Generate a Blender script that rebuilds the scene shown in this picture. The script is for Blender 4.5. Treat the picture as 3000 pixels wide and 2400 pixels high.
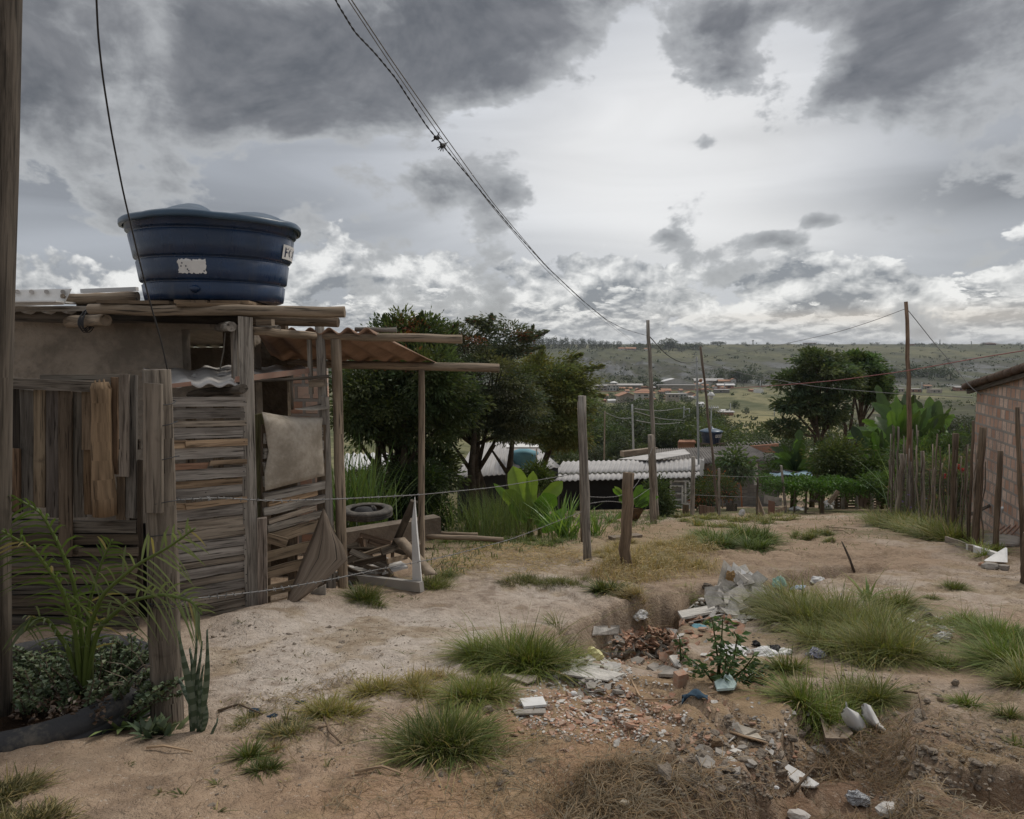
import bpy, math, random
import numpy as np
from mathutils import Vector, Matrix
R=math.radians
random.seed(7); RG=np.random.default_rng(11)
for o in list(bpy.data.objects): bpy.data.objects.remove(o)
SC=bpy.context.scene; COL=SC.collection
# ---------------- camera ----------------
F=2050.0; CH=1.65; PIT=math.atan(191/F)
cam=bpy.data.cameras.new('camera'); camo=bpy.data.objects.new('camera',cam); COL.objects.link(camo)
cam.sensor_width=36; cam.sensor_fit='HORIZONTAL'; cam.lens=36*F/3000; cam.clip_end=9000; cam.clip_start=.05
camo.location=(0,0,CH); camo.rotation_euler=(R(90)-PIT,0,0); SC.camera=camo
SC.render.resolution_x=1024; SC.render.resolution_y=819
SC.view_settings.view_transform='Standard'; SC.view_settings.look='None'; SC.view_settings.gamma=1
SC.view_settings.exposure=0.12
SC.cycles.max_bounces=5; SC.cycles.diffuse_bounces=3; SC.cycles.glossy_bounces=2; SC.cycles.transmission_bounces=3; SC.cycles.volume_bounces=0
# ---------------- node expression helper ----------------
class X:
    """wraps a socket so that + - * / build math nodes"""
    def __init__(s,nt,sock): s.nt=nt; s.s=sock
    def _m(s,op,*a,clamp=False):
        n=s.nt.nodes.new('ShaderNodeMath'); n.operation=op; n.use_clamp=clamp
        for i,v in enumerate((s,)+a):
            if isinstance(v,X): s.nt.links.new(v.s,n.inputs[i])
            else: n.inputs[i].default_value=v
        return X(s.nt,n.outputs[0])
    def __add__(s,o): return s._m('ADD',o)
    def __radd__(s,o): return s._m('ADD',o)
    def __sub__(s,o): return s._m('SUBTRACT',o)
    def __rsub__(s,o): return X.c(s.nt,o)._m('SUBTRACT',s)
    def __mul__(s,o): return s._m('MULTIPLY',o)
    def __rmul__(s,o): return s._m('MULTIPLY',o)
    def __truediv__(s,o): return s._m('DIVIDE',o)
    def __pow__(s,o): return s._m('POWER',o)
    def mx(s,o): return s._m('MAXIMUM',o)
    def mn(s,o): return s._m('MINIMUM',o)
    def abs(s): return s._m('ABSOLUTE')
    def clamp(s): return s._m('ADD',0.0,clamp=True)
    def exp(s): return s._m('EXPONENT')
    @staticmethod
    def c(nt,v):
        n=nt.nodes.new('ShaderNodeValue'); n.outputs[0].default_value=v; return X(nt,n.outputs[0])
    def ss(s,a,b,lo=0.0,hi=1.0):
        n=s.nt.nodes.new('ShaderNodeMapRange'); n.interpolation_type='SMOOTHSTEP'; n.clamp=True
        s.nt.links.new(s.s,n.inputs[0])
        for i,v in enumerate((a,b,lo,hi)): n.inputs[i+1].default_value=v
        return X(s.nt,n.outputs[0])
def comb(nt,x,y,z=0.0):
    n=nt.nodes.new('ShaderNodeCombineXYZ')
    for i,v in enumerate((x,y,z)):
        if isinstance(v,X): nt.links.new(v.s,n.inputs[i])
        else: n.inputs[i].default_value=v
    return X(nt,n.outputs[0])
def sep(nt,v):
    n=nt.nodes.new('ShaderNodeSeparateXYZ'); nt.links.new(v.s,n.inputs[0]); return [X(nt,o) for o in n.outputs]
ND=['3D']
def noise(nt,vec,scale=1.0,detail=4,rough=.5,dist=0.0,out=0):
    n=nt.nodes.new('ShaderNodeTexNoise'); n.noise_dimensions=ND[0]; n.inputs['Scale'].default_value=scale; n.inputs['Detail'].default_value=detail
    n.inputs['Roughness'].default_value=rough; n.inputs['Distortion'].default_value=dist
    if vec is not None: nt.links.new(vec.s,n.inputs['Vector'])
    return X(nt,n.outputs[out])
def vmul(nt,v,sc,off=(0,0,0)):
    n=nt.nodes.new('ShaderNodeMapping'); nt.links.new(v.s,n.inputs[0]); n.inputs['Scale'].default_value=sc; n.inputs['Location'].default_value=off
    return X(nt,n.outputs[0])
def mixc(nt,f,a,b,mode='MIX'):
    n=nt.nodes.new('ShaderNodeMix'); n.data_type='RGBA'; n.blend_type=mode; n.clamp_factor=True
    for i,v in ((0,f),(6,a),(7,b)):
        if isinstance(v,X): nt.links.new(v.s,n.inputs[i])
        elif i==0: n.inputs[0].default_value=v
        else: n.inputs[i].default_value=tuple(v)+(1,) if len(v)==3 else v
    return X(nt,n.outputs[2])
# ---------------- sun, sky and clouds ----------------
SUN_AZ=R(48); SUN_EL=R(50)
W=bpy.data.worlds.new('World'); SC.world=W; W.use_nodes=True; nt=W.node_tree; nt.nodes.clear()
W.cycles.sampling_method='MANUAL'; W.cycles.sample_map_resolution=256
def sky_world():
    tc=nt.nodes.new('ShaderNodeTexCoord'); d=X(nt,tc.outputs['Generated'])
    x,y,z=sep(nt,d)
    az=x._m('ARCTAN2',y); el=z._m('ARCSINE')
    def ae(px,py):
        a=math.atan((px-1500)/F); e=math.atan((1009-py)/F*math.cos(a)); return a,e
    def blob(px,py,sx,sy,w=1.0):
        a,e=ae(px,py); a2=(az-a)*(F/sx*1.0); e2=(el-e)*(F/sy)
        return (((a2*a2)+(e2*e2))*-1.0).exp()*w
    def blobs(L):
        t=None
        for b in L:
            q=blob(*b); t=q if t is None else t+q
        return t
    elc=el.mx(0.0)
    pA=comb(nt,az*2.2,el*3.6,0.3)
    n1=noise(nt,pA,1.6,7,.58,.35)
    n1b=noise(nt,vmul(nt,pA,(1,1,1),(.0,.045,0)),1.6,7,.58,.35)
    nb=noise(nt,pA,4.5,7,.62,.2)
    ns=noise(nt,comb(nt,az*1.5+3.0,el*9.0),1.5,4,.5,.6)
    # background veil: bright around the hidden sun
    bright=blobs([(2050,430,620,420,1.0),(1500,560,500,260,.35),(2250,720,420,90,.35)])
    veil=X.c(nt,.38)+bright*.37+(ns-.5)*.26
    veil=veil-blobs([(2700,590,520,60,.17),(2500,380,600,30,.08),(2900,430,260,160,.12),(2650,760,600,70,.08),(900,620,500,90,.06),(150,480,300,120,.06)])
    veil=veil+blobs([(1250,330,220,60,.12)])
    vc=mixc(nt,bright.clamp(),(.90,.95,1.04),(1.0,1.0,1.0))
    n=nt.nodes.new('ShaderNodeVectorMath'); n.operation='SCALE'; nt.links.new(vc.s,n.inputs[0]); nt.links.new(veil.mx(.1).s,n.inputs['Scale'])
    col=X(nt,n.outputs[0])
    # thin horizontal layers and cumulus low over the horizon
    pc=comb(nt,az*5.0,el*8.5,0.0)
    def vor(v,sc):
        n=nt.nodes.new('ShaderNodeTexVoronoi'); n.voronoi_dimensions='2D'; n.feature='SMOOTH_F1'; n.inputs['Scale'].default_value=sc; n.inputs['Detail'].default_value=3; n.inputs['Roughness'].default_value=.6; n.inputs['Smoothness'].default_value=.5
        try: n.normalize=True
        except Exception: pass
        nt.links.new(v.s,n.inputs['Vector']); return X(nt,n.outputs['Distance'])
    def cum(sc,seed,lo,hi,thr,wd,off,lit,shd,col,extra=None,yl=7.5):
        pp=vmul(nt,comb(nt,az*5.0+seed*7.0,el*yl),(1,1,1))
        po=vmul(nt,comb(nt,az*5.0+seed*7.0,el*yl),(1,1,1),off)
        wv=noise(nt,pp,sc*2.2,3,.5); pw=comb(nt,sep(nt,pp)[0]+(wv-.5)*.25,sep(nt,pp)[1]+(wv-.5)*.18); p2=comb(nt,sep(nt,pw)[0]+off[0]*.45,sep(nt,pw)[1]+off[1]*.45)
        a=noise(nt,pp,sc,8,.56,.25)+(.42-vor(pw,sc*3.4))*.34; b=noise(nt,po,sc,4,.5,.25)+(.42-vor(p2,sc*3.4))*.34; fine=noise(nt,pp,sc*3.5,6,.65,.3)
        m=a+(elc.ss(lo,hi,.12,-.3))+(elc.ss(hi,hi+.12,0.0,-.5))
        if extra is not None: m=m+extra
        dens=m.ss(thr,thr+wd)
        lgt=((a-b)*4.6+.45+(fine-.5)*1.1).clamp()
        c=mixc(nt,lgt,shd,lit)
        return mixc(nt,dens,col,c)
    ex=blobs([(1080,740,190,110,.15),(1650,800,120,60,.1),(90,760,190,110,.16),(300,800,90,60,.12),(920,660,150,110,.18),(1330,760,170,90,.18),(1950,800,130,60,.16),(2230,820,110,50,.14),(2650,860,200,40,.1),(2960,840,110,60,.16),(2980,650,80,70,.2)])
    col=cum(1.25,1.7,.03,.20,.53,.05,(-.03,.13,0),(.80,.80,.79),(.23,.245,.27),col,ex)
    col=cum(2.3,5.2,.0,.11,.47,.07,(-.02,.10,0),(.74,.74,.73),(.27,.285,.31),col,None,14)
    hz=el.ss(-.01,.045,1,0)
    col=mixc(nt,hz*.5,col,(.44,.47,.50))
    warm=blobs([(2780,925,420,25,.6),(2350,930,300,14,.3)])
    col=mixc(nt,warm*.55,col,(.66,.58,.49))
    # dark stratocumulus overhead
    D=blobs([(900,110,750,170,.16),(100,220,300,230,.60),(520,120,70,160,-.25),(620,60,200,90,.25),(760,220,200,170,.42),(1020,250,300,150,.62),(900,380,130,60,.2),(1550,70,420,110,.62),(1250,180,200,70,.25),(560,330,120,50,.2),
             (2030,190,110,110,.50),(2110,270,60,50,.25),(2180,90,170,55,.45),(2340,60,90,45,.2),(2290,230,55,110,-.3),(2420,130,60,60,-.1),(2580,160,140,130,.60),(2480,270,130,45,.35),(2640,30,160,60,.3),(2950,80,200,140,.42),
             (1480,555,95,62,.56),(1235,545,120,35,.38),(1300,600,60,25,.3),(1500,270,90,60,.3),(1965,700,50,22,.4),(2215,700,70,24,.36),(2310,720,60,24,.3),(2390,655,60,16,.3),(2035,440,40,22,.26)])
    wq=noise(nt,pA,6.0,3,.5); pv=comb(nt,az*2.2+(wq-.5)*.10,el*3.6+(wq-.5)*.08)
    va=vor(pv,5.5)
    m=D*1.35+(n1-.5)*1.9+(nb-.5)*1.0+(.42-va)*.75
    dens=m.ss(.20,.42)
    core=m.ss(.28,1.0)
    gc=mixc(nt,core,(.42,.43,.44),(.115,.12,.13))
    lit=((n1-n1b)*5.0+(nb-.5)*1.0+(.42-va)*1.2+.25).clamp()
    gc=mixc(nt,lit*.3,gc,(.40,.40,.41))
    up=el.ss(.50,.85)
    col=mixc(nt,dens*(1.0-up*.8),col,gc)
    # unseen cloud deck above and behind the viewer, brightness set as fill light
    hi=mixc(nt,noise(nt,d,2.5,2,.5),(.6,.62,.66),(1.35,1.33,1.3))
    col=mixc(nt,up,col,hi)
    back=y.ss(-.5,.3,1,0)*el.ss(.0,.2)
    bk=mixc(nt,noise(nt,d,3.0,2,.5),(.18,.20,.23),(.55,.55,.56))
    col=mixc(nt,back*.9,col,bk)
    return col,dens
ND[0]='2D'
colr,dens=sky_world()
ND[0]='3D'
sk=nt.nodes.new('ShaderNodeTexSky'); sk.sky_type='NISHITA'; sk.sun_disc=False; sk.sun_elevation=SUN_EL; sk.sun_rotation=SUN_AZ
bgs=.1
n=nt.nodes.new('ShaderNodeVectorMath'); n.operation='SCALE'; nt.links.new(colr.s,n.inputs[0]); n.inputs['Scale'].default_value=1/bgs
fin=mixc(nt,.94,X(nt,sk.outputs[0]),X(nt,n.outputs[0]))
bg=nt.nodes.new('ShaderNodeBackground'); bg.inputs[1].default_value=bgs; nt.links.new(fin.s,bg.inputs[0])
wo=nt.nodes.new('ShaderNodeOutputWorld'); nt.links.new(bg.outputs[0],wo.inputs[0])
sl=bpy.data.lights.new('sun','SUN'); sl.energy=1.5; sl.angle=R(12); sl.color=(1,.93,.83)
so=bpy.data.objects.new('sun',sl); COL.objects.link(so)
sd=Vector((math.sin(SUN_AZ)*math.cos(SUN_EL),math.cos(SUN_AZ)*math.cos(SUN_EL),math.sin(SUN_EL)))
so.rotation_euler=sd.to_track_quat('Z','Y').to_euler(); so.location=(0,0,60)
# ---------------- numeric noise ----------------
def _h(ix,iy,s):
    h=(ix*374761393+iy*668265263+s*1442695041)&0xffffffff
    h=((h^(h>>13))*1274126177)&0xffffffff
    return ((h^(h>>16))&0xffff)/65535.0
def vn(x,y,s=0):
    x=np.asarray(x,float); y=np.asarray(y,float)
    ix=np.floor(x).astype(np.int64); iy=np.floor(y).astype(np.int64); fx=x-ix; fy=y-iy
    fx=fx*fx*fx*(fx*(fx*6-15)+10); fy=fy*fy*fy*(fy*(fy*6-15)+10)
    a=_h(ix,iy,s); b=_h(ix+1,iy,s); c=_h(ix,iy+1,s); d=_h(ix+1,iy+1,s)
    return (a*(1-fx)+b*fx)*(1-fy)+(c*(1-fx)+d*fx)*fy
def fb(x,y,o=4,s=0,g=.5):
    t=0;a=1;n=0
    for i in range(o):
        t=t+a*vn(x*(2**i)+i*17.3,y*(2**i)+i*9.1,s+i); n+=a; a*=g
    return t/n-.5
def sst(x,a,b):
    t=np.clip((x-a)/(b-a),0,1); return t*t*(3-2*t)
# ---------------- terrain ----------------
PY=[-40,-6,0,2.3,2.8,5,7.5,10,13,20,28,34,45,60,100,150,220,300,420,500,620,900,1200,1500,2200,4500]
PZ=[.6,.3,.22,.085,0,-.374,-.80,-1.224,-1.78,-3.2,-4.95,-6.3,-8.2,-9.7,-13.4,-17.2,-22.5,-26,-28.5,-28,-24.5,-12,-.5,1.5,1,-20]
def base(Y):
    Y=np.asarray(Y,float); t=0
    L=np.sign(Y)*np.log1p(np.abs(Y))
    for k,w in ((-.06,.25),(0,.5),(.06,.25)):
        l=L+k; t=t+w*np.interp(np.sign(l)*np.expm1(np.abs(l)),PY,PZ)
    return t
cp,sp=math.cos(PIT),math.sin(PIT)
def ray(x,y):
    a=(x-1500)/F; b=(1200-y)/F
    return Vector((a,cp+b*sp,-sp+b*cp))
def P(x,y,Y):
    d=ray(x,y); s=Y/d.y; return Vector((d.x*s,Y,CH+d.z*s))
_YS=np.geomspace(1.2,4000,420)
def hit(x,y,fn):
    d=ray(x,y); ys=_YS
    for it in range(3):
        xs=d.x/d.y*ys; g=CH+d.z/d.y*ys-fn(xs,ys); k=int(np.argmax(g<0))
        if k==0: k=len(ys)-1
        lo,hi=ys[k-1],ys[k]
        if it<2: ys=np.linspace(lo,hi,24)
    f=g[k-1]/(g[k-1]-g[k]) if g[k]<0 else 1; Yh=lo+(hi-lo)*f
    return Vector((d.x/d.y*Yh,Yh,CH+d.z/d.y*Yh))
def B(x,y): return hit(x,y,lambda X_,Y_: base(Y_))
def seg_d(Xq,Yq,pts,vals):
    """distance to polyline and value interpolated along it"""
    bd=np.full(np.shape(Xq),1e9); bv=np.zeros(np.shape(Xq)); bw=np.zeros(np.shape(Xq))
    for (a,b,va,vb) in zip(pts[:-1],pts[1:],vals[:-1],vals[1:]):
        ax,ay=a[0],a[1]; dx,dy=b[0]-ax,b[1]-ay; L=dx*dx+dy*dy
        t=np.clip(((Xq-ax)*dx+(Yq-ay)*dy)/L,0,1)
        d=np.hypot(Xq-ax-t*dx,Yq-ay-t*dy); m=d<bd
        bd=np.where(m,d,bd); bv=np.where(m,va[0]+(vb[0]-va[0])*t,bv); bw=np.where(m,va[1]+(vb[1]-va[1])*t,bw)
    return bd,bv,bw
g1=[(B(*q)) for q in ((2660,1668),(2480,1675),(2300,1692),(2130,1728),(1990,1758),(1880,1782),(1800,1825),(1740,1900),(1640,2010),(1520,2140))]
v1=[(.05,.1),(.2,.16),(.22,.2),(.46,.28),(.54,.3),(.44,.28),(.26,.33),(.1,.45),(.05,.55),(0,.6)]
g2=[(B(*q)) for q in ((2640,1960),(2560,2010),(2500,2100),(2470,2200),(2400,2330),(2300,2480))]
v2=[(0,.10),(.08,.12),(.14,.13),(.19,.15),(.22,.17),(.22,.2)]
g3=[(B(*q)) for q in ((2740,2260),(2860,2300),(3050,2320),(3300,2340))]
v3=[(.05,.06),(.24,.13),(.28,.16),(.28,.16)]
mnd=[B(740,1835),B(860,1790),B(960,1765)]
def H(X_,Y_):
    X_=np.asarray(X_,float); Y_=np.asarray(Y_,float)
    z=base(Y_)
    near=1-sst(Y_,30,60)
    nz=fb(X_*.55,Y_*.55,4,1)*.16+fb(X_*3,Y_*3,4,5)*.075+fb(X_*14,Y_*14,3,9)*.022
    z=z+nz*near*(1-.4*sst(Y_,8,30))
    jit=fb(X_*2.2,Y_*2.2,4,21)*.35+fb(X_*9,Y_*9,3,25)*.10
    for g,v,e in ((g1,v1,.13),(g2,v2,.13),(g3,v3,.07)):
        m=(Y_<14)&(np.abs(X_)<12)
        if np.any(m):
            d,dep,w=seg_d(X_,Y_,g,v)
            z=z-np.where(m,dep*(1-sst(d+jit*.5,w,w+e)),0)
    rut=np.abs(fb(X_*2.6+Y_*.9,Y_*.7-X_*.3,3,28))*sst(X_/np.maximum(Y_,1),-.02,.2)*near*(1-sst(Y_,9,14)); z=z-.05*(1-sst(rut,0,.06))*sst(X_/np.maximum(Y_,1),-.02,.15)*(Y_<12)
    # low mound by the door, earth step on the right
    d,_,_=seg_d(X_,Y_,mnd,[(0,0)]*3); z=z+.10*np.exp(-(d/.35)**2)
    bx=sst(X_-(.9+.42*Y_),0,.5)*sst(-Y_,-5.4,-4.2)*near; z=z+bx*.05
    # yard to the left and behind falls away a little
    z=z-.25*sst(-X_,-1.2,1.5)*sst(Y_,9,14)*near
    far=sst(Y_,40,90)
    z=z+far*(fb(X_*.02,Y_*.02,5,31)*3.0*sst(Y_,60,300)+fb(X_*.08,Y_*.08,3,37)*.8)
    hill=sst(Y_,430,620)*(1-sst(Y_,1100,1400))
    z=z+hill*(fb(X_*.008,Y_*.008,5,41)*10+np.abs(fb(X_*.03,Y_*.012,5,47,.6))*9-1.5)
    rock=sst(Y_,520,600)*(1-sst(Y_,760,860))*sst(fb(X_*.004+2,Y_*.006,3,55),-.12,.12)*sst(250-np.abs(X_-10),0,120)
    z=z+rock*(np.abs(fb(X_*.05,Y_*.03,5,60,.65))*22)
    return z
def G(x,y): return hit(x,y,H)
def HZ(x,y): return float(H(np.array([x]),np.array([y]))[0])
# ---------------- materials ----------------
MATS={}
def newmat(name):
    m=bpy.data.materials.new(name); m.use_nodes=True; t=m.node_tree; t.nodes.clear()
    o=t.nodes.new('ShaderNodeOutputMaterial'); MATS[name]=m; return m,t,o
def attr(t,name):
    n=t.nodes.new('ShaderNodeAttribute'); n.attribute_name=name; return X(t,n.outputs['Color'])
def geo(t,w='Position'):
    n=t.nodes.new('ShaderNodeNewGeometry'); return X(t,n.outputs[w])
def uvn(t):
    n=t.nodes.new('ShaderNodeUVMap'); n.uv_map='UVMap'; return X(t,n.outputs[0])
def bump(t,h,st=.5,dist=.01):
    n=t.nodes.new('ShaderNodeBump'); t.links.new(h.s,n.inputs['Height']); n.inputs['Strength'].default_value=st; n.inputs['Distance'].default_value=dist
    return X(t,n.outputs[0])
def pbsdf(t,o,col,rough=.85,spec=.3,nrm=None,metal=0.0):
    b=t.nodes.new('ShaderNodeBsdfPrincipled')
    if isinstance(col,X): t.links.new(col.s,b.inputs['Base Color'])
    else: b.inputs['Base Color'].default_value=tuple(col)+(1,)
    if isinstance(rough,X): t.links.new(rough.s,b.inputs['Roughness'])
    else: b.inputs['Roughness'].default_value=rough
    b.inputs['Specular IOR Level'].default_value=spec; b.inputs['Metallic'].default_value=metal
    if nrm is not None: t.links.new(nrm.s,b.inputs['Normal'])
    t.links.new(b.outputs[0],o.inputs[0]); return b
def mat_wood(name,c1,c2,dark=(.03,.025,.02),sc=1.0,rough=.9):
    m,t,o=newmat(name); uv=uvn(t)
    a=noise(t,vmul(t,uv,(28*sc,1.6*sc,1)),1,6,.65,.6); b=noise(t,vmul(t,uv,(90*sc,3*sc,1)),1,3,.6,.3); k=noise(t,vmul(t,uv,(6*sc,3*sc,1)),1,4,.6,1.0)
    c=mixc(t,a.ss(.32,.68),c1,c2); c=mixc(t,(b.ss(.56,.66))*.9,c,dark); c=mixc(t,k.ss(.60,.75)*.5,c,dark)
    wash=noise(t,vmul(t,uv,(5,1.1,1),(3,7,0)),1,3,.5); c=mixc(t,wash.ss(.5,.7)*.25,c,tuple(min(1,x*1.5+.03) for x in c2))
    c=mixc(t,1.0,c,attr(t,'tint'),'MULTIPLY')
    pbsdf(t,o,c,rough,.2,bump(t,a+b*.8,.55,.008)); return m
def mat_plain(name,c,rough=.8,amt=.3,sc=6,bmp=.2,spec=.3,c2=None,dist=.01,metal=0.0,lo=.35,hi=.65):
    m,t,o=newmat(name); p=geo(t)
    n1=noise(t,p,sc,6,.6,.3); n2=noise(t,p,sc*7,4,.6)
    c2=c2 or tuple(x*(1-amt) for x in c)
    q=mixc(t,(n1*.75+n2*.25).ss(lo,hi),c2,c); q=mixc(t,1.0,q,attr(t,'tint'),'MULTIPLY')
    pbsdf(t,o,q,rough,spec,bump(t,n1*.4+n2,bmp,dist) if bmp else None,metal); return m
def mat_leaf(name,tr=.35,rough=.55,spec=.35):
    m,t,o=newmat(name); c=attr(t,'tint')
    b=t.nodes.new('ShaderNodeBsdfPrincipled'); t.links.new(c.s,b.inputs['Base Color']); b.inputs['Roughness'].default_value=rough; b.inputs['Specular IOR Level'].default_value=spec
    tl=t.nodes.new('ShaderNodeBsdfTranslucent'); c2=mixc(t,1.0,c,(1.2,1.25,.6),'MULTIPLY'); t.links.new(c2.s,tl.inputs[0])
    mx=t.nodes.new('ShaderNodeMixShader'); mx.inputs[0].default_value=tr
    t.links.new(b.outputs[0],mx.inputs[1]); t.links.new(tl.outputs[0],mx.inputs[2]); t.links.new(mx.outputs[0],o.inputs[0]); return m
def mat_brick(name,c1,c2,mortar,bw=.19,bh=.19,ms=.012,groove=True,sq=1.0):
    m,t,o=newmat(name); uv=uvn(t)
    n=t.nodes.new('ShaderNodeTexBrick'); t.links.new(uv.s,n.inputs[0]); n.offset=.5
    n.inputs['Scale'].default_value=1; n.inputs['Brick Width'].default_value=bw; n.inputs['Row Height'].default_value=bh
    n.inputs['Mortar Size'].default_value=ms; n.inputs['Mortar Smooth'].default_value=.2; n.inputs['Bias'].default_value=0
    n.inputs[1].default_value=tuple(c1)+(1,); n.inputs[2].default_value=tuple(c2)+(1,); n.inputs[3].default_value=tuple(mortar)+(1,)
    c=X(t,n.outputs[0]); nn=noise(t,uv,9,6,.65,.4); fine=noise(t,vmul(t,uv,(3,60,1)),1,3,.5)
    c=mixc(t,nn.ss(.5,.7)*.6,c,mortar); c=mixc(t,noise(t,uv,1.3,4,.6).ss(.45,.7)*.35,c,tuple(x*.6 for x in c1))
    if groove: c=mixc(t,fine.ss(.5,.62)*.25,c,tuple(x*.55 for x in c2))
    c=mixc(t,1.0,c,attr(t,'tint'),'MULTIPLY')
    h=X(t,n.outputs[1])*-1.0+nn*.4+fine*.3
    pbsdf(t,o,c,.92,.15,bump(t,h,1.0,.02)); return m
M={}
M['wood']=mat_wood('weathered_grey_wood',(.14,.122,.104),(.38,.345,.30))
M['woodb']=mat_wood('brown_wood',(.14,.11,.082),(.33,.27,.205))
M['woodd']=mat_wood('dark_old_wood',(.05,.042,.034),(.15,.125,.10))
M['log']=mat_wood('peeled_log_wood',(.15,.115,.08),(.34,.27,.20),sc=.7)
M['ply']=mat_plain('old_plywood',(.44,.41,.37),.9,.35,5,.3,.1,c2=(.27,.245,.21))
M['plyd']=mat_wood('brown_hardboard',(.13,.10,.075),(.24,.19,.145),sc=.3)
M['mud']=mat_plain('mud_plaster',(.34,.29,.235),.95,.45,2.2,.9,.1,dist=.03)
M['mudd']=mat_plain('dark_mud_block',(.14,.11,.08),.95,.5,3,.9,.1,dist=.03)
M['cem']=mat_plain('rough_cement',(.34,.31,.275),.95,.35,3,.8,.1,dist=.02)
M['fib']=mat_plain('fibre_cement_sheet',(.50,.48,.46),.85,.25,1.6,.2,.2)
M['fibw']=mat_plain('pale_fibre_cement',(.66,.655,.65),.8,.16,.9,.15,.25)
M['fibd']=mat_plain('dark_fibre_cement',(.21,.195,.18),.9,.4,1.5,.2,.1)
M['rust']=mat_plain('clay_red_sheet',(.34,.19,.14),.9,.35,3,.3,.1,c2=(.34,.25,.20))
M['undr']=mat_plain('reddish_sheet_underside',(.37,.245,.18),.9,.4,3,.3,.1,c2=(.25,.165,.12))
M['blackp']=mat_plain('black_plastic_sheet',(.012,.012,.014),.55,.3,4,.3,.3)
M['white']=mat_plain('white_painted_board',(.74,.73,.71),.6,.14,5,.1,.3)
M['gyp']=mat_plain('broken_plasterboard',(.60,.57,.525),.9,.45,9,.3,.15)
M['roofw']=mat_plain('pale_corrugated_roof',(.46,.445,.435),.85,.2,.8,.1,.15)
M['plast']=mat_plain('thin_plastic_bag',(.75,.74,.72),.35,.2,14,.5,.5)
M['metal']=mat_plain('galvanised_metal',(.42,.43,.44),.45,.3,8,.1,.5,metal=.6)
M['wire']=mat_plain('wire',(.20,.195,.19),.6,.3,20,0,.4)
M['cable']=mat_plain('black_cable',(.025,.025,.027),.5,.2,20,0,.4)
M['redcable']=mat_plain('red_and_white_cable',(.35,.13,.12),.5,.3,5,0,.3)
M['rubber']=mat_plain('dusty_rubber',(.035,.035,.037),.8,.3,7,.4,.25,c2=(.12,.105,.085),lo=.3,hi=.5)
M['truck']=mat_plain('dusty_truck_tyre',(.17,.155,.135),.9,.4,7,.4,.1,c2=(.08,.075,.07))
M['tank']=mat_plain('blue_polyethylene',(.008,.028,.075),.30,.25,1.8,.06,.5,c2=(.010,.024,.055))
M['tanklid']=mat_plain('blue_lid',(.035,.075,.125),.35,.25,3,.05,.5)
def _tank():
    m,t,o=newmat('dusty_blue_polyethylene'); p=geo(t); a=noise(t,vmul(t,p,(9,9,.9)),1,5,.65,.5); b=noise(t,p,3,5,.6); f=noise(t,p,60,3,.6)
    c=mixc(t,b.ss(.35,.65),(.009,.024,.058),(.010,.032,.085)); c=mixc(t,a.ss(.56,.74)*.35,c,(.10,.105,.11)); c=mixc(t,f.ss(.62,.72)*.25,c,(.12,.12,.12))
    c=mixc(t,1.0,c,attr(t,'tint'),'MULTIPLY'); pbsdf(t,o,c,a.ss(.4,.7,.26,.5),.5,bump(t,b+f*.2,.06,.01)); return m
M['tank']=_tank()
M['teal']=mat_plain('pale_teal_paint',(.15,.32,.38),.7,.25,3,.1,.2)
M['concrete']=mat_plain('pale_concrete_pole',(.42,.43,.42),.85,.2,6,.2,.2)
M['soil']=mat_plain('dark_soil',(.05,.032,.022),1,.4,20,1,.05,dist=.03)
M['clay']=mat_plain('hollow_clay_fragment',(.41,.215,.14),.95,.4,25,.5,.1,c2=(.40,.31,.24))
M['stone']=mat_plain('dusty_stone',(.30,.25,.20),.95,.4,12,.8,.1,dist=.02)
M['cloth']=mat_plain('faded_cloth',(.06,.10,.14),.9,.3,8,.4,.1)
M['bark']=mat_plain('tree_bark',(.11,.085,.062),.95,.5,9,.9,.1,dist=.03)
M['leaf']=mat_leaf('leaf'); M['grass']=mat_leaf('grass_blade',.3,.6,.25)
M['banana']=mat_leaf('banana_leaf',.4,.4,.45)
M['succ']=mat_leaf('succulent_leaf',.1,.45,.4)
M['brickp']=mat_brick('pink_hollow_brick',(.46,.26,.18),(.72,.54,.44),(.34,.315,.285),ms=.022)
M['brickr']=mat_brick('red_hollow_brick',(.42,.19,.12),(.50,.27,.18),(.30,.26,.22))
M['block']=mat_brick('grey_concrete_block',(.20,.19,.175),(.26,.245,.225),(.17,.16,.15),.39,.19,.012,False)
M['tile']=mat_plain('clay_roof_tile',(.42,.25,.17),.9,.35,1.5,.2,.1,c2=(.33,.19,.13))
M['tiled']=mat_plain('old_dark_roof_tile',(.17,.125,.10),.95,.45,4,.5,.1)
M['wallw']=mat_plain('pale_render',(.52,.50,.47),.9,.2,.5,0,.1)
M['wallt']=mat_plain('tan_render',(.40,.35,.30),.9,.25,.5,0,.1)
M['wallo']=mat_plain('bare_orange_brick',(.38,.21,.15),.9,.3,.6,0,.1)
M['glass']=mat_plain('dark_window',(.03,.035,.04),.2,.2,3,0,.5)
M['yard']=mat_plain('opaque_dark_opening',(.015,.013,.012),1,.3,3,0,.0)
M['ink']=mat_plain('navy_lettering',(.008,.02,.06),.6,.1,3,0,.2)
M['red']=mat_plain('red_petal',(.45,.012,.015),.7,.3,30,0,.2)
M['purple']=mat_plain('violet_petal',(.30,.20,.55),.7,.3,30,0,.2)
M['film']=mat_plain('crinkled_foil',(.55,.56,.58),.25,.3,16,.9,.6,metal=.5,dist=.02)
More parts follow.
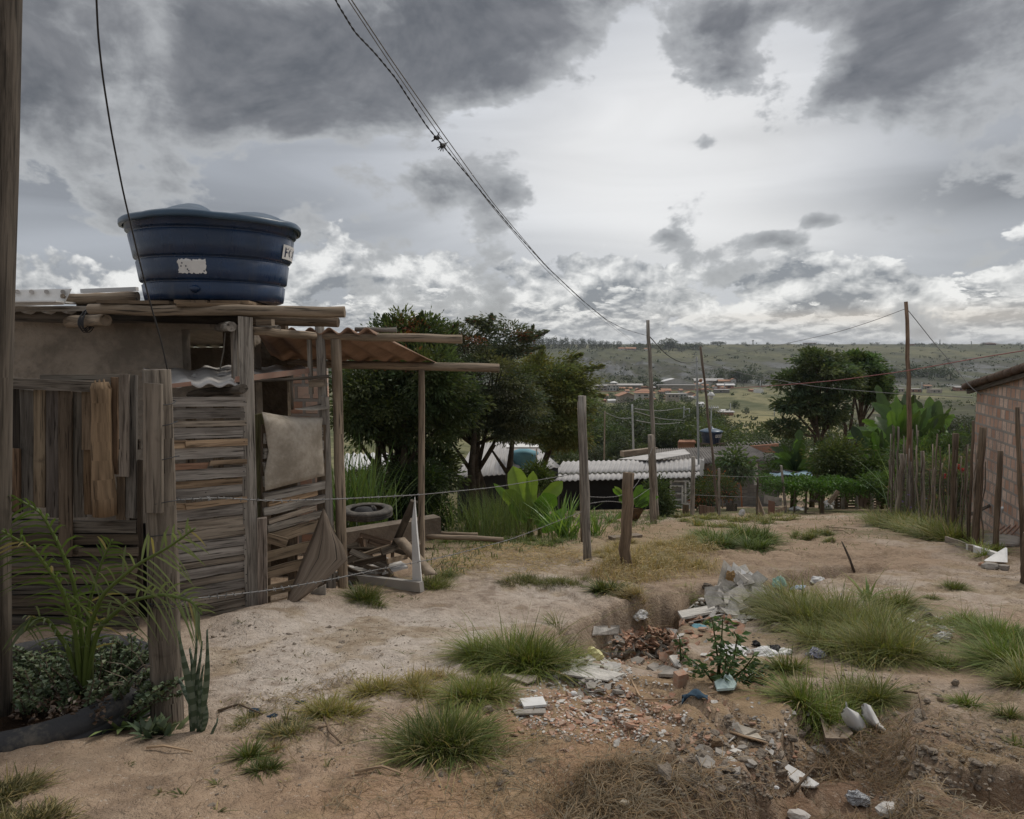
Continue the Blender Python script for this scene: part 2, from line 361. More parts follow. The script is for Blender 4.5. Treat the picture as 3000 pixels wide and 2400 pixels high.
# ---------------- meshes ----------------
WL={}    # world location of every parent
def wl(p):
    if p is None: return Vector((0,0,0))
    return WL[p.name]
def put(me,name,parent,loc):
    o=bpy.data.objects.new(name,me); COL.objects.link(o)
    if parent is not None: o.parent=parent; WL[o.name]=WL[parent.name]
    else: o.location=loc; WL[o.name]=Vector(loc)
    return o
def tag(o,label=None,cat=None,group=None,kind=None):
    if label: o['label']=label
    if cat: o['category']=cat
    if group: o['group']=group
    if kind: o['kind']=kind
    return o
def thing(name,label,cat,loc,group=None):
    o=bpy.data.objects.new(name,None); COL.objects.link(o); o.location=loc; o.empty_display_size=.1; WL[o.name]=Vector(loc)
    return tag(o,label,cat,group)
def npmesh(name,V,loops,tot,mats,tint,matidx=None,uv=None,smooth=False):
    me=bpy.data.meshes.new(name); V=np.asarray(V,np.float32)
    me.vertices.add(len(V)); me.vertices.foreach_set('co',V.ravel())
    loops=np.asarray(loops,np.int32); tot=np.asarray(tot,np.int32)
    me.loops.add(len(loops)); me.loops.foreach_set('vertex_index',loops)
    me.polygons.add(len(tot)); st=np.concatenate(([0],np.cumsum(tot)[:-1])).astype(np.int32)
    me.polygons.foreach_set('loop_start',st); me.polygons.foreach_set('loop_total',tot)
    if matidx is not None: me.polygons.foreach_set('material_index',np.asarray(matidx,np.int32))
    me.polygons.foreach_set('use_smooth',np.full(len(tot),smooth))
    tint=np.asarray(tint,np.float32); dom='POINT' if len(tint)==len(V) and tint.shape[0]!=len(loops) else 'CORNER'
    a=me.color_attributes.new('tint','FLOAT_COLOR',dom)
    a.data.foreach_set('color',np.concatenate([tint,np.ones((len(tint),1),np.float32)],1).ravel())
    if uv is not None:
        u=me.uv_layers.new(name='UVMap'); u.data.foreach_set('uv',np.asarray(uv,np.float32).ravel())
    for m in (mats if isinstance(mats,(list,tuple)) else [mats]): me.materials.append(m)
    me.update(calc_edges=True); return me
class MB:
    def __init__(s): s.v=[];s.f=[];s.uv=[];s.t=[];s.mi=[];s.ti=(1,1,1);s.m=0;s.sm=[]
    def face(s,idx,uvs,sm=False):
        s.f.append(idx); s.uv.extend(uvs); s.t.extend([s.ti]*len(idx)); s.mi.append(s.m); s.sm.append(sm)
    def add(s,pts): n=len(s.v); s.v.extend([tuple(p) for p in pts]); return n
    def quad(s,a,b,c,d,w=1,h=1):
        n=s.add((a,b,c,d)); s.face((n,n+1,n+2,n+3),((0,0),(w,0),(w,h),(0,h)))
    def board(s,p0,p1,w,th,side=None,seg=1,jit=0.0,ends=0.0,wob=0.0):
        """plank from p0 to p1; w along `side`, thickness th across; ragged ends and warped edges"""
        p0=Vector(p0); p1=Vector(p1); d=(p1-p0); L=d.length; d.normalize()
        sd=Vector(side) if side is not None else Vector((0,0,1)); sd=(sd-d*sd.dot(d)).normalized(); n_=d.cross(sd)
        uo=(random.random()*50,random.random()*50); rings=[]
        for i in range(seg+1):
            t=i/seg; c=p0.lerp(p1,t)+n_*(random.uniform(-1,1)*wob)
            wa=w/2*(1+random.uniform(-1,1)*jit); wb=w/2*(1+random.uniform(-1,1)*jit)
            e0=random.uniform(-1,1)*ends if i in (0,seg) else 0; e1=random.uniform(-1,1)*ends if i in (0,seg) else 0
            rings.append(s.add((c-sd*wa-n_*th/2+d*e0,c+sd*wb-n_*th/2+d*e1,c+sd*wb+n_*th/2+d*e1,c-sd*wa+n_*th/2+d*e0)))
        for i in range(seg):
            a,b=rings[i],rings[i+1]; v0=uo[1]+L*i/seg; v1=uo[1]+L*(i+1)/seg; u=uo[0]
            for j,(x0,x1) in enumerate(((0,w),(w,w+th),(w+th,2*w+th),(2*w+th,2*w+2*th))):
                k=(j+1)%4; s.face((a+j,b+j,b+k,a+k),((u+x0,v0),(u+x0,v1),(u+x1,v1),(u+x1,v0)))
        a,b=rings[0],rings[-1]
        s.face((a+3,a+2,a+1,a),((u,0),(u+.02,0),(u+.02,.02),(u,.02))); s.face((b,b+1,b+2,b+3),((u,0),(u+.02,0),(u+.02,.02),(u,.02)))
    def box(s,c,sx,sy,sz,rz=0.0,bev=0):
        c=Vector(c); cs,sn=math.cos(rz),math.sin(rz); ax=Vector((cs,sn,0)); s.board(c-ax*sx/2,c+ax*sx/2,sz,sy,(0,0,1))
    def tube(s,pts,rad,n=8,jit=0.0,caps=True,sm=True,vs=1.0):
        pts=[Vector(p) for p in pts]; m=len(pts); rad=[rad]*m if isinstance(rad,(int,float)) else list(rad)
        uo=random.random()*30; L=0; rings=[]; up=None
        for i,p in enumerate(pts):
            d=(pts[min(i+1,m-1)]-pts[max(i-1,0)]).normalized()
            if up is None: up=Vector((1,0,0)) if abs(d.z)>.8 else Vector((0,0,1))
            a=(up-d*up.dot(d)).normalized(); b=d.cross(a); up=a
            if i: L+=(p-pts[i-1]).length
            r=[]
            for k in range(n):
                an=2*math.pi*k/n; rr=rad[i]*(1+random.uniform(-1,1)*jit); r.append(p+a*math.cos(an)*rr+b*math.sin(an)*rr)
            rings.append((s.add(r),L))
        for i in range(m-1):
            (a,l0),(b,l1)=rings[i],rings[i+1]
            for k in range(n):
                k2=(k+1)%n; u0=uo+2*math.pi*rad[i]*k/n; u1=uo+2*math.pi*rad[i]*(k+1)/n
                s.face((a+k,a+k2,b+k2,b+k),((u0,l0*vs),(u1,l0*vs),(u1,l1*vs),(u0,l1*vs)),sm)
        if caps and n>2:
            for (a,l),rev in ((rings[0],True),(rings[-1],False)):
                idx=[a+k for k in range(n)]; idx=idx[::-1] if rev else idx
                s.face(tuple(idx),[(uo+.02*math.cos(6.28*k/n),.3*math.sin(6.28*k/n)) for k in range(n)])
    def lathe(s,c,prof,n=48,sm=True,a0=0,a1=2*math.pi,rfn=None):
        c=Vector(c); full=abs(a1-a0-2*math.pi)<1e-6; cnt=n if full else n+1; rings=[]
        for (r,z) in prof:
            pts=[]
            for k in range(cnt):
                an=a0+(a1-a0)*k/n; rr,zz=(r,z) if rfn is None else rfn(r,z,an)
                pts.append(c+Vector((math.cos(an)*rr,math.sin(an)*rr,zz)))
            rings.append(s.add(pts))
        for i in range(len(prof)-1):
            a,b=rings[i],rings[i+1]
            for k in range(n):
                k2=(k+1)%cnt; s.face((a+k,a+k2,b+k2,b+k),((k/n,i),((k+1)/n,i),((k+1)/n,i+1),(k/n,i+1)),sm)
    def corr(s,p00,p10,p01,p11,waves,amp,rows=4,th=.008,sag=0.0,sub=6,edge=0.0):
        """corrugated sheet: p00->p10 runs across the waves, p00->p01 along them"""
        p00,p10,p01,p11=map(Vector,(p00,p10,p01,p11)); n_=((p10-p00).cross(p01-p00)).normalized()
        if n_.z<0: n_=-n_
        nx=int(waves*sub); top=[];bot=[]
        Lx=(p10-p00).length; Ly=(p01-p00).length
        for j in range(rows+1):
            t=j/rows; a=p00.lerp(p01,t); b=p10.lerp(p11,t); r=[];q=[]
            for i in range(nx+1):
                u=i/nx; p=a.lerp(b,u)+n_*(amp*math.cos(2*math.pi*waves*u)-sag*math.sin(math.pi*t)*math.sin(math.pi*u))
                if edge and j in(0,rows): p=p+(p01-p00).normalized()*edge*(math.sin(u*37.)+math.sin(u*13.1))*.5
                r.append(p); q.append(p-n_*th)
            top.append(s.add(r)); bot.append(s.add(q))
        for j in range(rows):
            for i in range(nx):
                U0,U1,V0,V1=i/nx*Lx,(i+1)/nx*Lx,j/rows*Ly,(j+1)/rows*Ly; q=((U0,V0),(U1,V0),(U1,V1),(U0,V1))
                a,b=top[j]+i,top[j+1]+i; s.face((a,a+1,b+1,b),q,True)
                a,b=bot[j]+i,bot[j+1]+i; s.face((b,b+1,a+1,a),q,True)
        for i in range(nx):
            q=((0,0),(.01,0),(.01,.01),(0,.01))
            s.face((bot[0]+i,bot[0]+i+1,top[0]+i+1,top[0]+i),q); s.face((top[-1]+i,top[-1]+i+1,bot[-1]+i+1,bot[-1]+i),q)
        for j in range(rows):
            for e in (0,nx): s.face((top[j]+e,top[j+1]+e,bot[j+1]+e,bot[j]+e),((0,0),(.01,0),(.01,.01),(0,.01)))
    def slab(s,poly,n_,th,uvscale=1.0):
        """flat polygon with thickness along n_ (poly in 3-D, planar-ish)"""
        n_=Vector(n_).normalized(); k=len(poly); P0=[Vector(p) for p in poly]
        a=s.add(P0); b=s.add([p+n_*th for p in P0]); e=(P0[1]-P0[0]).normalized(); f=n_.cross(e)
        uv=[((p-P0[0]).dot(e)*uvscale+3,(p-P0[0]).dot(f)*uvscale+3) for p in P0]
        s.face(tuple(range(a+k-1,a-1,-1)),uv[::-1]); s.face(tuple(range(b,b+k)),uv)
        for i in range(k):
            j=(i+1)%k; s.face((a+i,a+j,b+j,b+i),(uv[i],uv[j],(uv[j][0]+th,uv[j][1]),(uv[i][0]+th,uv[i][1])))
    def rock(s,c,r,sx=1,sy=1,sz=1,rz=0,n=6,jit=.25):
        c=Vector(c); m=max(3,n//2+1); cs,sn=math.cos(rz),math.sin(rz); rings=[]
        for j in range(1,m):
            ph=math.pi*j/m; pts=[]
            for k in range(n):
                an=2*math.pi*k/n; rr=r*(1+random.uniform(-jit,jit)); x=math.sin(ph)*math.cos(an)*rr*sx; y=math.sin(ph)*math.sin(an)*rr*sy
                pts.append(c+Vector((x*cs-y*sn,x*sn+y*cs,-math.cos(ph)*rr*sz)))
            rings.append(s.add(pts))
        b=s.add([c-Vector((0,0,r*sz*.9))]); t=s.add([c+Vector((0,0,r*sz*random.uniform(.7,1)))])
        q3=((0,0),(r,0),(r,r)); q4=q3+((0,r),)
        for k in range(n):
            k2=(k+1)%n; s.face((b,rings[0]+k2,rings[0]+k),q3); s.face((t,rings[-1]+k,rings[-1]+k2),q3)
            for i in range(len(rings)-1): s.face((rings[i]+k,rings[i]+k2,rings[i+1]+k2,rings[i+1]+k),q4)
    def build(s,name,mat,parent=None,loc=None):
        if loc is None and parent is None:
            V=np.array(s.v); loc=Vector(((V[:,0].min()+V[:,0].max())/2,(V[:,1].min()+V[:,1].max())/2,V[:,2].min()))
        L=wl(parent) if parent is not None else Vector(loc)
        V=np.array(s.v,float)-np.array(L)
        lo=[i for f in s.f for i in f]; tot=[len(f) for f in s.f]
        me=npmesh(name,V,lo,tot,[M[k] if isinstance(k,str) else k for k in (mat if isinstance(mat,(list,tuple)) else [mat])],s.t,s.mi,s.uv)
        me.polygons.foreach_set('use_smooth',s.sm)
        return put(me,name,parent,L)
def rt(lo=.75,hi=1.2,warm=.05):
    v=random.uniform(lo,hi); w=random.uniform(-warm,warm); return (v*(1+w),v,v*(1-w))
# ---------------- foliage ----------------
def norm(a): return a/np.maximum(np.linalg.norm(a,axis=1,keepdims=True),1e-9)
def leaves(name,mat,C,D,size,width,col,parent=None,loc=(0,0,0),fold=.15):
    """diamond leaves at C pointing along D"""
    N=len(C); D=norm(D); r=norm(RG.normal(size=(N,3))); S=norm(np.cross(D,r)); U=np.cross(S,D)
    size=np.broadcast_to(size,(N,)).reshape(-1,1); w=size*width
    L=np.array(wl(parent) if parent is not None else loc)
    a=C; b=C+D*size*.45+S*w/2+U*size*fold; c=C+D*size; d=C+D*size*.45-S*w/2+U*size*fold
    V=np.stack([a,b,c,d],1).reshape(-1,3)-L
    idx=np.arange(N*4).reshape(-1,4); tot=np.full(N,4)
    me=npmesh(name,V,idx.ravel(),tot,mat,np.repeat(col,4,0))
    return put(me,name,parent,Vector(loc))
def blades(name,mat,Bp,az,lean,length,width,c0,c1,parent=None,loc=(0,0,0),droop=1.0):
    """grass blades: curved tapering strips"""
    N=len(Bp); h=np.stack([np.cos(az),np.sin(az),np.zeros(N)],1); s=np.stack([-np.sin(az),np.cos(az),np.zeros(N)],1)
    tw=RG.uniform(-1,1,N)[:,None]; s=norm(s+h*tw)
    up=np.array([0,0,1.0]); l=length[:,None]; ln=lean[:,None]; w=(width if np.ndim(width) else np.full(N,width))[:,None]
    def pt(t): return Bp+h*l*(ln*t+droop*ln*t*t*.6)+up*l*(t-droop*ln*t*t*.55)
    rows=[]; 
    for t,k in ((0,.8),(.35,1),(.7,.7)): p=pt(t); rows+= [p-s*w*k/2,p+s*w*k/2]
    rows.append(pt(1.0)); V=np.stack(rows,1).reshape(-1,3)
    L=np.array(wl(parent) if parent is not None else loc); V=V-L
    b=(np.arange(N)*7)[:,None]
    F=np.concatenate([b+np.array([[0,1,3,2,2,3,5,4,4,5,6]])],1).ravel(); tot=np.tile([4,4,3],N)
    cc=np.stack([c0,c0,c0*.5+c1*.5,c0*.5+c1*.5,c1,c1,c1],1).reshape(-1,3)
    me=npmesh(name,V,F,tot,mat,cc); return put(me,name,parent,Vector(loc))
def vcol(N,c,var=.25,hue=.12):
    c=np.array(c); v=RG.uniform(1-var,1+var,(N,1)); h=RG.uniform(-hue,hue,(N,1)); return np.clip(c*v*np.concatenate([1+h*1.2,1+h*.2,1-h],1),0,1)
def crown_pts(blobs,ncl,per,spread,rng=RG,inner=.35,flat=1.0):
    """cluster centres near the surface of overlapping ellipsoids, `per` leaves round each"""
    Bl=np.array(blobs,float); vol=(Bl[:,3]*Bl[:,4]*Bl[:,5])**(2/3); ch=rng.choice(len(Bl),ncl,p=vol/vol.sum())
    d=norm(rng.normal(size=(ncl,3))); rad=(inner+(1-inner)*rng.random((ncl,1))**.45)*rng.uniform(.75,1.22,(ncl,1))
    cc=Bl[ch,:3]+d*rad*Bl[ch,3:6]
    C=np.repeat(cc,per,0); dd=np.repeat(d,per,0); o=rng.normal(size=C.shape)*spread*np.array([1,1,flat]); C=C+o
    return C,norm(o/spread*.7+dd*.9+np.array([0,0,-.25])+rng.normal(size=C.shape)*.25),np.repeat(np.arange(ncl),per),dd
def tree(name,label,cat,foot,blobs,ncl,per,spread,lsize,lw,col,tr=.12,branches=None,group=None,flat=.8,accent=None,inner=.4,mat='leaf',var=.42,trunk=True,tips=None):
    root=thing(name,label,cat,foot,group); Bl=np.array(blobs)
    if trunk:
        mb=MB(); f=Vector(foot); top=Vector(Bl[:,:3].mean(0))
        segs=5; main=[f-Vector((0,0,.3))]
        for i in range(1,segs+1):
            t=i/segs; main.append(f.lerp(top,t)+Vector((random.uniform(-1,1),random.uniform(-1,1),0))*tr*1.2*math.sin(3.1*t))
        mb.tube(main,[tr*(1.25-.75*i/segs) for i in range(segs+1)],8,.12)
        for b in blobs:
            c=Vector(b[:3]); k=random.randint(2,3); st=main[k]; mid=st.lerp(c,.5)+Vector((0,0,-.1*b[5]))
            mb.tube([st,mid,c+Vector((0,0,.2*b[5]))],[tr*.6,tr*.4,tr*.12],6,.1)
            for q in range(3):
                e=c+Vector((random.uniform(-.7,.7)*b[3],random.uniform(-.7,.7)*b[4],random.uniform(-.2,.7)*b[5]))
                mb.tube([mid,mid.lerp(e,.5)+Vector((0,0,.05)),e],[tr*.3,tr*.18,tr*.05],5,.1)
        mb.build('trunk','bark',root)
    C,D,ci,dd=crown_pts(blobs,ncl,per,spread,RG,inner,flat)
    if tips is not None:
        for (a,b,n,sp) in tips:
            t=RG.random((n,1)); q=np.array(a)+(np.array(b)-np.array(a))*t; o=RG.normal(size=(n,3))*sp*(1.15-t); C=np.concatenate([C,q+o]); D=np.concatenate([D,norm(o+(np.array(b)-np.array(a)))]); ci=np.concatenate([ci,RG.integers(0,ncl,n)])
    cv=vcol(ncl,col,var,.15); cc=cv[ci]*RG.uniform(.75,1.25,(len(C),1))
    if accent is not None:
        m=(RG.random(ncl)<accent[1])[ci]&(C[:,2]>accent[2]); cc[m]=vcol(int(m.sum()),accent[0],.3,.1)
    leaves('crown',M[mat],C,D,lsize*RG.uniform(.65,1.3,len(C)),lw,cc,root)
    return root
# ---------------- the ground: one sheet out to the horizon ----------------
def build_ground():
    nu=560; u=np.linspace(-1,1,nu); k=.22; uu=k*u+(1-k)*u**3
    ys=np.concatenate([np.linspace(-14,1.4,24)[:-1],np.geomspace(1.4,45,600)[:-1],np.geomspace(45,480,170)[:-1],np.geomspace(480,1450,260)[:-1],np.geomspace(1450,4400,30)])
    Yg,Ug=np.meshgrid(ys,uu,indexing='ij'); Wd=10+1.6*np.abs(Yg); Xg=Ug*Wd
    # centre the fine columns on the direction of view
    Z=H(Xg,Yg); nr=len(ys)
    V=np.stack([Xg,Yg,Z],-1).reshape(-1,3)
    i=np.arange((nr-1)*nu).reshape(nr-1,nu)[:,:-1].ravel(); F=np.stack([i,i+1,i+nu+1,i+nu],1)
    # painted albedo (soil and plant cover, steep banks lightened as if lit)
    Xf,Yf=Xg,Yg
    n1=fb(Xf*.7,Yf*.7,5,71); n2=fb(Xf*3,Yf*3,5,73); n3=fb(Xf*.25,Yf*.25,3,75); n4=fb(Xf*11,Yf*11,3,77)
    sand=np.array([.375,.28,.20]); pale=np.array([.56,.49,.425]); ora=np.array([.37,.245,.155]); dark=np.array([.19,.135,.095]); straw=np.array([.36,.27,.16]); green=np.array([.105,.12,.05])
    c=np.ones(Xg.shape+(3,))*sand
    def mixm(c,m,col): m=np.clip(m,0,1)[...,None]; return c*(1-m)+np.array(col)*m
    def spot(px,py,rx,ry=None):
        p=B(px,py); ry=ry or rx; return np.exp(-(((Xf-p.x)/rx)**2+((Yf-p.y)/ry)**2))
    c=mixm(c,sst(n1+n2*.5,-.05,.25)*.7,pale)
    c=mixm(c,sum(spot(*q) for q in ((1350,1820,1.3,1.0),(1000,1850,.9,.7),(1100,1950,.6,.6),(1600,1720,.8,.6),(850,2000,.5,.5)))*.75,pale)
    c=mixm(c,sum(spot(*q) for q in ((1500,2250,.7,.5),(1700,2150,.7,.5),(2000,2100,.7,.6),(1300,2400,.7,.35),(2100,2000,.6,.5),(2250,2250,.6,.4),(1900,2000,.5,.4)))*(.75+n2),ora)
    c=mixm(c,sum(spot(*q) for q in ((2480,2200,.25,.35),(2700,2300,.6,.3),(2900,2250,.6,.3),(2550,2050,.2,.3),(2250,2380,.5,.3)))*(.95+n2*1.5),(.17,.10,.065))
    c=mixm(c,sst(n1*.6+n3+n2*.4,-.02,.18)*.5*sst(Xf/np.maximum(Yf,1),.05,.3)*(Yf>0),(.27,.195,.135))
    c=mixm(c,sst(n2+n4*.8,.10,.26)*.5,dark)
    c=mixm(c,sst(n2*1.2+n1,.10,.28)*.45,straw)
    c=mixm(c,sum(spot(*q) for q in ((1950,1600,.9,.9),(1850,1560,1.6,1.6),(1500,1600,1.3,1.2)))*(.6+n1),straw)
    g=sst(n3+n1*.7,.02,.2)*sst(Yf,9,14)*.8; 
    c=mixm(c,g,green)
    c=mixm(c,(sst(-Xf,-1.0,1.0)*sst(Yf,8,11)),(.16,.13,.075))
    gy,gx=np.gradient(Z); sl=np.hypot(gx/np.gradient(Xg,axis=1),gy/np.gradient(Yg,axis=0)); c=mixm(c,sst(sl,.55,1.1)*(Yf<13)*.75*(.8+n2),(.42,.325,.24))
    # steep banks show fresh earth, paled to stand in for light on them
    # beyond the yards
    fz=sst(Yf,36,60)
    q1=fb(Xf*.03,Yf*.02,5,81); q2=fb(Xf*.12,Yf*.07,5,83)
    grassy=np.ones_like(c)*np.array([.14,.145,.08]); grassy=mixm(grassy,sst(q1,-.1,.15),(.24,.225,.125)); grassy=mixm(grassy,sst(q2,.05,.2)*.7,(.08,.095,.045))
    right=sst(Xf/Yf,.40,.55)*sst(Yf,60,110)*(1-sst(Yf,330,420)); grassy=mixm(grassy,right*(.75+q2*2),(.055,.055,.04))
    mead=sst(Xf/Yf,.2,.3)*(1-sst(Xf/Yf,.42,.5))*(1-sst(Yf,230,300)); grassy=mixm(grassy,mead*.7*(1-sst(q2,.08,.2)),(.33,.29,.15))
    h1=sst(Yf,440,520); hh=fb(Xf*.01,Yf*.004,5,91,.6); h3=fb(Xf*.05,Yf*.02,5,93,.65)
    hillc=np.ones_like(c)*np.array([.145,.145,.09]); hillc=mixm(hillc,sst(hh,-.05,.15),(.215,.20,.12)); hillc=mixm(hillc,sst(h3,.0,.15)*.6,(.08,.085,.07))
    low=(1-sst(Yf,700,900)); hillc=mixm(hillc,low*sst(hh+h3*.6,-.15,.1)*.75,(.095,.092,.092)); hillc=mixm(hillc,low*sst(h3,.06,.14)*.75,(.27,.265,.27)); hillc=mixm(hillc,low*sst(h3,-.06,-.14)*.7,(.05,.055,.05))
    grassy=mixm(grassy,h1,(0,0,0))+hillc*np.array([.80,.84,.84])*h1[...,None]
    c=c*(1-fz[...,None])+grassy*fz[...,None]
    m,t,o=newmat('earth'); p=geo(t); a=attr(t,'tint')
    f1=noise(t,p,9,5,.68); f2=noise(t,p,55,3,.7); f3=noise(t,p,22,4,.7,.8)
    px=sep(t,p); farm=px[1].ss(30,60); fw=noise(t,p,.22,6,.7)
    q=mixc(t,f1.ss(.35,.65)*.5,a,mixc(t,1.0,a,(.62,.58,.55),'MULTIPLY'))
    q=mixc(t,f2.ss(.62,.72)*.55*(1.0-farm),q,(.12,.085,.06)); q=mixc(t,f3.ss(.63,.70)*.55*(1.0-farm),q,(.16,.12,.085))
    q=mixc(t,f2.ss(.40,.30)*.3*(1.0-farm),q,(.72,.67,.60))
    q=mixc(t,farm*fw.ss(.48,.62)*.6,q,(.06,.065,.035))
    nb_=bump(t,f1*.9+f2*.5+f3*.7,1.0,.035)
    pbsdf(t,o,q,.97,.08,nb_)
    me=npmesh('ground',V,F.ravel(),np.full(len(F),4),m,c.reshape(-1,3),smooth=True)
    g=put(me,'ground',None,(0,0,0)); tag(g,kind='structure'); g['label']='sandy eroded dirt road running down to the valley and far hills'
build_ground()
# ================= left side: house, tank, fence, pergola =================
def pxr(w,Y): return w/2/F*Y
def logp(mb,x0,y0,Y0,x1,y1,Y1,w0,w1=None,n=12,seg=7,jit=.035,wob=.006):
    a=P(x0,y0,Y0); b=P(x1,y1,Y1); w1=w1 or w0; pts=[];rd=[]
    for i in range(seg+1):
        t=i/seg; pts.append(a.lerp(b,t)+Vector([random.uniform(-1,1)*wob for _ in range(3)])*(1 if 0<i<seg else 0)); rd.append(pxr(w0+(w1-w0)*t,Y0+(Y1-Y0)*t)*(1+random.uniform(-1,1)*.03))
    mb.tube(pts,rd,n,jit)
def post(name,label,x0,y0,x1,y1,w0,w1=None,Y=None,mat='wood',group='fence posts',n=9,jit=.06,wob=.008,cat='post',tint=(1,1,1),sink=.12,seg=7,square=False):
    """upright from ground pixel (x1,y1) to top pixel (x0,y0), all in the plane of its foot"""
    g=G(x1,y1) if Y is None else P(x1,y1,Y); Y=g.y; g=g-Vector((0,0,0))
    mb=MB(); mb.ti=tint; top=P(x0,y0,Y); w1=w1 or w0; foot=g-Vector((0,0,sink))
    if square: mb.board(foot,top,pxr(w0,Y)*2,pxr(w0,Y)*1.5,(1,0.25,0),6,.03,.01,.002)
    else:
        pts=[];rd=[]
        for i in range(seg+1):
            t=i/seg; pts.append(foot.lerp(top,t)+Vector((random.uniform(-1,1)*wob,random.uniform(-1,1)*wob,0))*(1 if 0<i<seg else 0)); rd.append(pxr(w1+(w0-w1)*t,Y))
        mb.tube(pts,rd,n,jit)
    o=mb.build(name,mat,None,(g.x,g.y,g.z)); return tag(o,label,cat,group)
# ---- pole and cables on the far left ----
_g=P(-32,2230,2.9); mb=MB(); mb.tube([P(-32,2260,2.9)+Vector((0,0,-.2)),P(-36,1700,2.88),P(-34,1100,2.86),P(-20,500,2.84),P(-8,-300,2.8),P(6,-1200,2.76),P(20,-2600,2.7)],[.083,.083,.084,.085,.085,.083,.08],16,.012)
tag(mb.build('utility_pole','woodd',None,_g),'thick dark wooden utility pole cut by the left edge of the view','pole')
# ---- mud house ----
hY=6.35; hz0=-1.2
def HP(x,y,Y=hY): return P(x,y,Y)
house=thing('mud_house','mud plastered low house with a dark window, behind the board fence and under the tank','house',(P(300,1000,hY).x,hY,float(H(P(300,1000,hY).x,hY))))
zt=P(300,925,hY).z
xl=-8.0; wx0=P(533,1000,hY).x; wx1=P(690,1000,hY).x; xr=P(745,1000,hY).x; wz0=P(600,1092,hY).z; wz1=P(600,965,hY).z
mb=MB()
def wallbox(mb,x0,x1,y0,y1,z0,z1): mb.board(((x0+x1)/2,(y0+y1)/2,z0),((x0+x1)/2,(y0+y1)/2,z1),x1-x0,y1-y0,(1,0,0))
wallbox(mb,xl,wx0,hY,hY+.16,hz0,zt); wallbox(mb,wx0,wx1,hY,hY+.16,hz0,wz0); wallbox(mb,wx0,wx1,hY,hY+.16,wz1,zt); wallbox(mb,wx1,xr,hY,hY+.16,hz0,zt)
wallbox(mb,xl,xl+.16,hY+.16,9.2,hz0,zt); wallbox(mb,xl,xr-.9,9.2,9.36,hz0-.4,zt-.3)
mb.build('wall','mud',house)
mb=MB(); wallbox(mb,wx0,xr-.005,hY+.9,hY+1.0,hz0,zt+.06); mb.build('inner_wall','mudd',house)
mb=MB(); wallbox(mb,P(742,1100,7.6).x,P(826,1100,7.6).x,7.6,7.75,-1.4,P(780,1030,7.6).z); mb.build('inner_wall','block',house)
mb=MB()
mb.corr((xl-.2,hY-.25,zt+.04),(wx0+.1,hY-.25,zt+.04),(xl-.2,9.6,zt-.28),(wx0+.1,9.6,zt-.28),30,.022,3); mb.build('roof_sheet','fib',house)
mb=MB(); mb.board(P(-80,907,6.05),P(262,904,6.05),.045,.03,(0,0,1),4,.08,0,.003); mb.build('fascia','wood',house)
mb=MB(); mb.board(P(-60,888,6.0),P(197,886,6.0),.012,.3,(0,0,1)); a=P(35,852,6.02);
mb.slab([P(-60,901,5.95),P(186,893,5.95),P(209,846,6.0),P(-60,852,6.0)],(0,1,0),.008); mb.build('gutter_sheet','white',house)
mb=MB(); mb.rock(P(184,868,5.94),.022,1,1,1); mb.build('bolt','stone',house)
mb=MB()
for q in (50,92,136,184): mb.tube([P(q,855,5.95),P(q+1,853,6.6)],.018,8,0)
mb.build('ridge_cap','fib',house)
mb=MB(); logp(mb,196,876,6.15,404,871,6.15,32); mb.build('roof_log','log',house)
mb=MB(); mb.board(P(240,853,6.4),P(402,847,6.4),.035,.05,(0,0,1)); mb.build('roof_strip','fibw',house)
mb=MB(); logp(mb,205,944,6.1,310,938,5.5,36,34); mb.build('beam_stub','log',house)
mb=MB(); mb.board(P(28,926,6.2),P(560,934,6.2),.10,.05,(0,0,1),3,.1); mb.ti=(.4,.4,.4); mb.board(P(230,910,6.18),P(745,928,6.18),.16,.06,(0,0,1),3,.1); mb.build('wall_plate','woodd',house)
mb=MB()
for k in range(6):
    c=P(247+k*3,940,5.72-.01*k); mb.tube([c+Vector((math.cos(a)*.012,math.sin(a)*.03,math.sin(a+.4)*0))+Vector((.0,math.cos(a)*.062,math.sin(a)*.068*(1+.2*(k%3)))) for a in np.linspace(0,6.28,15)],.004,5,0,False)
cc=mb.build('cable_coil','cable'); tag(cc,'loops of black cable wound round the beam stub under the roof edge','cable')
# a thin string hanging across the window
mb=MB(); mb.tube([P(660,975,6.2),P(655,1030,6.2),P(645,1080,6.2)],.006,5); tag(mb.build('stick','wood'),'thin stick leaning inside the dark house window','stick')
# ---- awning of corrugated clay coloured sheets over the slat panel ----
aw=thing('awning','low awning of corrugated sheets with reddish edges above the horizontal slat panel','awning',P(600,1130,5.4))
mb=MB(); mb.corr(P(492,1128,4.95),P(694,1126,5.2),P(420,1082,6.3),P(735,1080,6.3),3.4,.014,4,.01,.0,8,.01); mb.build('roof_sheet',['fib'],aw)
mb=MB(); mb.corr(P(560,1106,5.7),P(905,1088,6.05),P(600,1074,6.9),P(880,1072,7.0),4,.014,4,.01,.0,8,.01); mb.build('roof_sheet','fib',aw)
mb=MB(); mb.board(P(498,1131,4.93),P(560,1124,5.02),.03,.008,(0,0,1)); mb.board(P(690,1112,5.22),P(906,1086,6.0),.045,.012,(0,0,1),4,.1,.01,.002); mb.build('edge_strip','rust',aw)
mb=MB(); logp(mb,560,1158,5.9,713,1139,5.1,26,28,8,4,.1); mb.build('support_log','woodd',aw)
mb=MB(); mb.ti=(.7,.7,.7); logp(mb,690,1122,5.3,962,1103,5.9,9,10,7,4,.1); mb.build('support_log','woodd',aw)
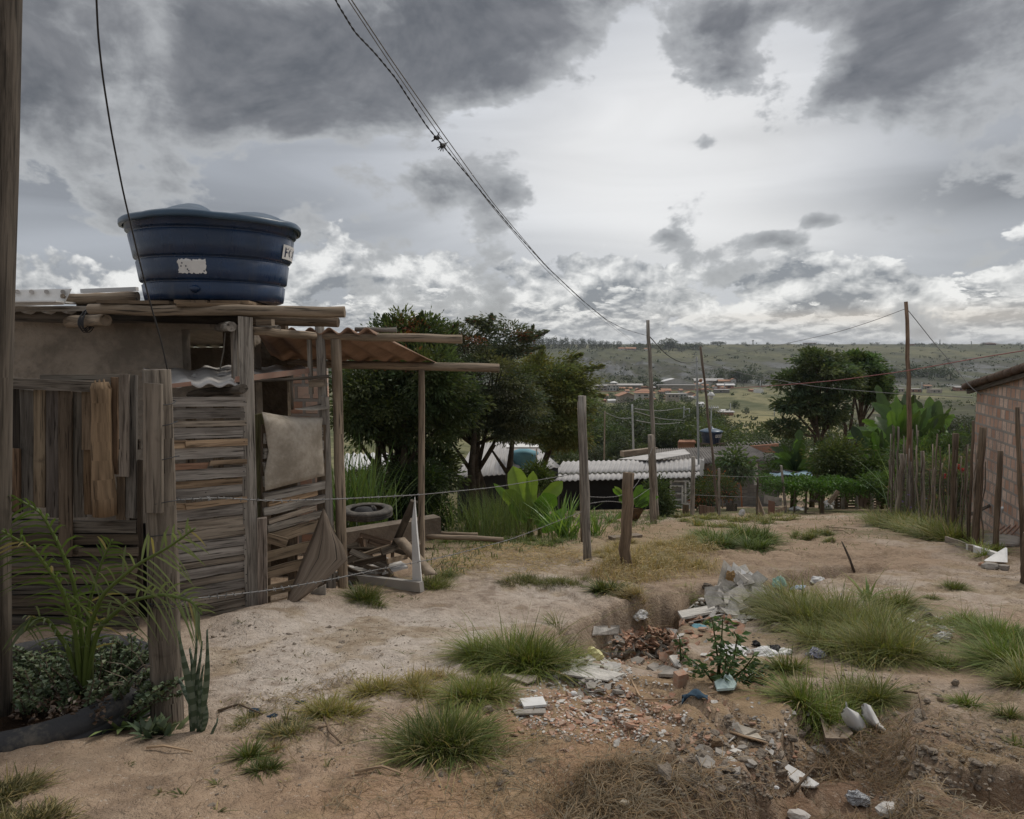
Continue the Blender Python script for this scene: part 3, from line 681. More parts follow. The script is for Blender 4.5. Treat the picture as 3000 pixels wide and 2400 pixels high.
# ---- tank stand: posts, beams, planks ----
st=thing('tank_stand','rough timber stand of posts and round logs carrying the blue water tank','stand',(P(740,1823,5.3).x,5.3,P(740,1823,5.3).z))
mb=MB(); logp(mb,261,906,5.4,1010,914,5.42,30,33,16,12,.02,.008); mb.build('beam','log',st)
mb=MB(); mb.ti=(.55,.52,.5); logp(mb,700,938,5.85,991,945,5.75,26,28,12,6,.03); mb.build('beam','log',st)
mb=MB(); logp(mb,300,930,6.9,960,930,6.9,26,26,10,6,.03); mb.build('beam','woodd',st)
mb=MB(); logp(mb,678,957,5.24,640,960,6.4,30,24,12,4,.03); mb.build('cross_log','wood',st)
mb=MB(); logp(mb,815,962,5.62,740,960,5.9,19,18,10,3,.03); mb.build('cross_log','wood',st)
mb=MB(); mb.board(P(755,945,5.55),P(800,945,5.55),.05,.08,(0,0,1)); mb.build('packing_block','woodb',st)
mb=MB(); mb.board(P(741,1850,5.3),P(719,927,5.3),.098,.07,(1,.3,0),8,.03,.01,.003); mb.build('post','wood',st)
mb=MB(); mb.board(P(692,1112,5.32),P(690,950,5.32),.034,.03,(1,0,0),3,.05,.005); mb.ti=(.7,.65,.6); mb.board(P(684,1108,5.34),P(682,968,5.34),.02,.03,(1,0,0),3,.05,.005); mb.build('brace','wood',st)
mb=MB(); logp(mb,972,1800,6.0,936,952,6.0,27,27,12,9,.03,.006); mb.build('post','wood',st)
mb=MB(); logp(mb,739,970,5.45,922,985,5.95,24,23,12,6,.04,.01); mb.build('cross_beam','log',st)
mb=MB(); mb.board(P(908,1125,5.9),P(951,1121,5.9),.06,.07,(0,0,1),2,.05); mb.build('bracket','woodb',st)
mb=MB(); mb.board(P(906,995,6.02),P(912,1155,6.02),.03,.05,(1,0,0),2,.05); mb.build('brace','wood',st)
rr_=random.Random(3)
for i,(x0,x1,Y0) in enumerate(((318,410,5.5),(405,520,5.52),(530,620,5.5),(622,735,5.46))):
    mb=MB(); mb.ti=(.6,.55,.5) if i<2 else (.85,.75,.65); z=P(600,893,5.4).z
    a=P(x0,893,Y0);b=P(x1,893,Y0); w=b.x-a.x
    mb.board(((a.x+b.x)/2,5.36+.02*i,z+.02),((a.x+b.x)/2-.25,7.0,z+.03),w*.97,.026,(1,0,0),4,.03,.02,.003); mb.build('plank','woodb',st)
mb=MB(); mb.ti=(.75,.65,.55); mb.board(P(520,892,5.37),P(742,896,5.5),.03,.1,(0,0,1),3,.1,.01); mb.build('plank','woodb',st)
# ---- the big water tank ----
TS=.915
tc=P(634,880,6.0); tc.z=P(600,893,5.4).z+.045
tk=thing('water_tank','large dark blue plastic water tank with ribbed sides and lid, on the timber stand','water tank',tc)
prof=[(a_*TS,b_*TS) for a_,b_ in [(.0,.0),(.57,.0),(.592,.01),(.60,.05),(.612,.143),(.598,.150),(.598,.166),(.622,.172),(.628,.18),(.652,.342),(.638,.35),(.638,.366),(.662,.372),(.668,.38),(.704,.572),(.690,.58),(.690,.596),(.716,.602),(.724,.61),(.728,.66),(.745,.665),(.745,.685)]]
mb=MB(); mb.lathe(tc,prof,96); mb.build('body','tank',tk)
def lidf(r,z,an):
    k=max(0,math.cos(an*4))**.7; f=math.exp(-((r-.40)/.22)**2); return r,z+.05*k*f-(.028*(1-k)*f)
mb=MB(); mb.lathe(tc+Vector((0,0,.668*TS)),[(a_*TS,b_*(.62 if b_>.06 else .9)) for a_,b_ in [(.742,-.012),(.765,-.016),(.772,.0),(.770,.03),(.755,.045),(.70,.052),(.655,.060),(.63,.085),(.60,.105),(.55,.122),(.48,.138),(.40,.155),(.30,.178),(.2,.196),(.1,.206),(.0,.208)]],128,True,rfn=lidf); mb.build('lid','tanklid',tk)
def front_ang(px_off): # angle on the tank for a sideways offset seen from the road
    base_an=math.atan2(-tc.y,-tc.x); return base_an+math.asin(px_off)
def rad_at(z):
    zz=[p[1] for p in prof[2:]]; return float(np.interp(z,zz,[p[0] for p in prof[2:]]))
def wrap_patch(mb,a0,a1,z0,z1,off,n=14,m=6,rag=0.0):
    ids=[]
    for j in range(m+1):
        row=[]
        for i in range(n+1):
            an=a0+(a1-a0)*i/n; z=z0+(z1-z0)*j/m
            if rag and (i in(0,n)): an+=random.uniform(-1,1)*rag
            if rag and (j in(0,m)): z+=random.uniform(-1,1)*rag*.5
            r=max(rad_at(z),rad_at(z+.02),rad_at(z-.02))+off; row.append(tc+Vector((math.cos(an)*r,math.sin(an)*r,z)))
        ids.append(mb.add(row))
    for j in range(m):
        for i in range(n): 
            if rag and random.random()<.04: continue
            a=ids[j]+i;b=ids[j+1]+i; mb.face((a,a+1,b+1,b),((0,0),(1,0),(1,1),(0,1)))
mb=MB(); wrap_patch(mb,front_ang(-.44),front_ang(-.11),.195,.30,.003,22,9,.012); mb.build('sticker','white',tk)
def text_mesh(txt):
    cu=bpy.data.curves.new('lettering','FONT'); cu.body=txt; cu.size=1; cu.extrude=0; cu.offset=.022; cu.space_character=1.05
    ob=bpy.data.objects.new('lettering',cu); COL.objects.link(ob); dg=bpy.context.evaluated_depsgraph_get(); me=bpy.data.meshes.new_from_object(ob.evaluated_get(dg))
    bpy.data.objects.remove(ob); V=[v.co.copy() for v in me.vertices]; Fc=[tuple(p.vertices) for p in me.polygons]; bpy.data.meshes.remove(me); return V,Fc
def lettering(mb,txt,fn):
    V,Fc=text_mesh(txt); n=mb.add([fn(v.x,v.y) for v in V])
    for f in Fc: mb.face(tuple(n+i for i in f),[(0,0)]*len(f))
a0=front_ang(.835); mb=MB(); wrap_patch(mb,a0-.02,a0+1.12,.36,.475,.004,24,3); mb.build('label','white',tk)
mb=MB(); lettering(mb,'FORTLEV',lambda u,v:(lambda an,z,r:tc+Vector((math.cos(an)*r,math.sin(an)*r,z)))(a0+.02+u*.13/.69*1.4,.378+v*.11,rad_at(.378+v*.11)+.008)); mb.build('lettering','ink',tk)
mb=MB(); mb.lathe(tc+(lambda an:Vector((math.cos(an)*.548,math.sin(an)*.548,.08)))(front_ang(-.27)),[(.0,.035),(.03,.02),(.045,0),(.03,-.02),(0,-.035)],14); mb.build('outlet_boss','tank',tk)
# ---- pergola ----
pg=thing('pergola','open timber pergola with a corrugated reddish sheet roof beside the shack','pergola',P(1006,1765,6.0))
mb=MB(); logp(mb,1007,1800,6.0,984,994,6.0,31,30,14,9,.015,.003); mb.build('post','log',pg)
mb=MB(); logp(mb,1234,1720,7.3,1235,1080,7.3,21,19,12,9,.015,.003); mb.build('post','log',pg)
mb=MB(); logp(mb,850,1200,7.9,850,1062,7.9,20,20,9,4,.03); mb.build('post','woodd',pg)
mb=MB(); logp(mb,935,985,6.0,1354,994,6.0,21,26,12,9,.02,.004); mb.build('beam','log',pg)
mb=MB(); logp(mb,825,1064,7.3,1463,1079,7.3,22,26,12,9,.02,.004); mb.build('beam','log',pg)
mb=MB(); mb.ti=(.7,.7,.7); logp(mb,1040,966,6.3,1162,967,6.3,14,15,10,3,.02); mb.build('beam','wood',pg)
fl=P(745,968,5.95); fr=P(1100,968,5.95); bl=P(800,1057,7.45); br=P(1290,1060,7.45)
mb=MB(); mb.corr(fl,fr,bl,br,6.5,.026,6,.008,.0,10,.008)
pr=mb.build('roof_sheet',['undr'],pg)
# ---- brick lean-to seen through the pergola ----
def brickwall(mb,a,b,z0,z1,th=.12):
    """vertical wall between plan points a and b with metric UVs on its sides"""
    a=Vector((a[0],a[1],0)); b=Vector((b[0],b[1],0)); L=(b-a).length; nrm=Vector((-(b-a).y,(b-a).x,0)).normalized()*th
    def q(p,s): return (p.x,p.y,s)
    z0a,z0b=(z0 if isinstance(z0,tuple) else (z0,z0)); z1a,z1b=(z1 if isinstance(z1,tuple) else (z1,z1))
    c=[q(a,z0a),q(b,z0b),q(b,z1b),q(a,z1a)]; d=[q(a+nrm,z0a),q(b+nrm,z0b),q(b+nrm,z1b),q(a+nrm,z1a)]
    uv=((0,z0a),(L,z0b),(L,z1b),(0,z1a)); n=mb.add(c); mb.face((n,n+1,n+2,n+3),uv); m=mb.add(d); mb.face((m+3,m+2,m+1,m),(uv[3],uv[2],uv[1],uv[0]))
    e=((0,z0a),(th,z0a),(th,z1a),(0,z1a)); mb.face((m,n,n+3,m+3),e); mb.face((n+1,m+1,m+2,n+2),e); mb.face((n+3,n+2,m+2,m+3),((0,0),(L,0),(L,th),(0,th)))
a=P(822,1100,8.8);b=P(955,1100,8.8); mb=MB(); brickwall(mb,(a.x,8.8),(b.x,8.8),-2.0,P(880,1063,8.8).z); bw=mb.build('brick_wall','brickp'); tag(bw,'short wall of pink hollow bricks seen under the pergola roof behind the shack','wall')
# ---- vertical board fence ----
vf=thing('board_fence','tall fence of mismatched upright boards over level boards left of the thick post','fence',P(220,1870,4.65))
z2=lambda zx,zy:(zx*.371,1050+zy*.371)
def vb(zx0,zx1,zt_,zb_,tint,dY=0.0,mat=0,lean=0,jit=.03,ends=.004,th=.018):
    x,y=z2((zx0+zx1)/2,zt_); x2,y2=z2((zx0+zx1)/2+lean,zb_); Y=4.65+dY; mb=MB(); mb.ti=tuple(q*.72 for q in tint)
    mb.board(P(x2,y2,Y),P(x,y,Y),(zx1-zx0)*.371/F*Y,th,(1,0,0),5,jit,ends,.003); mb.build('board',('wood','woodb','woodd')[mat],vf)
for q in ((-60,10,240,1215,(.6,.6,.6),0,2),(10,75,240,1215,(.8,.8,.8),.01,2),(75,160,240,1215,(.45,.45,.45),.02,2),(163,270,245,1215,(.55,.55,.55),0,0),(272,360,250,1172,(1.05,1,.9),0,1),(370,466,255,1257,(.55,.52,.52),.01,0),
          (575,668,265,1257,(.6,.58,.55),0,0,12),(650,737,180,722,(.95,.85,.75),-.02,1),(662,757,600,1232,(.8,.65,.5),-.005,1,8),(880,932,150,912,(.9,.72,.6),.0,1),(950,1020,128,932,(1.0,.93,.88),-.03,0),
          (925,992,930,1272,(.8,.74,.68),0,1),(1002,1084,130,1257,(.68,.68,.68),.0,0,-6),(1088,1124,800,1900,(.5,.45,.4),.0,2),(60,160,712,1205,(.75,.6,.5),-.03,1),(-60,60,800,1205,(.7,.7,.7),-.02,0),(1030,1090,1257,2150,(.55,.5,.45),.02,2)): vb(*q)
vb(465,570,200,1562,(.62,.58,.55),-.03,1,3)
mb=MB(); x,y=z2(795,185); mb.ti=(.8,.68,.55)  # the knotty split slab
pts=[];rd=[]
for zy,wx,cx in ((1240,90,830),(1100,92,822),(950,85,812),(800,78,806),(650,80,802),(500,78,800),(350,74,798),(240,78,797),(190,60,792)):
    X_,Y_=z2(cx,zy); pts.append(P(X_,Y_,4.6)); rd.append(pxr(wx*1.9*.371,4.6))
mb.tube(pts,rd,14,.05)
for k in range(9): xx,yy=z2(740+k*14,205); mb.tube([P(xx,yy+12,4.6),P(xx+random.uniform(-3,3),yy-random.uniform(2,18),4.6)],[.02,.003],5,.1)
mb.build('split_slab','woodb',vf)
mb=MB(); mb.ti=(.5,.48,.46); x,y=z2(-80,190); x2,y2=z2(742,225); mb.board(P(x,y,4.6),P(x2,y2,4.6),85*.371/F*4.6,.022,(0,0,1),6,.03,.003,.002); mb.build('rail','wood',vf)
mb=MB(); mb.ti=(.55,.53,.5); x,y=z2(320,160); x2,y2=z2(955,158); mb.board(P(x,y,4.72),P(x2,y2,4.72),60*.371/F*4.7,.02,(0,0,1),5,.06,.003,.002); mb.build('rail','wood',vf)
mb=MB(); mb.ti=(.45,.42,.4); mb.board(P(0,1300,4.72),P(410,1302,4.72),.07,.02,(0,0,1)); mb.build('rail','woodd',vf)
ys=[(1525,1561),(1566,1597),(1601,1628),(1632,1659),(1650,1680),(1686,1712),(1716,1741),(1745,1776),(1781,1800),(1804,1832),(1837,1872)]
for i,(a_,b_) in enumerate(ys):
    mb=MB(); v=random.uniform(.28,.55); mb.ti=(v*1.03,v,v*.95); xe=random.uniform(398,408); s=random.uniform(-4,4)
    if i in (2,4,7):
        xm=random.uniform(230,300); mb.board(P(-60,(a_+b_)/2,4.66),P(xm,(a_+b_)/2+s*.3,4.66),(b_-a_)/F*4.66,.02,(0,0,1),4,.08,.006,.003); mb.board(P(xm-8,(a_+b_)/2+3,4.63),P(xe,(a_+b_)/2+s,4.63),(b_-a_-3)/F*4.66,.02,(0,0,1),4,.1,.006,.003)
    else: mb.board(P(-60,(a_+b_)/2,4.65),P(xe,(a_+b_)/2+s,4.65),(b_-a_)/F*4.65,.02,(0,0,1),5,.06,.006,.003)
    mb.build('board','woodb' if i%3 else 'wood',vf)
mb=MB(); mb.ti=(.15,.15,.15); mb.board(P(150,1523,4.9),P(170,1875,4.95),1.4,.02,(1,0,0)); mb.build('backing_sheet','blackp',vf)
# ---- horizontal slat panel ----
sp_=thing('slat_panel','panel of horizontal weathered pallet slats between the thick post and the corner post','fence',P(620,1835,5.1))
rows=[(300,80,0,1),(393,85,0,.95),(500,46,1,.95),(555,88,0,.95),(650,66,2,1.1),(715,92,0,1),(840,50,3,1),(893,86,0,.9),(984,58,2,.85),(1043,92,0,1.05),(1148,54,2,.95),(1207,94,0,1.05),(1308,86,1,1.1),(1386,92,1,1),(1486,76,0,.95),(1566,76,0,1.0),(1648,44,1,.8),(1700,82,0,1.0),(1790,60,1,.95),(1850,84,0,.95),(1945,62,1,.9),(2010,70,1,1.0),(2085,84,1,1.05)]
for i,(zy,h,k,v) in enumerate(rows):
    mb=MB(); w=random.uniform(.97,1.05); t={0:(.88*w,.88*w,.9*w),1:(1.0,.93,.85),2:(1.15,1.0,.85),3:(1.1,.8,.7)}[k]; w2=random.uniform(.9,1.35); mb.ti=tuple(v*q*w2 for q in t)
    yl=1050+(zy+h/2)*.371; yr=1050+(305+(zy-300)*.918+h*.46)*.371; hh=h*.371/F*4.97*.96; dz=random.uniform(-.006,.006)
    xr_=731+random.uniform(-4,3); xl_=470
    if k==3:
        mb.board(P(xl_,yl,4.9),P(608,(yl+yr)/2,5.1),hh,.02,(0,0,1),3,.06,.01); mb.ti=(1.1,.98,.86); mb.board(P(612,(yl+yr)/2-6,5.08),P(722,yr-4,5.27),hh*.85,.02,(0,0,1),3,.06,.01)
    elif k==2 and i in(4,10): 
        mb.board(P(xl_,yl,4.9),P(545,yl-2,5.0),hh,.02,(0,0,1),2,.05,.005); mb.board(P(543,yl-1,4.98),P(xr_-4,yr,5.28),hh*.92,.02,(0,0,1),4,.06,.01)
    else: mb.board(P(xl_,yl+dz*300,4.91),P(xr_,yr,5.29),hh,.02,(0,0,1),6,.05,.006,.003)
    mb.build('slat','wood' if k in(0,1) else 'woodb',sp_)
for xx in (560,640,722):
    mb=MB(); mb.ti=(.7,.65,.6); Y=4.9+(xx-470)/260*.38+.03; mb.board(P(xx,1850,Y),P(xx,1170,Y),.07,.025,(1,.6,0),3,.05); mb.build('batten','woodb',sp_)
# nail heads
mb=MB()
for i,(zy,h,k,v) in enumerate(rows):
    for t in (.12,.45,.93):
        x=490+245*t; Y=4.93+.36*(t*.92+.08)-.018; yl=1050+(zy+h/2)*.371; yr=1050+(305+(zy-300)*.918+h*.46)*.371; mb.ti=(.3,.3,.3); mb.rock(P(x+random.uniform(-4,4),yl+(yr-yl)*(t*.92+.08),Y),.0045,1,1,1)
mb.build('nail','cable',sp_)
# ---- door of slats with hanging sheet ----
dr=thing('slatted_door','crooked door of weathered slats covered by a pale hanging sheet','door',P(860,1800,5.6))
z5=lambda zx,zy:(650+zx*.371,1300+zy*.371); z4=lambda zx,zy:(650+zx*.371,850+zy*.371)
def dY(x): return 5.38+(x-770)/190*.55
for (xl_,a_,xr_,b_,h,t,k) in ((330,425,810,325,70,(.95,.95,.95),0),(362,482,750,385,44,(1.25,1.05,.85),1),(330,540,812,430,66,(.9,.9,.9),0),(372,615,740,500,40,(1.1,1,.9),0),(360,672,812,545,58,(.85,.83,.8),0),(345,760,760,640,90,(.8,.75,.68),1),
                       (330,900,720,800,86,(.62,.58,.52),1),(330,1030,720,925,84,(.65,.6,.54),1),(330,1175,720,1070,84,(.62,.57,.5),1),(330,1310,700,1200,82,(.72,.62,.5),1),(330,300,800,215,80,(.8,.8,.8),0),(330,190,800,110,80,(.8,.8,.8),0),(330,80,800,10,80,(.8,.8,.8),0),(330,-40,800,-90,80,(.8,.8,.8),0)):
    mb=MB(); mb.ti=t; A=z5(xl_,a_);B_=z5(xr_,b_); mb.board(P(A[0],A[1],dY(A[0])),P(B_[0],B_[1],dY(B_[0])),h*.371/F*5.5,.02,(0,0,1),5,.07,.008,.003); mb.build('slat','wood' if k==0 else 'woodb',dr)
mb=MB(); mb.ti=(.95,.88,.78); A=z5(350,740);B_=z5(520,790); mb.board(P(*A,5.33),P(*B_,5.4),.075,.02,(0,0,1),2,.05,.01); mb.build('broken_slat','woodb',dr)
for (zx,t) in ((345,(.6,.55,.5)),(560,(.5,.45,.4)),(790,(.6,.55,.5))):
    mb=MB(); mb.ti=t; a_=z5(zx,1380); b_=z5(zx,-150); mb.board(P(*a_,dY(a_[0])+.035),P(*b_,dY(b_[0])+.035),.07,.03,(1,.9,0),3,.05); mb.build('stile','woodb',dr)
# hanging sheet
def sheet(name,mat,parent,grid,th,label=None,cat=None,tint=(1,1,1)):
    mb=MB(); mb.ti=tint; n=len(grid); m=len(grid[0]); ids=[mb.add(r) for r in grid]; nn=(Vector(grid[0][-1])-Vector(grid[0][0])).cross(Vector(grid[-1][0])-Vector(grid[0][0])).normalized()*th
    bk=[mb.add([Vector(p)+nn for p in r]) for r in grid]
    for j in range(n-1):
        for i in range(m-1):
            uv=((i/m,j/n),((i+1)/m,j/n),((i+1)/m,(j+1)/n),(i/m,(j+1)/n)); a,b=ids[j]+i,ids[j+1]+i; mb.face((a,b,b+1,a+1),(uv[0],uv[3],uv[2],uv[1]),True); a,b=bk[j]+i,bk[j+1]+i; mb.face((a,a+1,b+1,b),uv,True)
    q=((0,0),(.01,0),(.01,.01),(0,.01))
    for i in range(m-1): mb.face((ids[0]+i,ids[0]+i+1,bk[0]+i+1,bk[0]+i),q); mb.face((ids[-1]+i+1,ids[-1]+i,bk[-1]+i,bk[-1]+i+1),q)
    for j in range(n-1): mb.face((ids[j+1],ids[j],bk[j],bk[j+1]),q); mb.face((ids[j]+m-1,ids[j+1]+m-1,bk[j+1]+m-1,bk[j]+m-1),q)
    if parent is not None: return mb.build(name,mat,parent)
    c=Vector(grid[-1][m//2]); o=mb.build(name,mat,None,c); return tag(o,label,cat)
gr=[]
for j in range(15):
    t=j/14; L=(np.interp(t,[0,.1,.5,.8,1],[318,335,372,338,345]),np.interp(t,[0,1],[962,1585])); Rr=(np.interp(t,[0,.15,.5,1],[800,790,795,812]),np.interp(t,[0,1],[1000,1465])); row=[]
    for i in range(13):
        s=i/12; zx=L[0]+(Rr[0]-L[0])*s; zy=L[1]+(Rr[1]-L[1])*s+ (18*math.sin(s*3.1))*(1-t); x,y=z4(zx,zy)
        Y=dY(x)-.06-.05*math.sin(t*3.14)*math.cos((s-.55)*4)+(.10*(1-t/.12)**2 if t<.12 else 0)
        row.append(P(x,y,Y))
    gr.append(row)
sheet('hanging_sheet','ply',dr,gr,.006,tint=(1.0,.95,.88))
gr=[]
for j in range(4):
    row=[]
    for i in range(9):
        s=i/8; t=j/3; x,y=z4(575+(850-575)*s,935-55*s**1.3+t*(75*s*(1-.3*s))); row.append(P(x,y,dY(x)-.02+.10*(1-t)))
    gr.append(row)
sheet('sheet_flap','ply',dr,gr,.006,tint=(.85,.82,.78))
# leaning brown sheet: triangle-like, curled
poly=[(800,512,5.62),(882,682,5.55),(908,702,5.5),(950,800,5.42),(988,918,5.36),(928,980,5.36),(840,1050,5.33),(700,1170,5.28),(580,1265,5.25),(480,1335,5.2),(505,1270,5.25),(620,960,5.4),(720,720,5.52)]
gr=[]
Lft=[(800,512,5.62),(755,625,5.57),(700,765,5.5),(640,900,5.44),(580,1060,5.36),(530,1190,5.28),(478,1330,5.2)]
Rgt=[(802,514,5.6),(885,690,5.5),(950,800,5.42),(988,918,5.36),(860,1035,5.32),(700,1170,5.26),(482,1334,5.2)]
for (a,b) in zip(Lft,Rgt):
    row=[]
    for i in range(9):
        s=i/8; x,y=z5(a[0]+(b[0]-a[0])*s,a[1]+(b[1]-a[1])*s); row.append(P(x,y,a[2]+(b[2]-a[2])*s-.03*math.sin(3.1*s)))
    gr.append(row)
sheet('hardboard_sheet','plyd',None,gr,.006,'brown curled hardboard sheet leaning against the slatted door','board')
gr=[[P(*z5(700+s*120,1170+s*-60+t*60),5.5) for s in (0,.5,1)] for t in (0,.5,1.6)]
sheet('plank','ply',None,gr,.01,'pale broken board end standing under the brown hardboard sheet','board')
# small posts round the door
post('door_post','short square post standing in front of the slat door hinge side',768,1515,770,1822,26,28,5.25,'wood','door posts',square=True,tint=(.85,.78,.75))
post('door_post','greenish mossy post left of the hanging sheet',758,1213,757,1800,28,30,5.5,'woodb','door posts',square=True,tint=(.72,.82,.55))
post('door_post','narrow grey board upright between door and round pergola post',952,1165,976,1772,22,22,5.95,'wood','door posts',square=True,tint=(.95,.95,.95))
post('thick_gate_post','thick cracked old timber post wound with barbed wire in front of the slat panel',459,1083,492,2157,76,96,3.04,'wood','gate posts',n=14,jit=.035,wob=.003,tint=(.56,.52,.48),seg=12)
_a=P(428,1102,3.02); mb=MB(); mb.ti=(.62,.58,.54); mb.board(P(452,1500,2.985),P(450,1124,2.985),.075,.03,(1,0,0),6,.03,.004,.002); 
tag(mb.build('wood_splint','wood',None,P(450,1500,2.985)),'flat plank fixed to the upper front of the thick gate post','plank')
# ================= wires =================
def wire(name,label,pts,Y0,Y1,r,mat='cable',n=5,cat='wire',group=None,twist=False,barbs=0,r1=None):
    """pts = picture points along the wire; depth runs Y0..Y1 as a straight line in plan"""
    x0,x1=pts[0][0],pts[-1][0]; tot=[0]
    for a,b in zip(pts[:-1],pts[1:]): tot.append(tot[-1]+math.hypot(b[0]-a[0],b[1]-a[1]))
    out=[]; K=max(10,int(tot[-1]/28)) if not twist else int(tot[-1]/7)
    for i in range(K+1):
        s=tot[-1]*i/K; x=float(np.interp(s,tot,[p[0] for p in pts])); y=float(np.interp(s,tot,[p[1] for p in pts]))
        f=(s/tot[-1]); inv=1/Y0+(1/Y1-1/Y0)*f; out.append(P(x,y,1/inv))
    # smooth
    for _ in range(2 if not twist else 6):
        out=[out[0]]+[(out[i-1]+out[i]*2+out[i+1])/4 for i in range(1,len(out)-1)]+[out[-1]]
    mb=MB()
    if twist:
        for ph in (0,math.pi):
            q=[p+Vector((math.cos(i*1.1+ph)*r*.9,0,math.sin(i*1.1+ph)*r*.9)) for i,p in enumerate(out)]; mb.tube(q,r*.8,4,0,False)
    else: mb.tube(out,r if r1 is None else [r+(r1-r)*i/(len(out)-1) for i in range(len(out))],n,0,False)
    if barbs:
        L=sum((b-a).length for a,b in zip(out[:-1],out[1:])); k=int(L/barbs)
        for j in range(k):
            f=(j+.5)/k*(len(out)-1); i=int(f); p=out[i].lerp(out[min(i+1,len(out)-1)],f-i)
            for _ in range(2):
                d=Vector([random.uniform(-1,1) for _ in range(3)]).normalized()*.013; mb.tube([p-d,p+d],r*.8,3,0,False)
    o=mb.build(name,mat,None,out[0]); tag(o,label,cat,group); return o
wire('power_cable','thin black cable falling from the top left of the view to the thick gate post',[(281,-40),(287,100),(300,220),(325,380),(360,560),(400,730),(440,890),(470,990),(490,1082)],2.2,3.0,.0032)
wire('twisted_cable','twisted black service cable running from overhead to the tall pole by the white roof',[(960,-60),(985,5),(1040,95),(1098,155),(1160,230),(1250,370),(1300,430),(1390,538),(1500,670),(1600,780),(1700,875),(1780,940),(1830,965),(1896,984)],3.4,16.0,.0034,twist=True)
wire('thin_wire','single thin wire above the twisted cable, upper of two',[(1010,-30),(1030,0),(1150,180),(1300,395),(1440,590),(1600,780),(1740,910),(1868,1010)],3.6,24,.0035,'wire')
wire('thin_wire','single thin wire above the twisted cable, lower of two',[(1020,0),(1140,182),(1290,400),(1430,592),(1590,782),(1730,912),(1855,1005)],3.7,24,.003,'wire')
for (x,y,Y,l) in ((1279,404,5.1,'upper'),(1297,426,5.25,'lower')):
    c=P(x,y,Y); mb=MB(); mb.rock(c,.022,1.2,1,.8,.5)
    for k in range(5): d=Vector((random.uniform(-1,1),random.uniform(-.3,.3),random.uniform(-1,1))).normalized()*.045; mb.tube([c-d*.3,c+d],[.006,.003],4)
    tag(mb.build('cable_clamp','cable',None,c),'%s of two small black wire clamps on the twisted cable'%l,'clamp')
wire('service_cable','black cable sagging from the tall pole with a dark clamp on it',[(1902,985),(1925,1010),(1945,1035),(1965,1048),(1990,1062),(2020,1068),(2045,1058)],16,24,.012)
wire('service_cable','twisted grey cable from the right hand pole down to the left',[(2652,905),(2560,940),(2450,975),(2320,1003),(2200,1030),(2060,1048)],14.6,26,.006,'wire')
wire('service_cable','pale cable running from the right hand pole down to the brick house eave',[(2657,905),(2690,945),(2740,1010),(2790,1065),(2830,1120),(2850,1145),(2875,1158)],14.6,12.6,.009,'wire')
wire('red_white_cable','red and white twisted cable crossing the valley above the dark roof',[(3060,1018),(2860,1050),(2650,1088),(2450,1115),(2300,1128),(2100,1140),(1880,1148),(1640,1146)],10,40,.008,'redcable')
wire('thin_wire','faint grey wire from the leaning pole toward the right house',[(2060,1065),(2200,1100),(2400,1135),(2600,1152),(2850,1165)],24,15,.008,'wire')
# barbed wire
bwg='barbed wires of the left fence'
wire('barbed_wire','barbed wire strand at door height from the thick post past the pergola',[(505,1466),(640,1458),(790,1468),(1000,1462),(1230,1450),(1450,1428),(1706,1385)],3.05,8.7,.0032,'wire',4,'barbed wire',bwg,barbs=.12)
wire('barbed_wire','lower barbed wire strand rising past the leaning hardboard sheet',[(530,1757),(660,1745),(780,1731),(960,1700),(1100,1670),(1300,1632),(1500,1580),(1715,1495)],3.05,8.7,.0032,'wire',4,'barbed wire',bwg,barbs=.12)
wire('barbed_wire','barbed wire from the tall post to the stump post and pole, upper strand',[(1712,1478),(1790,1465),(1836,1478),(1905,1430)],8.7,13,.004,'wire',4,'barbed wire',bwg,barbs=.15)
wire('barbed_wire','slack barbed wire hanging between the round posts near the treetop line',[(1718,1455),(1800,1460),(1860,1440),(1912,1310)],8.7,13,.004,'wire',4,'barbed wire',bwg,barbs=.15)
mb=MB()
for k,(yy,wd) in enumerate(((1180,40),(1240,42),(1340,43),(1466,45),(1560,46),(1757,48),(1766,48))):
    mb.tube([P(468+k*4,yy,3.04)+Vector((math.cos(a)*pxr(wd*2,3.04)*1.06,math.sin(a)*pxr(wd*2,3.04)*1.06,.006*math.sin(a*2+k))) for a in np.linspace(0,6.28,21)],.0022,4,0,False)
tag(mb.build('wire_winding','cable',None,P(490,1766,3.04)),'rusty wire wound round the thick gate post','wire')
# ================= posts in the middle =================
gm='wooden posts along the dropped fence'
post('fence_post','tall weathered round post nearest the stump, right of the dark tree',1705,1160,1722,1640,24,26,None,'wood',gm,n=12,jit=.03)
post('fence_post','thinner companion of the tall weathered post, half hidden behind it',1697,1178,1708,1560,12,14,8.75,'wood',gm,tint=(.8,.75,.7))
post('stump_post','short crooked dark stump post',1842,1385,1830,1668,32,36,None,'woodd',gm,n=11,jit=.09,wob=.03,tint=(1.7,1.5,1.3))
post('fence_post','round post in front of the tall pole by the white roof',1906,1274,1916,1536,17,20,None,'wood',gm,tint=(.95,.9,.85))
post('tall_pole','tall slim pole carrying the twisted cable beside the white corrugated roof',1898,938,1925,1512,10,15,16,'wood','tall poles',n=9,jit=.03,wob=.012,seg=12)
post('fence_post','short grey post at the right end of the white roof',2031,1338,2028,1520,12,14,17,'wood',gm)
post('tall_pole','thin crooked leaning pole in front of the small water tank',2052,1015,2108,1510,7,8,19,'wood','tall poles',n=7,jit=.06,wob=.02,seg=10,tint=(.6,.52,.48))
post('concrete_pole','slim grey pole left of the leaning crooked pole',2041,1045,2050,1500,6,7,24,'concrete','tall poles',n=7,jit=.01,wob=.0,tint=(.8,.8,.8))
post('concrete_pole','pale concrete pole rising from the trees left of the tall pole',1852,1185,1857,1345,5.5,6,40,'concrete','valley poles',jit=0,wob=0)
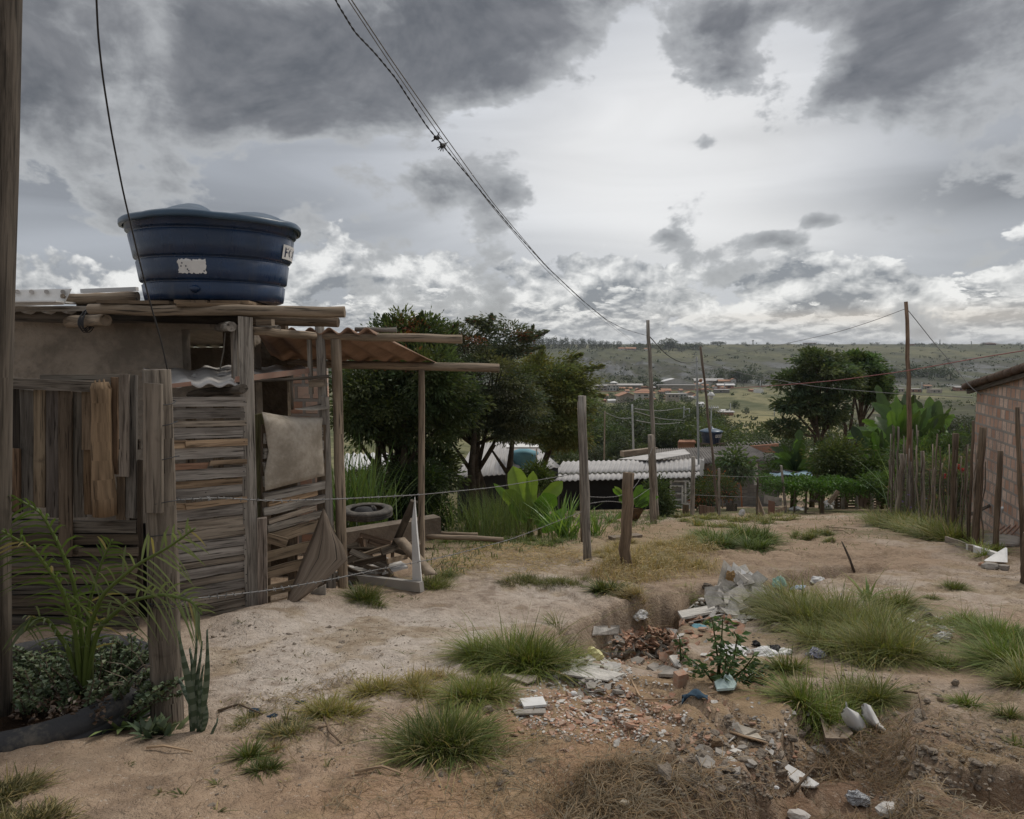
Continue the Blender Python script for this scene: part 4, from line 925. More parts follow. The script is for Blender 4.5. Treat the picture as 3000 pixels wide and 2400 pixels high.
post('fence_post','thin dark pole at the edge of the valley trees',1772,1205,1770,1360,4,4.5,40,'woodb','valley poles',jit=0,wob=0)
post('concrete_pole','pole with a bracket among the valley trees',2004,1190,2003,1260,3.5,3.5,90,'concrete','valley poles',jit=0,wob=0)
mb=MB(); c=P(2004,1200,90); mb.tube([c,c+Vector((.7,0,.1)),c+Vector((.7,0,-.8)),c+Vector((.2,0,-.9))],.06,5); tag(mb.build('lamp_bracket','metal'),'curved bracket on the pole among the valley trees','bracket')
for i,(ya,yb,x0,x1) in enumerate(((1205,1232,1860,2002),(1210,1225,1775,1852),(1198,1195,1858,2003),(1232,1238,1862,2000))):
    wire('valley_wire','thin wire between the valley poles, %s span'%('upper right','upper left','topmost right','lowest right')[i],[(x0,ya),((x0+x1)/2,(ya+yb)/2+9),(x1,yb)],42,88,.03,'wire')
post('yard_post','grey yard fence post under the eave of the dark roof',2106,1372,2108,1515,7,8,None,'wood','yard fence posts')
post('yard_post','reddish thin stake supporting the young tree',2169,1390,2174,1476,4,4.5,26,'log','yard fence posts',tint=(1.5,.8,.5))
post('yard_post','slanted post at the corner of the mesh fence near the vine hedge',2288,1364,2305,1505,7,8,None,'wood','yard fence posts')
post('yard_post','dark post beside the hanging white cloth',2219,1400,2219,1515,6.5,7,None,'woodd','yard fence posts')
post('yard_post','short pale stake left of the stained cloth',2117,1416,2117,1480,4,4,24,'woodb','yard fence posts')
# ---- right hand fence ----
gr_='rough stakes of the right fence'
post('utility_pole','tall slender utility pole rising from the right fence sticks',2654,884,2672,1520,10,16,14.4,'woodb','tall poles',n=9,jit=.03,wob=.02,seg=12,tint=(.9,.75,.68))
for i,(xt,yt,xb,yb,w,l,k) in enumerate(((2702,1323,2702,1548,9,'grey stake between the stick bundle and the dark knotty stake',0),(2746,1272,2733,1560,5,'thin tall stick leaning right before the dark knotty stake',1),(2800,1270,2789,1578,17,'dark knotty stake left of the red flowers',2),
    (2852,1233,2838,1590,8,'slim dark stake between the two thickest stakes',2),(2880,1252,2855,1606,19,'thickest dark stake in front of the brick house corner',2),(2932,1321,2917,1612,17,'leaning dark stake against the cement corner of the brick house',2),(2981,1193,3003,1680,13,'dark stake leaning left at the right edge of the view',2),(2690,1262,2672,1500,4,'thin stick rising behind the bundle of sticks',1),(3008,1560,3002,1710,22,'burnt dark stump at the right edge of the view',2))):
    post('fence_stake',l,xt,yt,xb,yb,w*.9,w*1.05,None,('wood','woodb','woodd')[k],gr_,n=8,jit=.2,wob=.005,cat='stake',tint=(1,1,1) if k<2 else (1.3,1.15,1.0))
for i in range(26):
    x=2604+i*3.2+random.uniform(-1.5,1.5); post('fence_stick','thin bleached stick in the tied bundle beside the utility pole',x+random.uniform(-5,9),1240+random.uniform(0,80) if i%3 else 1330+random.uniform(0,40),x+random.uniform(-4,6),1520+random.uniform(-8,12),3.2,3.8,14.0+random.uniform(0,1.2),'wood','thin sticks of the right fence bundle',n=5,jit=.08,wob=.02,cat='stick',tint=(.95,.93,.92) if i%2 else (.6,.55,.5))
post('fence_stake','stout pale stake in the middle of the stick bundle',2642,1330,2628,1528,13,15,13.6,'wood',gr_,n=8,jit=.1,wob=.02,cat='stake',tint=(.8,.75,.7))
for i in range(22):
    x=2692+i*8.6+random.uniform(-3,3); post('fence_stick','thin dark stick among the creeper between the thicker right fence stakes',x+random.uniform(-6,12),1300+random.uniform(0,90),x+random.uniform(-4,4),1548+i*2.6+random.uniform(-6,6),3.5,4.5,None,'woodd' if i%2 else 'wood','thin sticks along the right fence',n=5,jit=.1,wob=.02,cat='stick',tint=(1.2,1.1,1.0))
# wire netting between the stakes
def netting(name,label,a0,a1,h,cell,r,group='wire netting',lean=(0,0)):
    a0=Vector(a0);a1=Vector(a1); L=(a1-a0).length; nx=int(L/cell); nz=int(h/cell); mb=MB()
    def pt(i,j): p=a0.lerp(a1,i/nx); return p+Vector((lean[0]*j/nz,lean[1]*j/nz+.03*math.sin(i*.5+j),h*j/nz+.02*math.sin(i*.7)))
    up=Vector((0,0,r))
    for j in range(nz):
        for i in range(nx):
            for (p,q) in ((pt(i,j),pt(i+1,j+1)),(pt(i+1,j),pt(i,j+1))): mb.quad(p-up,q-up,q+up,p+up)
    o=mb.build(name,'wire',None,a0); return tag(o,label,'netting',group)
g0=G(2622,1522);g1_=G(2795,1576);g2_=G(2920,1612)
netting('wire_netting','sagging chicken wire between the stick bundle and the knotty stake',g0,g1_,1.25,.07,.0022)
netting('wire_netting','chicken wire between the knotty stake and the leaning stake by the brick house',g1_,g2_,1.6,.06,.0022)
g0=G(2065,1520); g1_=G(2305,1505); netting('wire_netting','mesh fence of the yard under the dark roof',g0,g1_,1.25,.09,.002)
for i,(a_,b_) in enumerate(((2040,1444),(2040,1385))):
    wire('fence_wire','%s strand of wire along the yard mesh fence'%('lower','upper')[i],[(2030,b_+6),(2110,b_+10),(2220,b_+14),(2300,b_+5)],18,20,.006,'wire')
# ---- brick house on the right ----
bc=P(2888,1140,13.0); bd=P(3000,1075,11.4); dirw=(Vector((bd.x,11.4))-Vector((bc.x,13.0))).normalized(); e2=Vector((bc.x,13.0))+dirw*7.5
bh=thing('brick_house','unplastered hollow brick house with a sagging tiled eave at the right edge','house',(bc.x,13.0,HZ(bc.x,13.0)))
zc=bc.z; slope=.60*(bd.z-bc.z)/((Vector((bd.x,11.4))-Vector((bc.x,13.0))).length); zend=zc+slope*4.2
mid=Vector((bc.x,13.0))+dirw*4.2
mb=MB(); brickwall(mb,(bc.x,13.0),(mid.x,mid.y),(HZ(bc.x,13)-.4+.35,HZ(bc.x,13)-.05),(zc,zend),-.14); brickwall(mb,(mid.x,mid.y),(e2.x,e2.y),-1.2,(zend,zend-1.2),-.14)
brickwall(mb,(bc.x+4.5,13.1),(bc.x,13.0),-2.6,(zc,zc),-.14); mb.build('wall','brickp',bh)
mb=MB(); off=Vector((-dirw.y,dirw.x))*-.03; off=Vector((-.02,0)); 
a=Vector((bc.x,13.0))+off; b=mid+off; zp=P(2927,1486,12.4).z
brickwall(mb,(a.x-.012,a.y),(b.x-.012,b.y),-2.8,(zp-.04,zp+.25),-.03); mb.build('plinth','block',bh)
mb=MB(); brickwall(mb,(a.x-.035,a.y+.05),(a.x-.035+dirw.x*.95,a.y+dirw.y*.95),-2.7,(P(2889,1335,13).z,P(2930,1345,12.5).z),-.05); brickwall(mb,(a.x+.6,13.15),(a.x-.035,13.05),-2.7,P(2889,1335,13).z,.05); mb.build('cement_corner','cem',bh)
# roof with overhang toward the viewer's left
ov=.26; n2=Vector((-1,0)); e0=Vector((bc.x,13.0))-dirw*.35
def rz(p): return zc+.05+slope*((p-Vector((bc.x,13.0))).dot(dirw))
pa=e0+Vector((-ov,0)); pb=mid+Vector((-ov,0)); pc=e0+Vector((5,0.3)); pd=mid+Vector((5,.3))
mb=MB(); mb.corr((pa.x,pa.y,rz(e0)),(pc.x,pc.y,rz(e0)),(pb.x,pb.y,rz(mid)),(pd.x,pd.y,rz(mid)),24,.03,10,.02,0,6,.02); mb.build('roof','tiled',bh)
mb=MB()
for i in range(14):
    q=e0+dirw*(i*.34)+Vector((-ov-.01,0)); mb.tube([Vector((q.x,q.y,rz(q)+.02)),Vector((q.x+dirw.x*.38,q.y+dirw.y*.38,rz(q+dirw*.36)+.045))],[.07,.055],8,.03)
mb.build('ridge_tiles','tiled',bh)
mb=MB(); mb.board(Vector((pa.x+.05,pa.y,rz(e0)-.07)),Vector((pb.x+.05,pb.y,rz(mid)-.07)),.07,.05,(0,0,1),5,.05); mb.board(Vector((pa.x+.3,pa.y,rz(e0)-.07)),Vector((pb.x+.3,pb.y,rz(mid)-.07)),.06,.05,(0,0,1),5,.05)
mb.build('rafter','woodd',bh)
def onwall(x,y,off=.02): # picture point on the brick wall plane
    d=ray(x,y); w=Vector((bc.x,13.0)); nx,ny=-dirw.y,dirw.x; t=(w.x*nx+w.y*ny)/(d.x*nx+d.y*ny); p=Vector((d.x*t,d.y*t,CH+d.z*t)); return p+Vector((-off,0,0))
for i,(x,y,s) in enumerate(((2967,1288,.09),(2963,1336,.06),(2970,1402,.10),(2968,1460,.08),(2986,1282,.05),(2893,1345,.04),(2908,1345,.05),(2978,1250,.05))):
    mb=MB(); mb.rock(onwall(x,y,.005),s*.6,.25,.7,1.3 if i in(2,3) else .9,0,8,.25); mb.build('hole','soil',bh)
# pipe, rusty bars, planks near the brick house
mb=MB(); mb.tube([onwall(2960,1535,.12),onwall(2956,1510,.16),onwall(2962,1490,.14),onwall(2980,1484,.02)],.035,10); tag(mb.build('drain_pipe','fibw'),'pale curved drain pipe at the foot of the brick house wall','pipe')
for i in range(4):
    a=onwall(2953+i*17,1580+i*4,.35); b=onwall(2976+i*17,1524-i*4,.06); mb=MB(); mb.tube([a,b],.014,6); mb.ti=(1,1,1); tag(mb.build('rusty_bar','rust'),'rusty bar leaning on the brick house plinth beside the drain pipe','bar','rusty bars leaning at the plinth')
mb=MB(); mb.tube([onwall(2946,1582,.4),onwall(3008,1602,.4)],.014,6); tag(mb.build('rusty_bar','rust'),'rusty bar lying level across the feet of the leaning bars','bar')
# ================= sheds and houses down the slope =================
def ppx(px,py,Y): return P(px,py,Y)
def foot(px,Y): p=P(px,1200,Y); return (p.x,Y,HZ(p.x,Y))
# long shed with a white corrugated roof
sh=thing('white_roof_shed','long low shed with a white corrugated roof and black plastic walls behind the fence posts','shed',foot(1830,22))
e0,e1=P(1612,1410,21.5),P(2061,1398,23); m0,m1=P(1626,1388,22.1),P(2061,1380,23.6); r0,r1=P(1650,1352,23.2),P(2062,1344,24.6)
mb=MB(); mb.corr(e0,e1,m0,m1,29,.022,2,.01,0,8,.0); mb.build('roof_sheet','roofw',sh)
mb=MB(); mb.corr(m0+Vector((0,-.06,.03)),m1+Vector((0,-.06,.03)),r0,r1,29,.022,3,.01,0,8,.0); mb.build('roof_sheet','roofw',sh)
mb=MB(); wallbox_=lambda mb,a,b,z0,z1,th=.1: brickwall(mb,a,b,z0,z1,th)
a=P(1640,1400,22.0);b=P(1962,1400,23.0);c=P(2022,1400,23.2);d=P(2045,1400,23.3)
brickwall(mb,(a.x,a.y),(b.x,b.y),-5.2,(a.z-.02,b.z-.02),.05); brickwall(mb,(c.x,c.y),(d.x,d.y),-5.2,c.z-.02,.05); brickwall(mb,(d.x,d.y),(d.x+.2,d.y+2.6),-5.2,d.z-.1,.05); brickwall(mb,(a.x-.1,a.y+2.6),(a.x,a.y),-5.2,a.z-.05,.05); mb.build('plastic_wall','blackp',sh)
# white framed door with panes
dw=MB(); 
def bar(mb,x0,y0,x1,y1,w,Y=22.9,th=.05,side=None): mb.board(P(x0,y0,Y),P(x1,y1,Y),w/F*Y,th,side or ((1,0,0) if abs(y1-y0)>abs(x1-x0) else (0,0,1)))
for q in ((1965,1408,1965,1512),(1999,1422,1999,1512),(2008,1412,2008,1512),(2020,1412,2022,1512)): bar(dw,*q,5)
for q in ((1965,1424,2000,1424),(1965,1446,2000,1446),(1965,1464,2000,1464),(1965,1482,2000,1482),(2000,1434,2020,1434),(2000,1452,2020,1452),(2000,1476,2020,1476),(1962,1410,2020,1410)): bar(dw,*q,4,22.94)
dd_=dw.build('door_frame','white',sh)
mb=MB(); mb.board(P(1992,1512,23.05),P(1990,1410,23.05),60/F*23,.02,(1,0,0)); mb.build('pane','teal' if False else 'metal',sh)
mb=MB(); mb.slab([P(1812,1346,24.2),P(1908,1350,23.6),P(2022,1331,24.6),P(2005,1317,25.8)],(0,0,1),.02); tag(mb.build('loose_roof_sheet','fib'),'loose pale sheet lying across the top of the white roof','sheet')
# white roof house to the left behind the big tree
lh=thing('white_roof_house','low house with pale corrugated roof half hidden by the big trees','house',foot(1480,20))
mb=MB(); mb.corr(P(1330,1400,18.5),P(1500,1388,20),P(1390,1300,21),P(1500,1292,22),11,.02,3,.01,0,7); mb.build('roof_sheet','roofw',lh)
mb=MB(); mb.corr(P(1500,1388,20.05),P(1642,1368,21.5),P(1502,1292,22.05),P(1560,1300,23),7,.02,3,.01,0,7); mb.build('roof_sheet','roofw',lh)
mb=MB(); brickwall(mb,(P(1345,1400,19).x,19.2),(P(1500,1400,20.4).x,20.4),-5,(P(1345,1400,19.2).z,P(1500,1390,20.4).z)); brickwall(mb,(P(1500,1400,20.4).x,20.4),(P(1635,1400,21.8).x,21.8),-5,P(1500,1385,20.6).z); mb.build('wall','blackp',lh)
mb=MB(); c=P(1535,1362,21); mb.lathe(c+Vector((0,0,-.45)),[(.0,0),(.36,0),(.40,.75),(.44,.78),(.44,.83),(.2,.92),(0,.94)],24); tag(mb.build('small_water_tank','teal'),'pale teal plastic tank on the white roof behind the banana plant','water tank')
mb=MB(); mb.board(P(1484,1308,20.5),P(1578,1308,20.5),.05,.6,(0,0,1)); mb.board(P(1572,1312,20.5),P(1572,1380,20.5),.04,.04,(1,0,0)); tag(mb.build('tank_cover','white'),'white flat board cover over the pale teal tank','board')
fh=thing('small_pale_house','small pale house with white roof glimpsed between the trunks beside the pergola post','house',foot(1080,17))
mb=MB(); mb.corr(P(1012,1380,16.5),P(1150,1374,17),P(1000,1330,18),P(1165,1326,18.4),9,.03,2,.01,0,6); mb.build('roof_sheet','fibw',fh)
mb=MB(); brickwall(mb,(P(1015,1380,16.8).x,16.8),(P(1140,1380,17.2).x,17.2),-5,P(1080,1378,17).z); mb.build('wall','wallw',fh)
mb=MB(); mb.board(P(1062,1400,16.7),P(1140,1404,16.8),.08,.1,(0,0,1)); mb.build('ledge','woodd',fh)
# dark roof house with small blue tank
dh=thing('dark_roof_house','house with a dark corrugated roof and grey block end wall beyond the white roof','house',foot(2150,32))
mb=MB(); mb.corr(P(1905,1366,29.5),P(2281,1347,30.5),P(1921,1316,32.2),P(2190,1305,33),42,.03,3,.012,0,6); mb.build('roof_sheet','fibd',dh)
mb=MB(); mb.corr(P(2130,1303,33.1),P(2290,1297,33.6),P(2130,1300,34),P(2292,1294,34.4),14,.05,2,.01,0,6); mb.build('roof_sheet','fibd',dh)
mb=MB(); brickwall(mb,(P(2178,1400,32).x,31.6),(P(2280,1400,32.2).x,32),-8,P(2230,1318,33.2).z,.15); brickwall(mb,(P(1960,1400,31).x,31.2),(P(2178,1400,32).x,31.4),-8,P(2100,1361,31).z,.1); mb.build('wall','block',dh)
mb=MB(); brickwall(mb,(P(2180,1310,33.2).x,33.2),(P(2281,1300,33.2).x,33.2),P(2230,1326,33.2).z,(P(2180,1309,33.2).z,P(2281,1300,33.2).z),.12); mb.build('gable_wall','brickr',dh)
mb=MB(); mb.board(P(2214,1420,30.8),P(2214,1358,30.8),.14,.12,(1,0,0)); mb.build('porch_post','white',dh)
mb=MB(); mb.board(P(2244,1371,33),P(2274,1370,33),.1,.2,(0,0,1)); mb.build('ledge','wallw',dh)
mb=MB(); mb.board(P(1822,1330,33),P(1922,1318,34),.25,.3,(0,0,1)); mb.build('eave_board','woodb',dh)
c=P(2083,1298,38); st2=thing('small_blue_tank','small dark blue water tank with a white brand label above the dark roof','water tank',c)
mb=MB(); mb.lathe(c,[(0,0),(.45,0),(.47,.02),(.50,.22),(.51,.23),(.54,.44),(.58,.6),(.6,.61),(.6,.64)],36); mb.build('body','tank',st2)
mb=MB(); mb.lathe(c+Vector((0,0,.64)),[(.62,0),(.62,.03),(.5,.08),(.25,.16),(.1,.19),(.08,.26),(0,.26)],36); mb.build('lid','tanklid',st2)
mb=MB(); x0_,x1_=P(2088,1280,37.4),P(2112,1280,37.5)
def tcur(an,z,r): return c+Vector((math.sin(an)*r,-math.cos(an)*r,z))
n_=MB(); ids=[[tcur(.12+i/6*.95,z,np.interp(z,[.2,.64],[.51,.605])+.012) for i in range(7)] for z in (.36,.52)]
a_=n_.add(ids[0]); b_=n_.add(ids[1]); 
for i in range(6): n_.face((a_+i,a_+i+1,b_+i+1,b_+i),((0,0),(1,0),(1,1),(0,1)))
n_.build('label','white',st2)
mb=MB(); lettering(mb,'FORTLEV',lambda u,v:tcur(.15+u*.215,.385+v*.15,np.interp(.385+v*.15,[.2,.64],[.51,.605])+.02)); mb.build('lettering','ink',st2)
mb=MB(); mb.board(P(2045,1300,37.6),P(2122,1300,37.6),.08,.1,(0,0,1)); mb.board(P(2056,1304,37.8),P(2056,1312,37.8),.1,.1,(1,0,0)); mb.board(P(2110,1304,37.8),P(2110,1312,37.8),.1,.1,(1,0,0)); tag(mb.build('tank_rack','woodd'),'wooden rack under the small blue tank on the dark roof','rack')
for i,(x0,x1,y0,y1,Y) in enumerate(((1986,2040,1290,1297,60),)):
    mb=MB(); mb.corr(P(x0,y1,Y),P(x1,y1,Y),P(x0+6,y0,Y+4),P(x1-6,y0,Y+4),12,.08,2,.03,0,4); o=mb.build('roof','tile',thing('tiled_roof_house','orange tiled roof showing left of the small blue tank among the trees','house',foot((x0+x1)/2,Y)))
    mb=MB(); brickwall(mb,(P(x0+3,y1,Y+.3).x,Y+.5),(P(x1-3,y1,Y+.3).x,Y+.5),HZ(P(x0,y1,Y).x,Y)-1,P(x0,y1,Y).z,.2); mb.build('wall','wallo',o.parent)
# lamp, ball and antenna by the crooked pole
c=P(2083,1160,24); lt=thing('pole_lamp','white bell shaped lamp hanging from an arm on the leaning crooked pole','lamp',c)
mb=MB(); mb.lathe(c,[(.0,.14),(.06,.12),(.13,.03),(.125,.0),(.06,.0),(.075,-.09),(.06,-.12),(0,-.12)],16); mb.build('shade','white',lt)
mb=MB(); mb.tube([c+Vector((0,0,.12)),P(2075,1146,23),P(2064,1142,21)],.012,5); mb.build('arm','metal',lt)
mb=MB(); mb.rock(P(2053,1115,19.3),.055,1,1,1,0,8,.05); mb.ti=(1,1,1); tag(mb.build('yellow_float','tile'),'small yellowish ball tied to the leaning crooked pole','ball')
mb=MB(); c=P(2085,1196,30); mb.tube([P(2070,1197,30),P(2106,1194,30)],.02,4)
for i in range(6): x=2072+i*6; mb.tube([P(x,1189,30),P(x+2,1206,30)],.015,4)
mb.tube([P(2084,1196,30),P(2082,1300,30)],.02,5); tag(mb.build('antenna','metal'),'television antenna on a thin mast right of the crooked pole','antenna')
# ================= the town in the valley =================
def town(label,x0,x1,yb,yt,roof,wall='wallt',rm='tile',rh=10,win=(),yaw=.0,dep=.7,cat='house',name='town_house',grp=None,ov=.08):
    Y=G((x0+x1)/2,yb).y; s=Y/F; a=P(x0,yb,Y); b=P(x1,yb,Y); w=b.x-a.x; h=(yb-yt)*s; hr=rh*s; cx=(a.x+b.x)/2; zb=a.z-2
    root=thing(name,label,cat,(cx,Y,a.z),grp); D=max(4,w*dep); c,sn=math.cos(yaw),math.sin(yaw)
    def T(u,v,z): return Vector((cx+u*c-v*sn,Y+u*sn+v*c,z))
    mb=MB(); q=[T(-w/2,0,zb),T(w/2,0,zb),T(w/2,D,zb),T(-w/2,D,zb)]; top=a.z+h
    n=mb.add(q+[Vector((p.x,p.y,top)) for p in q]); uvq=((0,0),(w,0),(w,h),(0,h))
    for i in range(4): j=(i+1)%4; mb.face((n+i,n+j,n+4+j,n+4+i),uvq)
    mb.face((n+4,n+5,n+6,n+7),uvq); 
    if roof=='gable':  # ridge runs away from the viewer
        m=mb.add([T(-w/2,.0,top),T(w/2,0,top),T(0,0,top+hr*.97)]); mb.face((m,m+1,m+2),uvq[:3])
    mb.build('wall',wall,root)
    o=w*ov; mb=MB(); 
    if roof=='gable':
        for sg in (-1,1): mb.slab([T(0,-o,top+hr),T(sg*(w/2+o),-o,top-hr*.1),T(sg*(w/2+o),D+o,top-hr*.1),T(0,D+o,top+hr)],(0,0,1),.25)
    elif roof=='hip':
        A=[T(-w/2-o,-o,top),T(w/2+o,-o,top),T(w/2+o,D+o,top),T(-w/2-o,D+o,top)]; r0=T(-w*.12,D/2,top+hr); r1=T(w*.12,D/2,top+hr); n=mb.add(A+[r0,r1])
        for f in ((0,1,5,4),(1,2,5),(2,3,4,5),(3,0,4)): mb.face(tuple(n+i for i in f),uvq[:len(f)])
        mb.face((n+3,n+2,n+1,n),uvq)
    elif roof=='side':  # ridge parallel to the view plane
        mb.slab([T(-w/2-o,-o,top),T(w/2+o,-o,top),T(w/2+o,D/2,top+hr),T(-w/2-o,D/2,top+hr)],(0,0,1),.2); mb.slab([T(-w/2-o,D/2,top+hr),T(w/2+o,D/2,top+hr),T(w/2+o,D+o,top),T(-w/2-o,D+o,top)],(0,0,1),.2)
    elif roof=='flat': mb.board(T(0,-o*.3,top+hr/2),T(0,D,top+hr/2),w*1.06,max(.15,hr),(1,0,0)) if False else mb.slab([T(-w/2-o*.4,-o*.4,top),T(w/2+o*.4,-o*.4,top),T(w/2+o*.4,D,top),T(-w/2-o*.4,D,top)],(0,0,1),max(.15,hr))
    if mb.v: mb.build('roof',rm,root)
    for (fx,fy,ww,hh) in win:
        mb=MB(); u=-w/2+fx*w; z=a.z+fy*h; mb.board(T(u,-.04,z-hh*h/2),T(u,-.04,z+hh*h/2),ww*w,.12,(c,sn,0)); mb.build('window','glass',root)
    return root
Z=lambda zx,zy:(1600+zx*.2783,960+zy*.2783)
def tz(label,zx0,zx1,zyb,zyt,*a,**k): a=list(a); a[3]*=.2783; x0,yb=Z(zx0,zyb); x1,yt=Z(zx1,zyt); return town(label,x0,x1,yb,yt,*a,**k)
W4=tuple((x,y,.09,.14) for x in (.2,.5,.8) for y in (.3,.75))
tz('grey two storey building with a white capped tower in the far town',640,766,668,607,'flat','wallw','wallt',3,((.12,.3,.09,.3),(.35,.3,.1,.3),(.62,.3,.1,.3),(.86,.3,.1,.3),(.2,.78,.1,.2),(.6,.78,.12,.2),(.85,.78,.1,.2)))
tz('square white capped stair tower on the grey building',684,750,612,580,'hip','wallw','white',14,((.3,.5,.15,.3),(.7,.5,.15,.3)),name='roof_tower',cat='tower',ov=.12)
tz('low tan two storey building left of the towered grey one',525,636,668,612,'side','wallt','fib',6,((.2,.3,.2,.2),(.55,.3,.2,.2),(.85,.3,.14,.2),(.3,.75,.25,.2),(.75,.75,.3,.2)))
tz('long shed with beige roof right of the towered building',766,1000,640,608,'side','wallt','fib',14,((.5,.45,.9,.1),),dep=.3,name='long_shed')
tz('wide low white gabled warehouse, largest roof of the far town',1128,1572,628,592,'gable','wallw','fibw',50,(),dep=.35,name='warehouse',ov=.01)
tz('second white gabled warehouse right of the leaning pole',1592,1776,616,600,'gable','wallw','fibw',34,((.3,.4,.08,.3),),dep=.6,name='warehouse',ov=.02)
tz('long beige shed behind the warehouses',1575,1850,600,560,'side','wallt','fib',22,(),dep=.25,name='long_shed')
tz('orange roofed long building beside the white turret',1820,1952,600,566,'side','wallt','tile',16,W4,dep=.4)
tz('narrow white turret house at the right end of the far town',1955,1996,600,548,'gable','wallw','tile',10,((.5,.6,.2,.2),))
tz('open fronted shed with brown walls and pale roof in the far town',1810,1975,640,608,'side','wallo','fibw',14,((.7,.4,.2,.6),),dep=.4,name='shed')
tz('low house with orange roof under the long beige shed',770,900,655,642,'side','wallt','tile',12,(),dep=.3)
tz('pale strip of wall along the foot of the big warehouse',1180,1565,650,606,'flat','wallt','fib',3,(),dep=.1,name='long_shed')
tz('tan gabled house at the front left of the town',772,938,792,722,'gable','wallt','tile',34,((.78,.45,.16,.26),),dep=.9,yaw=.1,ov=.1)
tz('large two storey house with a tall orange hip roof in the far town',952,1146,806,688,'hip','wallw','tile',40,((.5,.78,.22,.14),(.85,.78,.12,.14),(.6,.25,.4,.16),(.15,.78,.1,.12)),dep=.8,ov=.09)
mb=MB(); x,y=Z(1090,748); Yh=G(*Z(1050,806)).y-1.2; mb.slab([P(*Z(1025,757),Yh-1),P(*Z(1158,757),Yh-1),P(*Z(1140,742),Yh+1.2),P(*Z(1030,742),Yh+1.2)],(0,0,1),.2); tag(mb.build('porch_roof','tile'),'orange porch roof across the front of the large hip roofed house','roof')
tz('small house with little hip roof on the corner of the large one',958,1024,790,722,'hip','wallw','tile',16,(),dep=1.0)
tz('little house with orange roof left of the tan gabled house',590,656,746,718,'side','wallw','tile',12,((.5,.5,.4,.3),))
tz('white curved roof store below the tan gabled house',655,732,790,772,'side','white','fibw',12,())
tz('house with orange side roof right of the dark tree in the town',1218,1312,690,664,'side','wallt','tile',18,((.5,.4,.5,.3),))
tz('unpainted house wall with dark openings in the town centre',1272,1400,788,700,'flat','wallt','fib',3,((.2,.75,.12,.2),(.5,.75,.12,.2),(.8,.75,.12,.2)))
tz('white two storey house beside the orange gabled one',1400,1486,760,696,'flat','wallw','fib',3,((.3,.3,.2,.2),(.7,.3,.2,.2),(.3,.75,.2,.2),(.7,.75,.2,.2)))
tz('house with orange gable at the right of the town centre',1472,1566,745,696,'gable','wallt','tile',18,((.5,.3,.6,.25),))
tz('white walls with awning below the leaning pole lamp',1600,1662,836,806,'side','white','fibw',16,())
tz('grey unfinished block house near the rubble field',1776,1930,690,655,'flat','block','fib',2,((.4,.5,.12,.3),),dep=.3)
tz('low wall line with orange coping behind the town',1000,1125,640,622,'flat','wallo','tile',3,(),dep=.2,name='wall_row',cat='wall')
Z1=lambda zx,zy:(2050+zx*.4406,900+zy*.4406)
def t1(label,zx0,zx1,zyb,zyt,*a,**k): a=list(a); a[3]*=.4406; x0,yb=Z1(zx0,zyb); x1,yt=Z1(zx1,zyt); return town(label,x0,x1,yb,yt,*a,**k)
t1('white box house with flat roof right of the town',372,424,572,548,'flat','white','fib',2,())
t1('small orange roofed lean-to beside the white box house',335,374,562,552,'side','wallo','tile',5,())
t1('orange block house far right of the trees, first of the row',1208,1312,556,532,'flat','wallo','fib',2,((.2,.5,.08,.5),(.6,.5,.08,.5)),dep=.3)
t1('pale block house in the row beyond the utility pole',1312,1362,566,542,'flat','wallt','fib',2,((.3,.5,.15,.4),(.7,.5,.15,.4)))
t1('orange low house just right of the utility pole',1398,1480,566,546,'flat','wallo','fib',2,((.25,.5,.1,.5),(.7,.5,.1,.5)),dep=.3)
t1('little house with orange top in the far row',1494,1542,545,524,'side','wallt','tile',4,((.5,.5,.3,.4),))
t1('pale roofless walls in the far row',1538,1612,572,548,'flat','wallt','wallt',1,((.3,.5,.1,.4),(.7,.5,.1,.4)))
t1('tan low house near the brick house eave in the far row',1704,1810,558,534,'side','wallo','fib',4,((.3,.5,.1,.4),(.7,.5,.1,.4)),dep=.3)
t1('cluster of pale and orange shacks on the meadow',130,225,722,700,'side','wallo','fib',5,((.3,.5,.1,.4),),name='shack')
t1('white shack above the orange meadow shack',150,200,702,690,'side','white','fibw',4,(),name='shack')
t1('white walled building seen through the twin trees',900,1010,742,715,'flat','wallw','fib',2,((.3,.5,.1,.4),(.7,.5,.1,.4)),dep=.3)
t1('red trimmed white building on the skyline',692,776,251,240,'flat','wallw','tile',3,((.2,.5,.08,.5),(.5,.5,.08,.5),(.8,.5,.08,.5)),dep=.2)
t1('low dark hall on the skyline right of the utility pole',1392,1442,254,247,'side','wallo','tiled',2,(),dep=.2)
t1('dark domed hut on the far right skyline',1912,1972,251,244,'hip','wallo','tiled',9,(),ov=.3)
tz('white farmhouse with orange roof on the left hill crest',766,824,236,222,'side','white','tile',12,((.5,.5,.2,.4),))
tz('long orange roofed farmhouse on the hill crest',844,942,236,222,'side','wallt','tile',13,((.3,.5,.1,.4),(.7,.5,.1,.4)))
tz('small white farm building on the crest left of the tall pole',1036,1078,238,226,'side','white','tile',9,())
rt_=random.Random(17)
for i in range(30):
    zx=rt_.uniform(520,1900); zy=rt_.uniform(640,790) if zx<1560 else rt_.uniform(600,680); w_=rt_.uniform(34,70)
    tz('small low house among the far town roofs',zx,zx+w_,zy,zy-rt_.uniform(16,26),rt_.choice(('side','gable','hip','side')),rt_.choice(('wallt','wallw','wallo','white')),rt_.choice(('tile','tile','fib','tile')),rt_.uniform(8,14),((.3,.5,.14,.3),(.7,.5,.14,.3)),grp='small low houses of the far town')
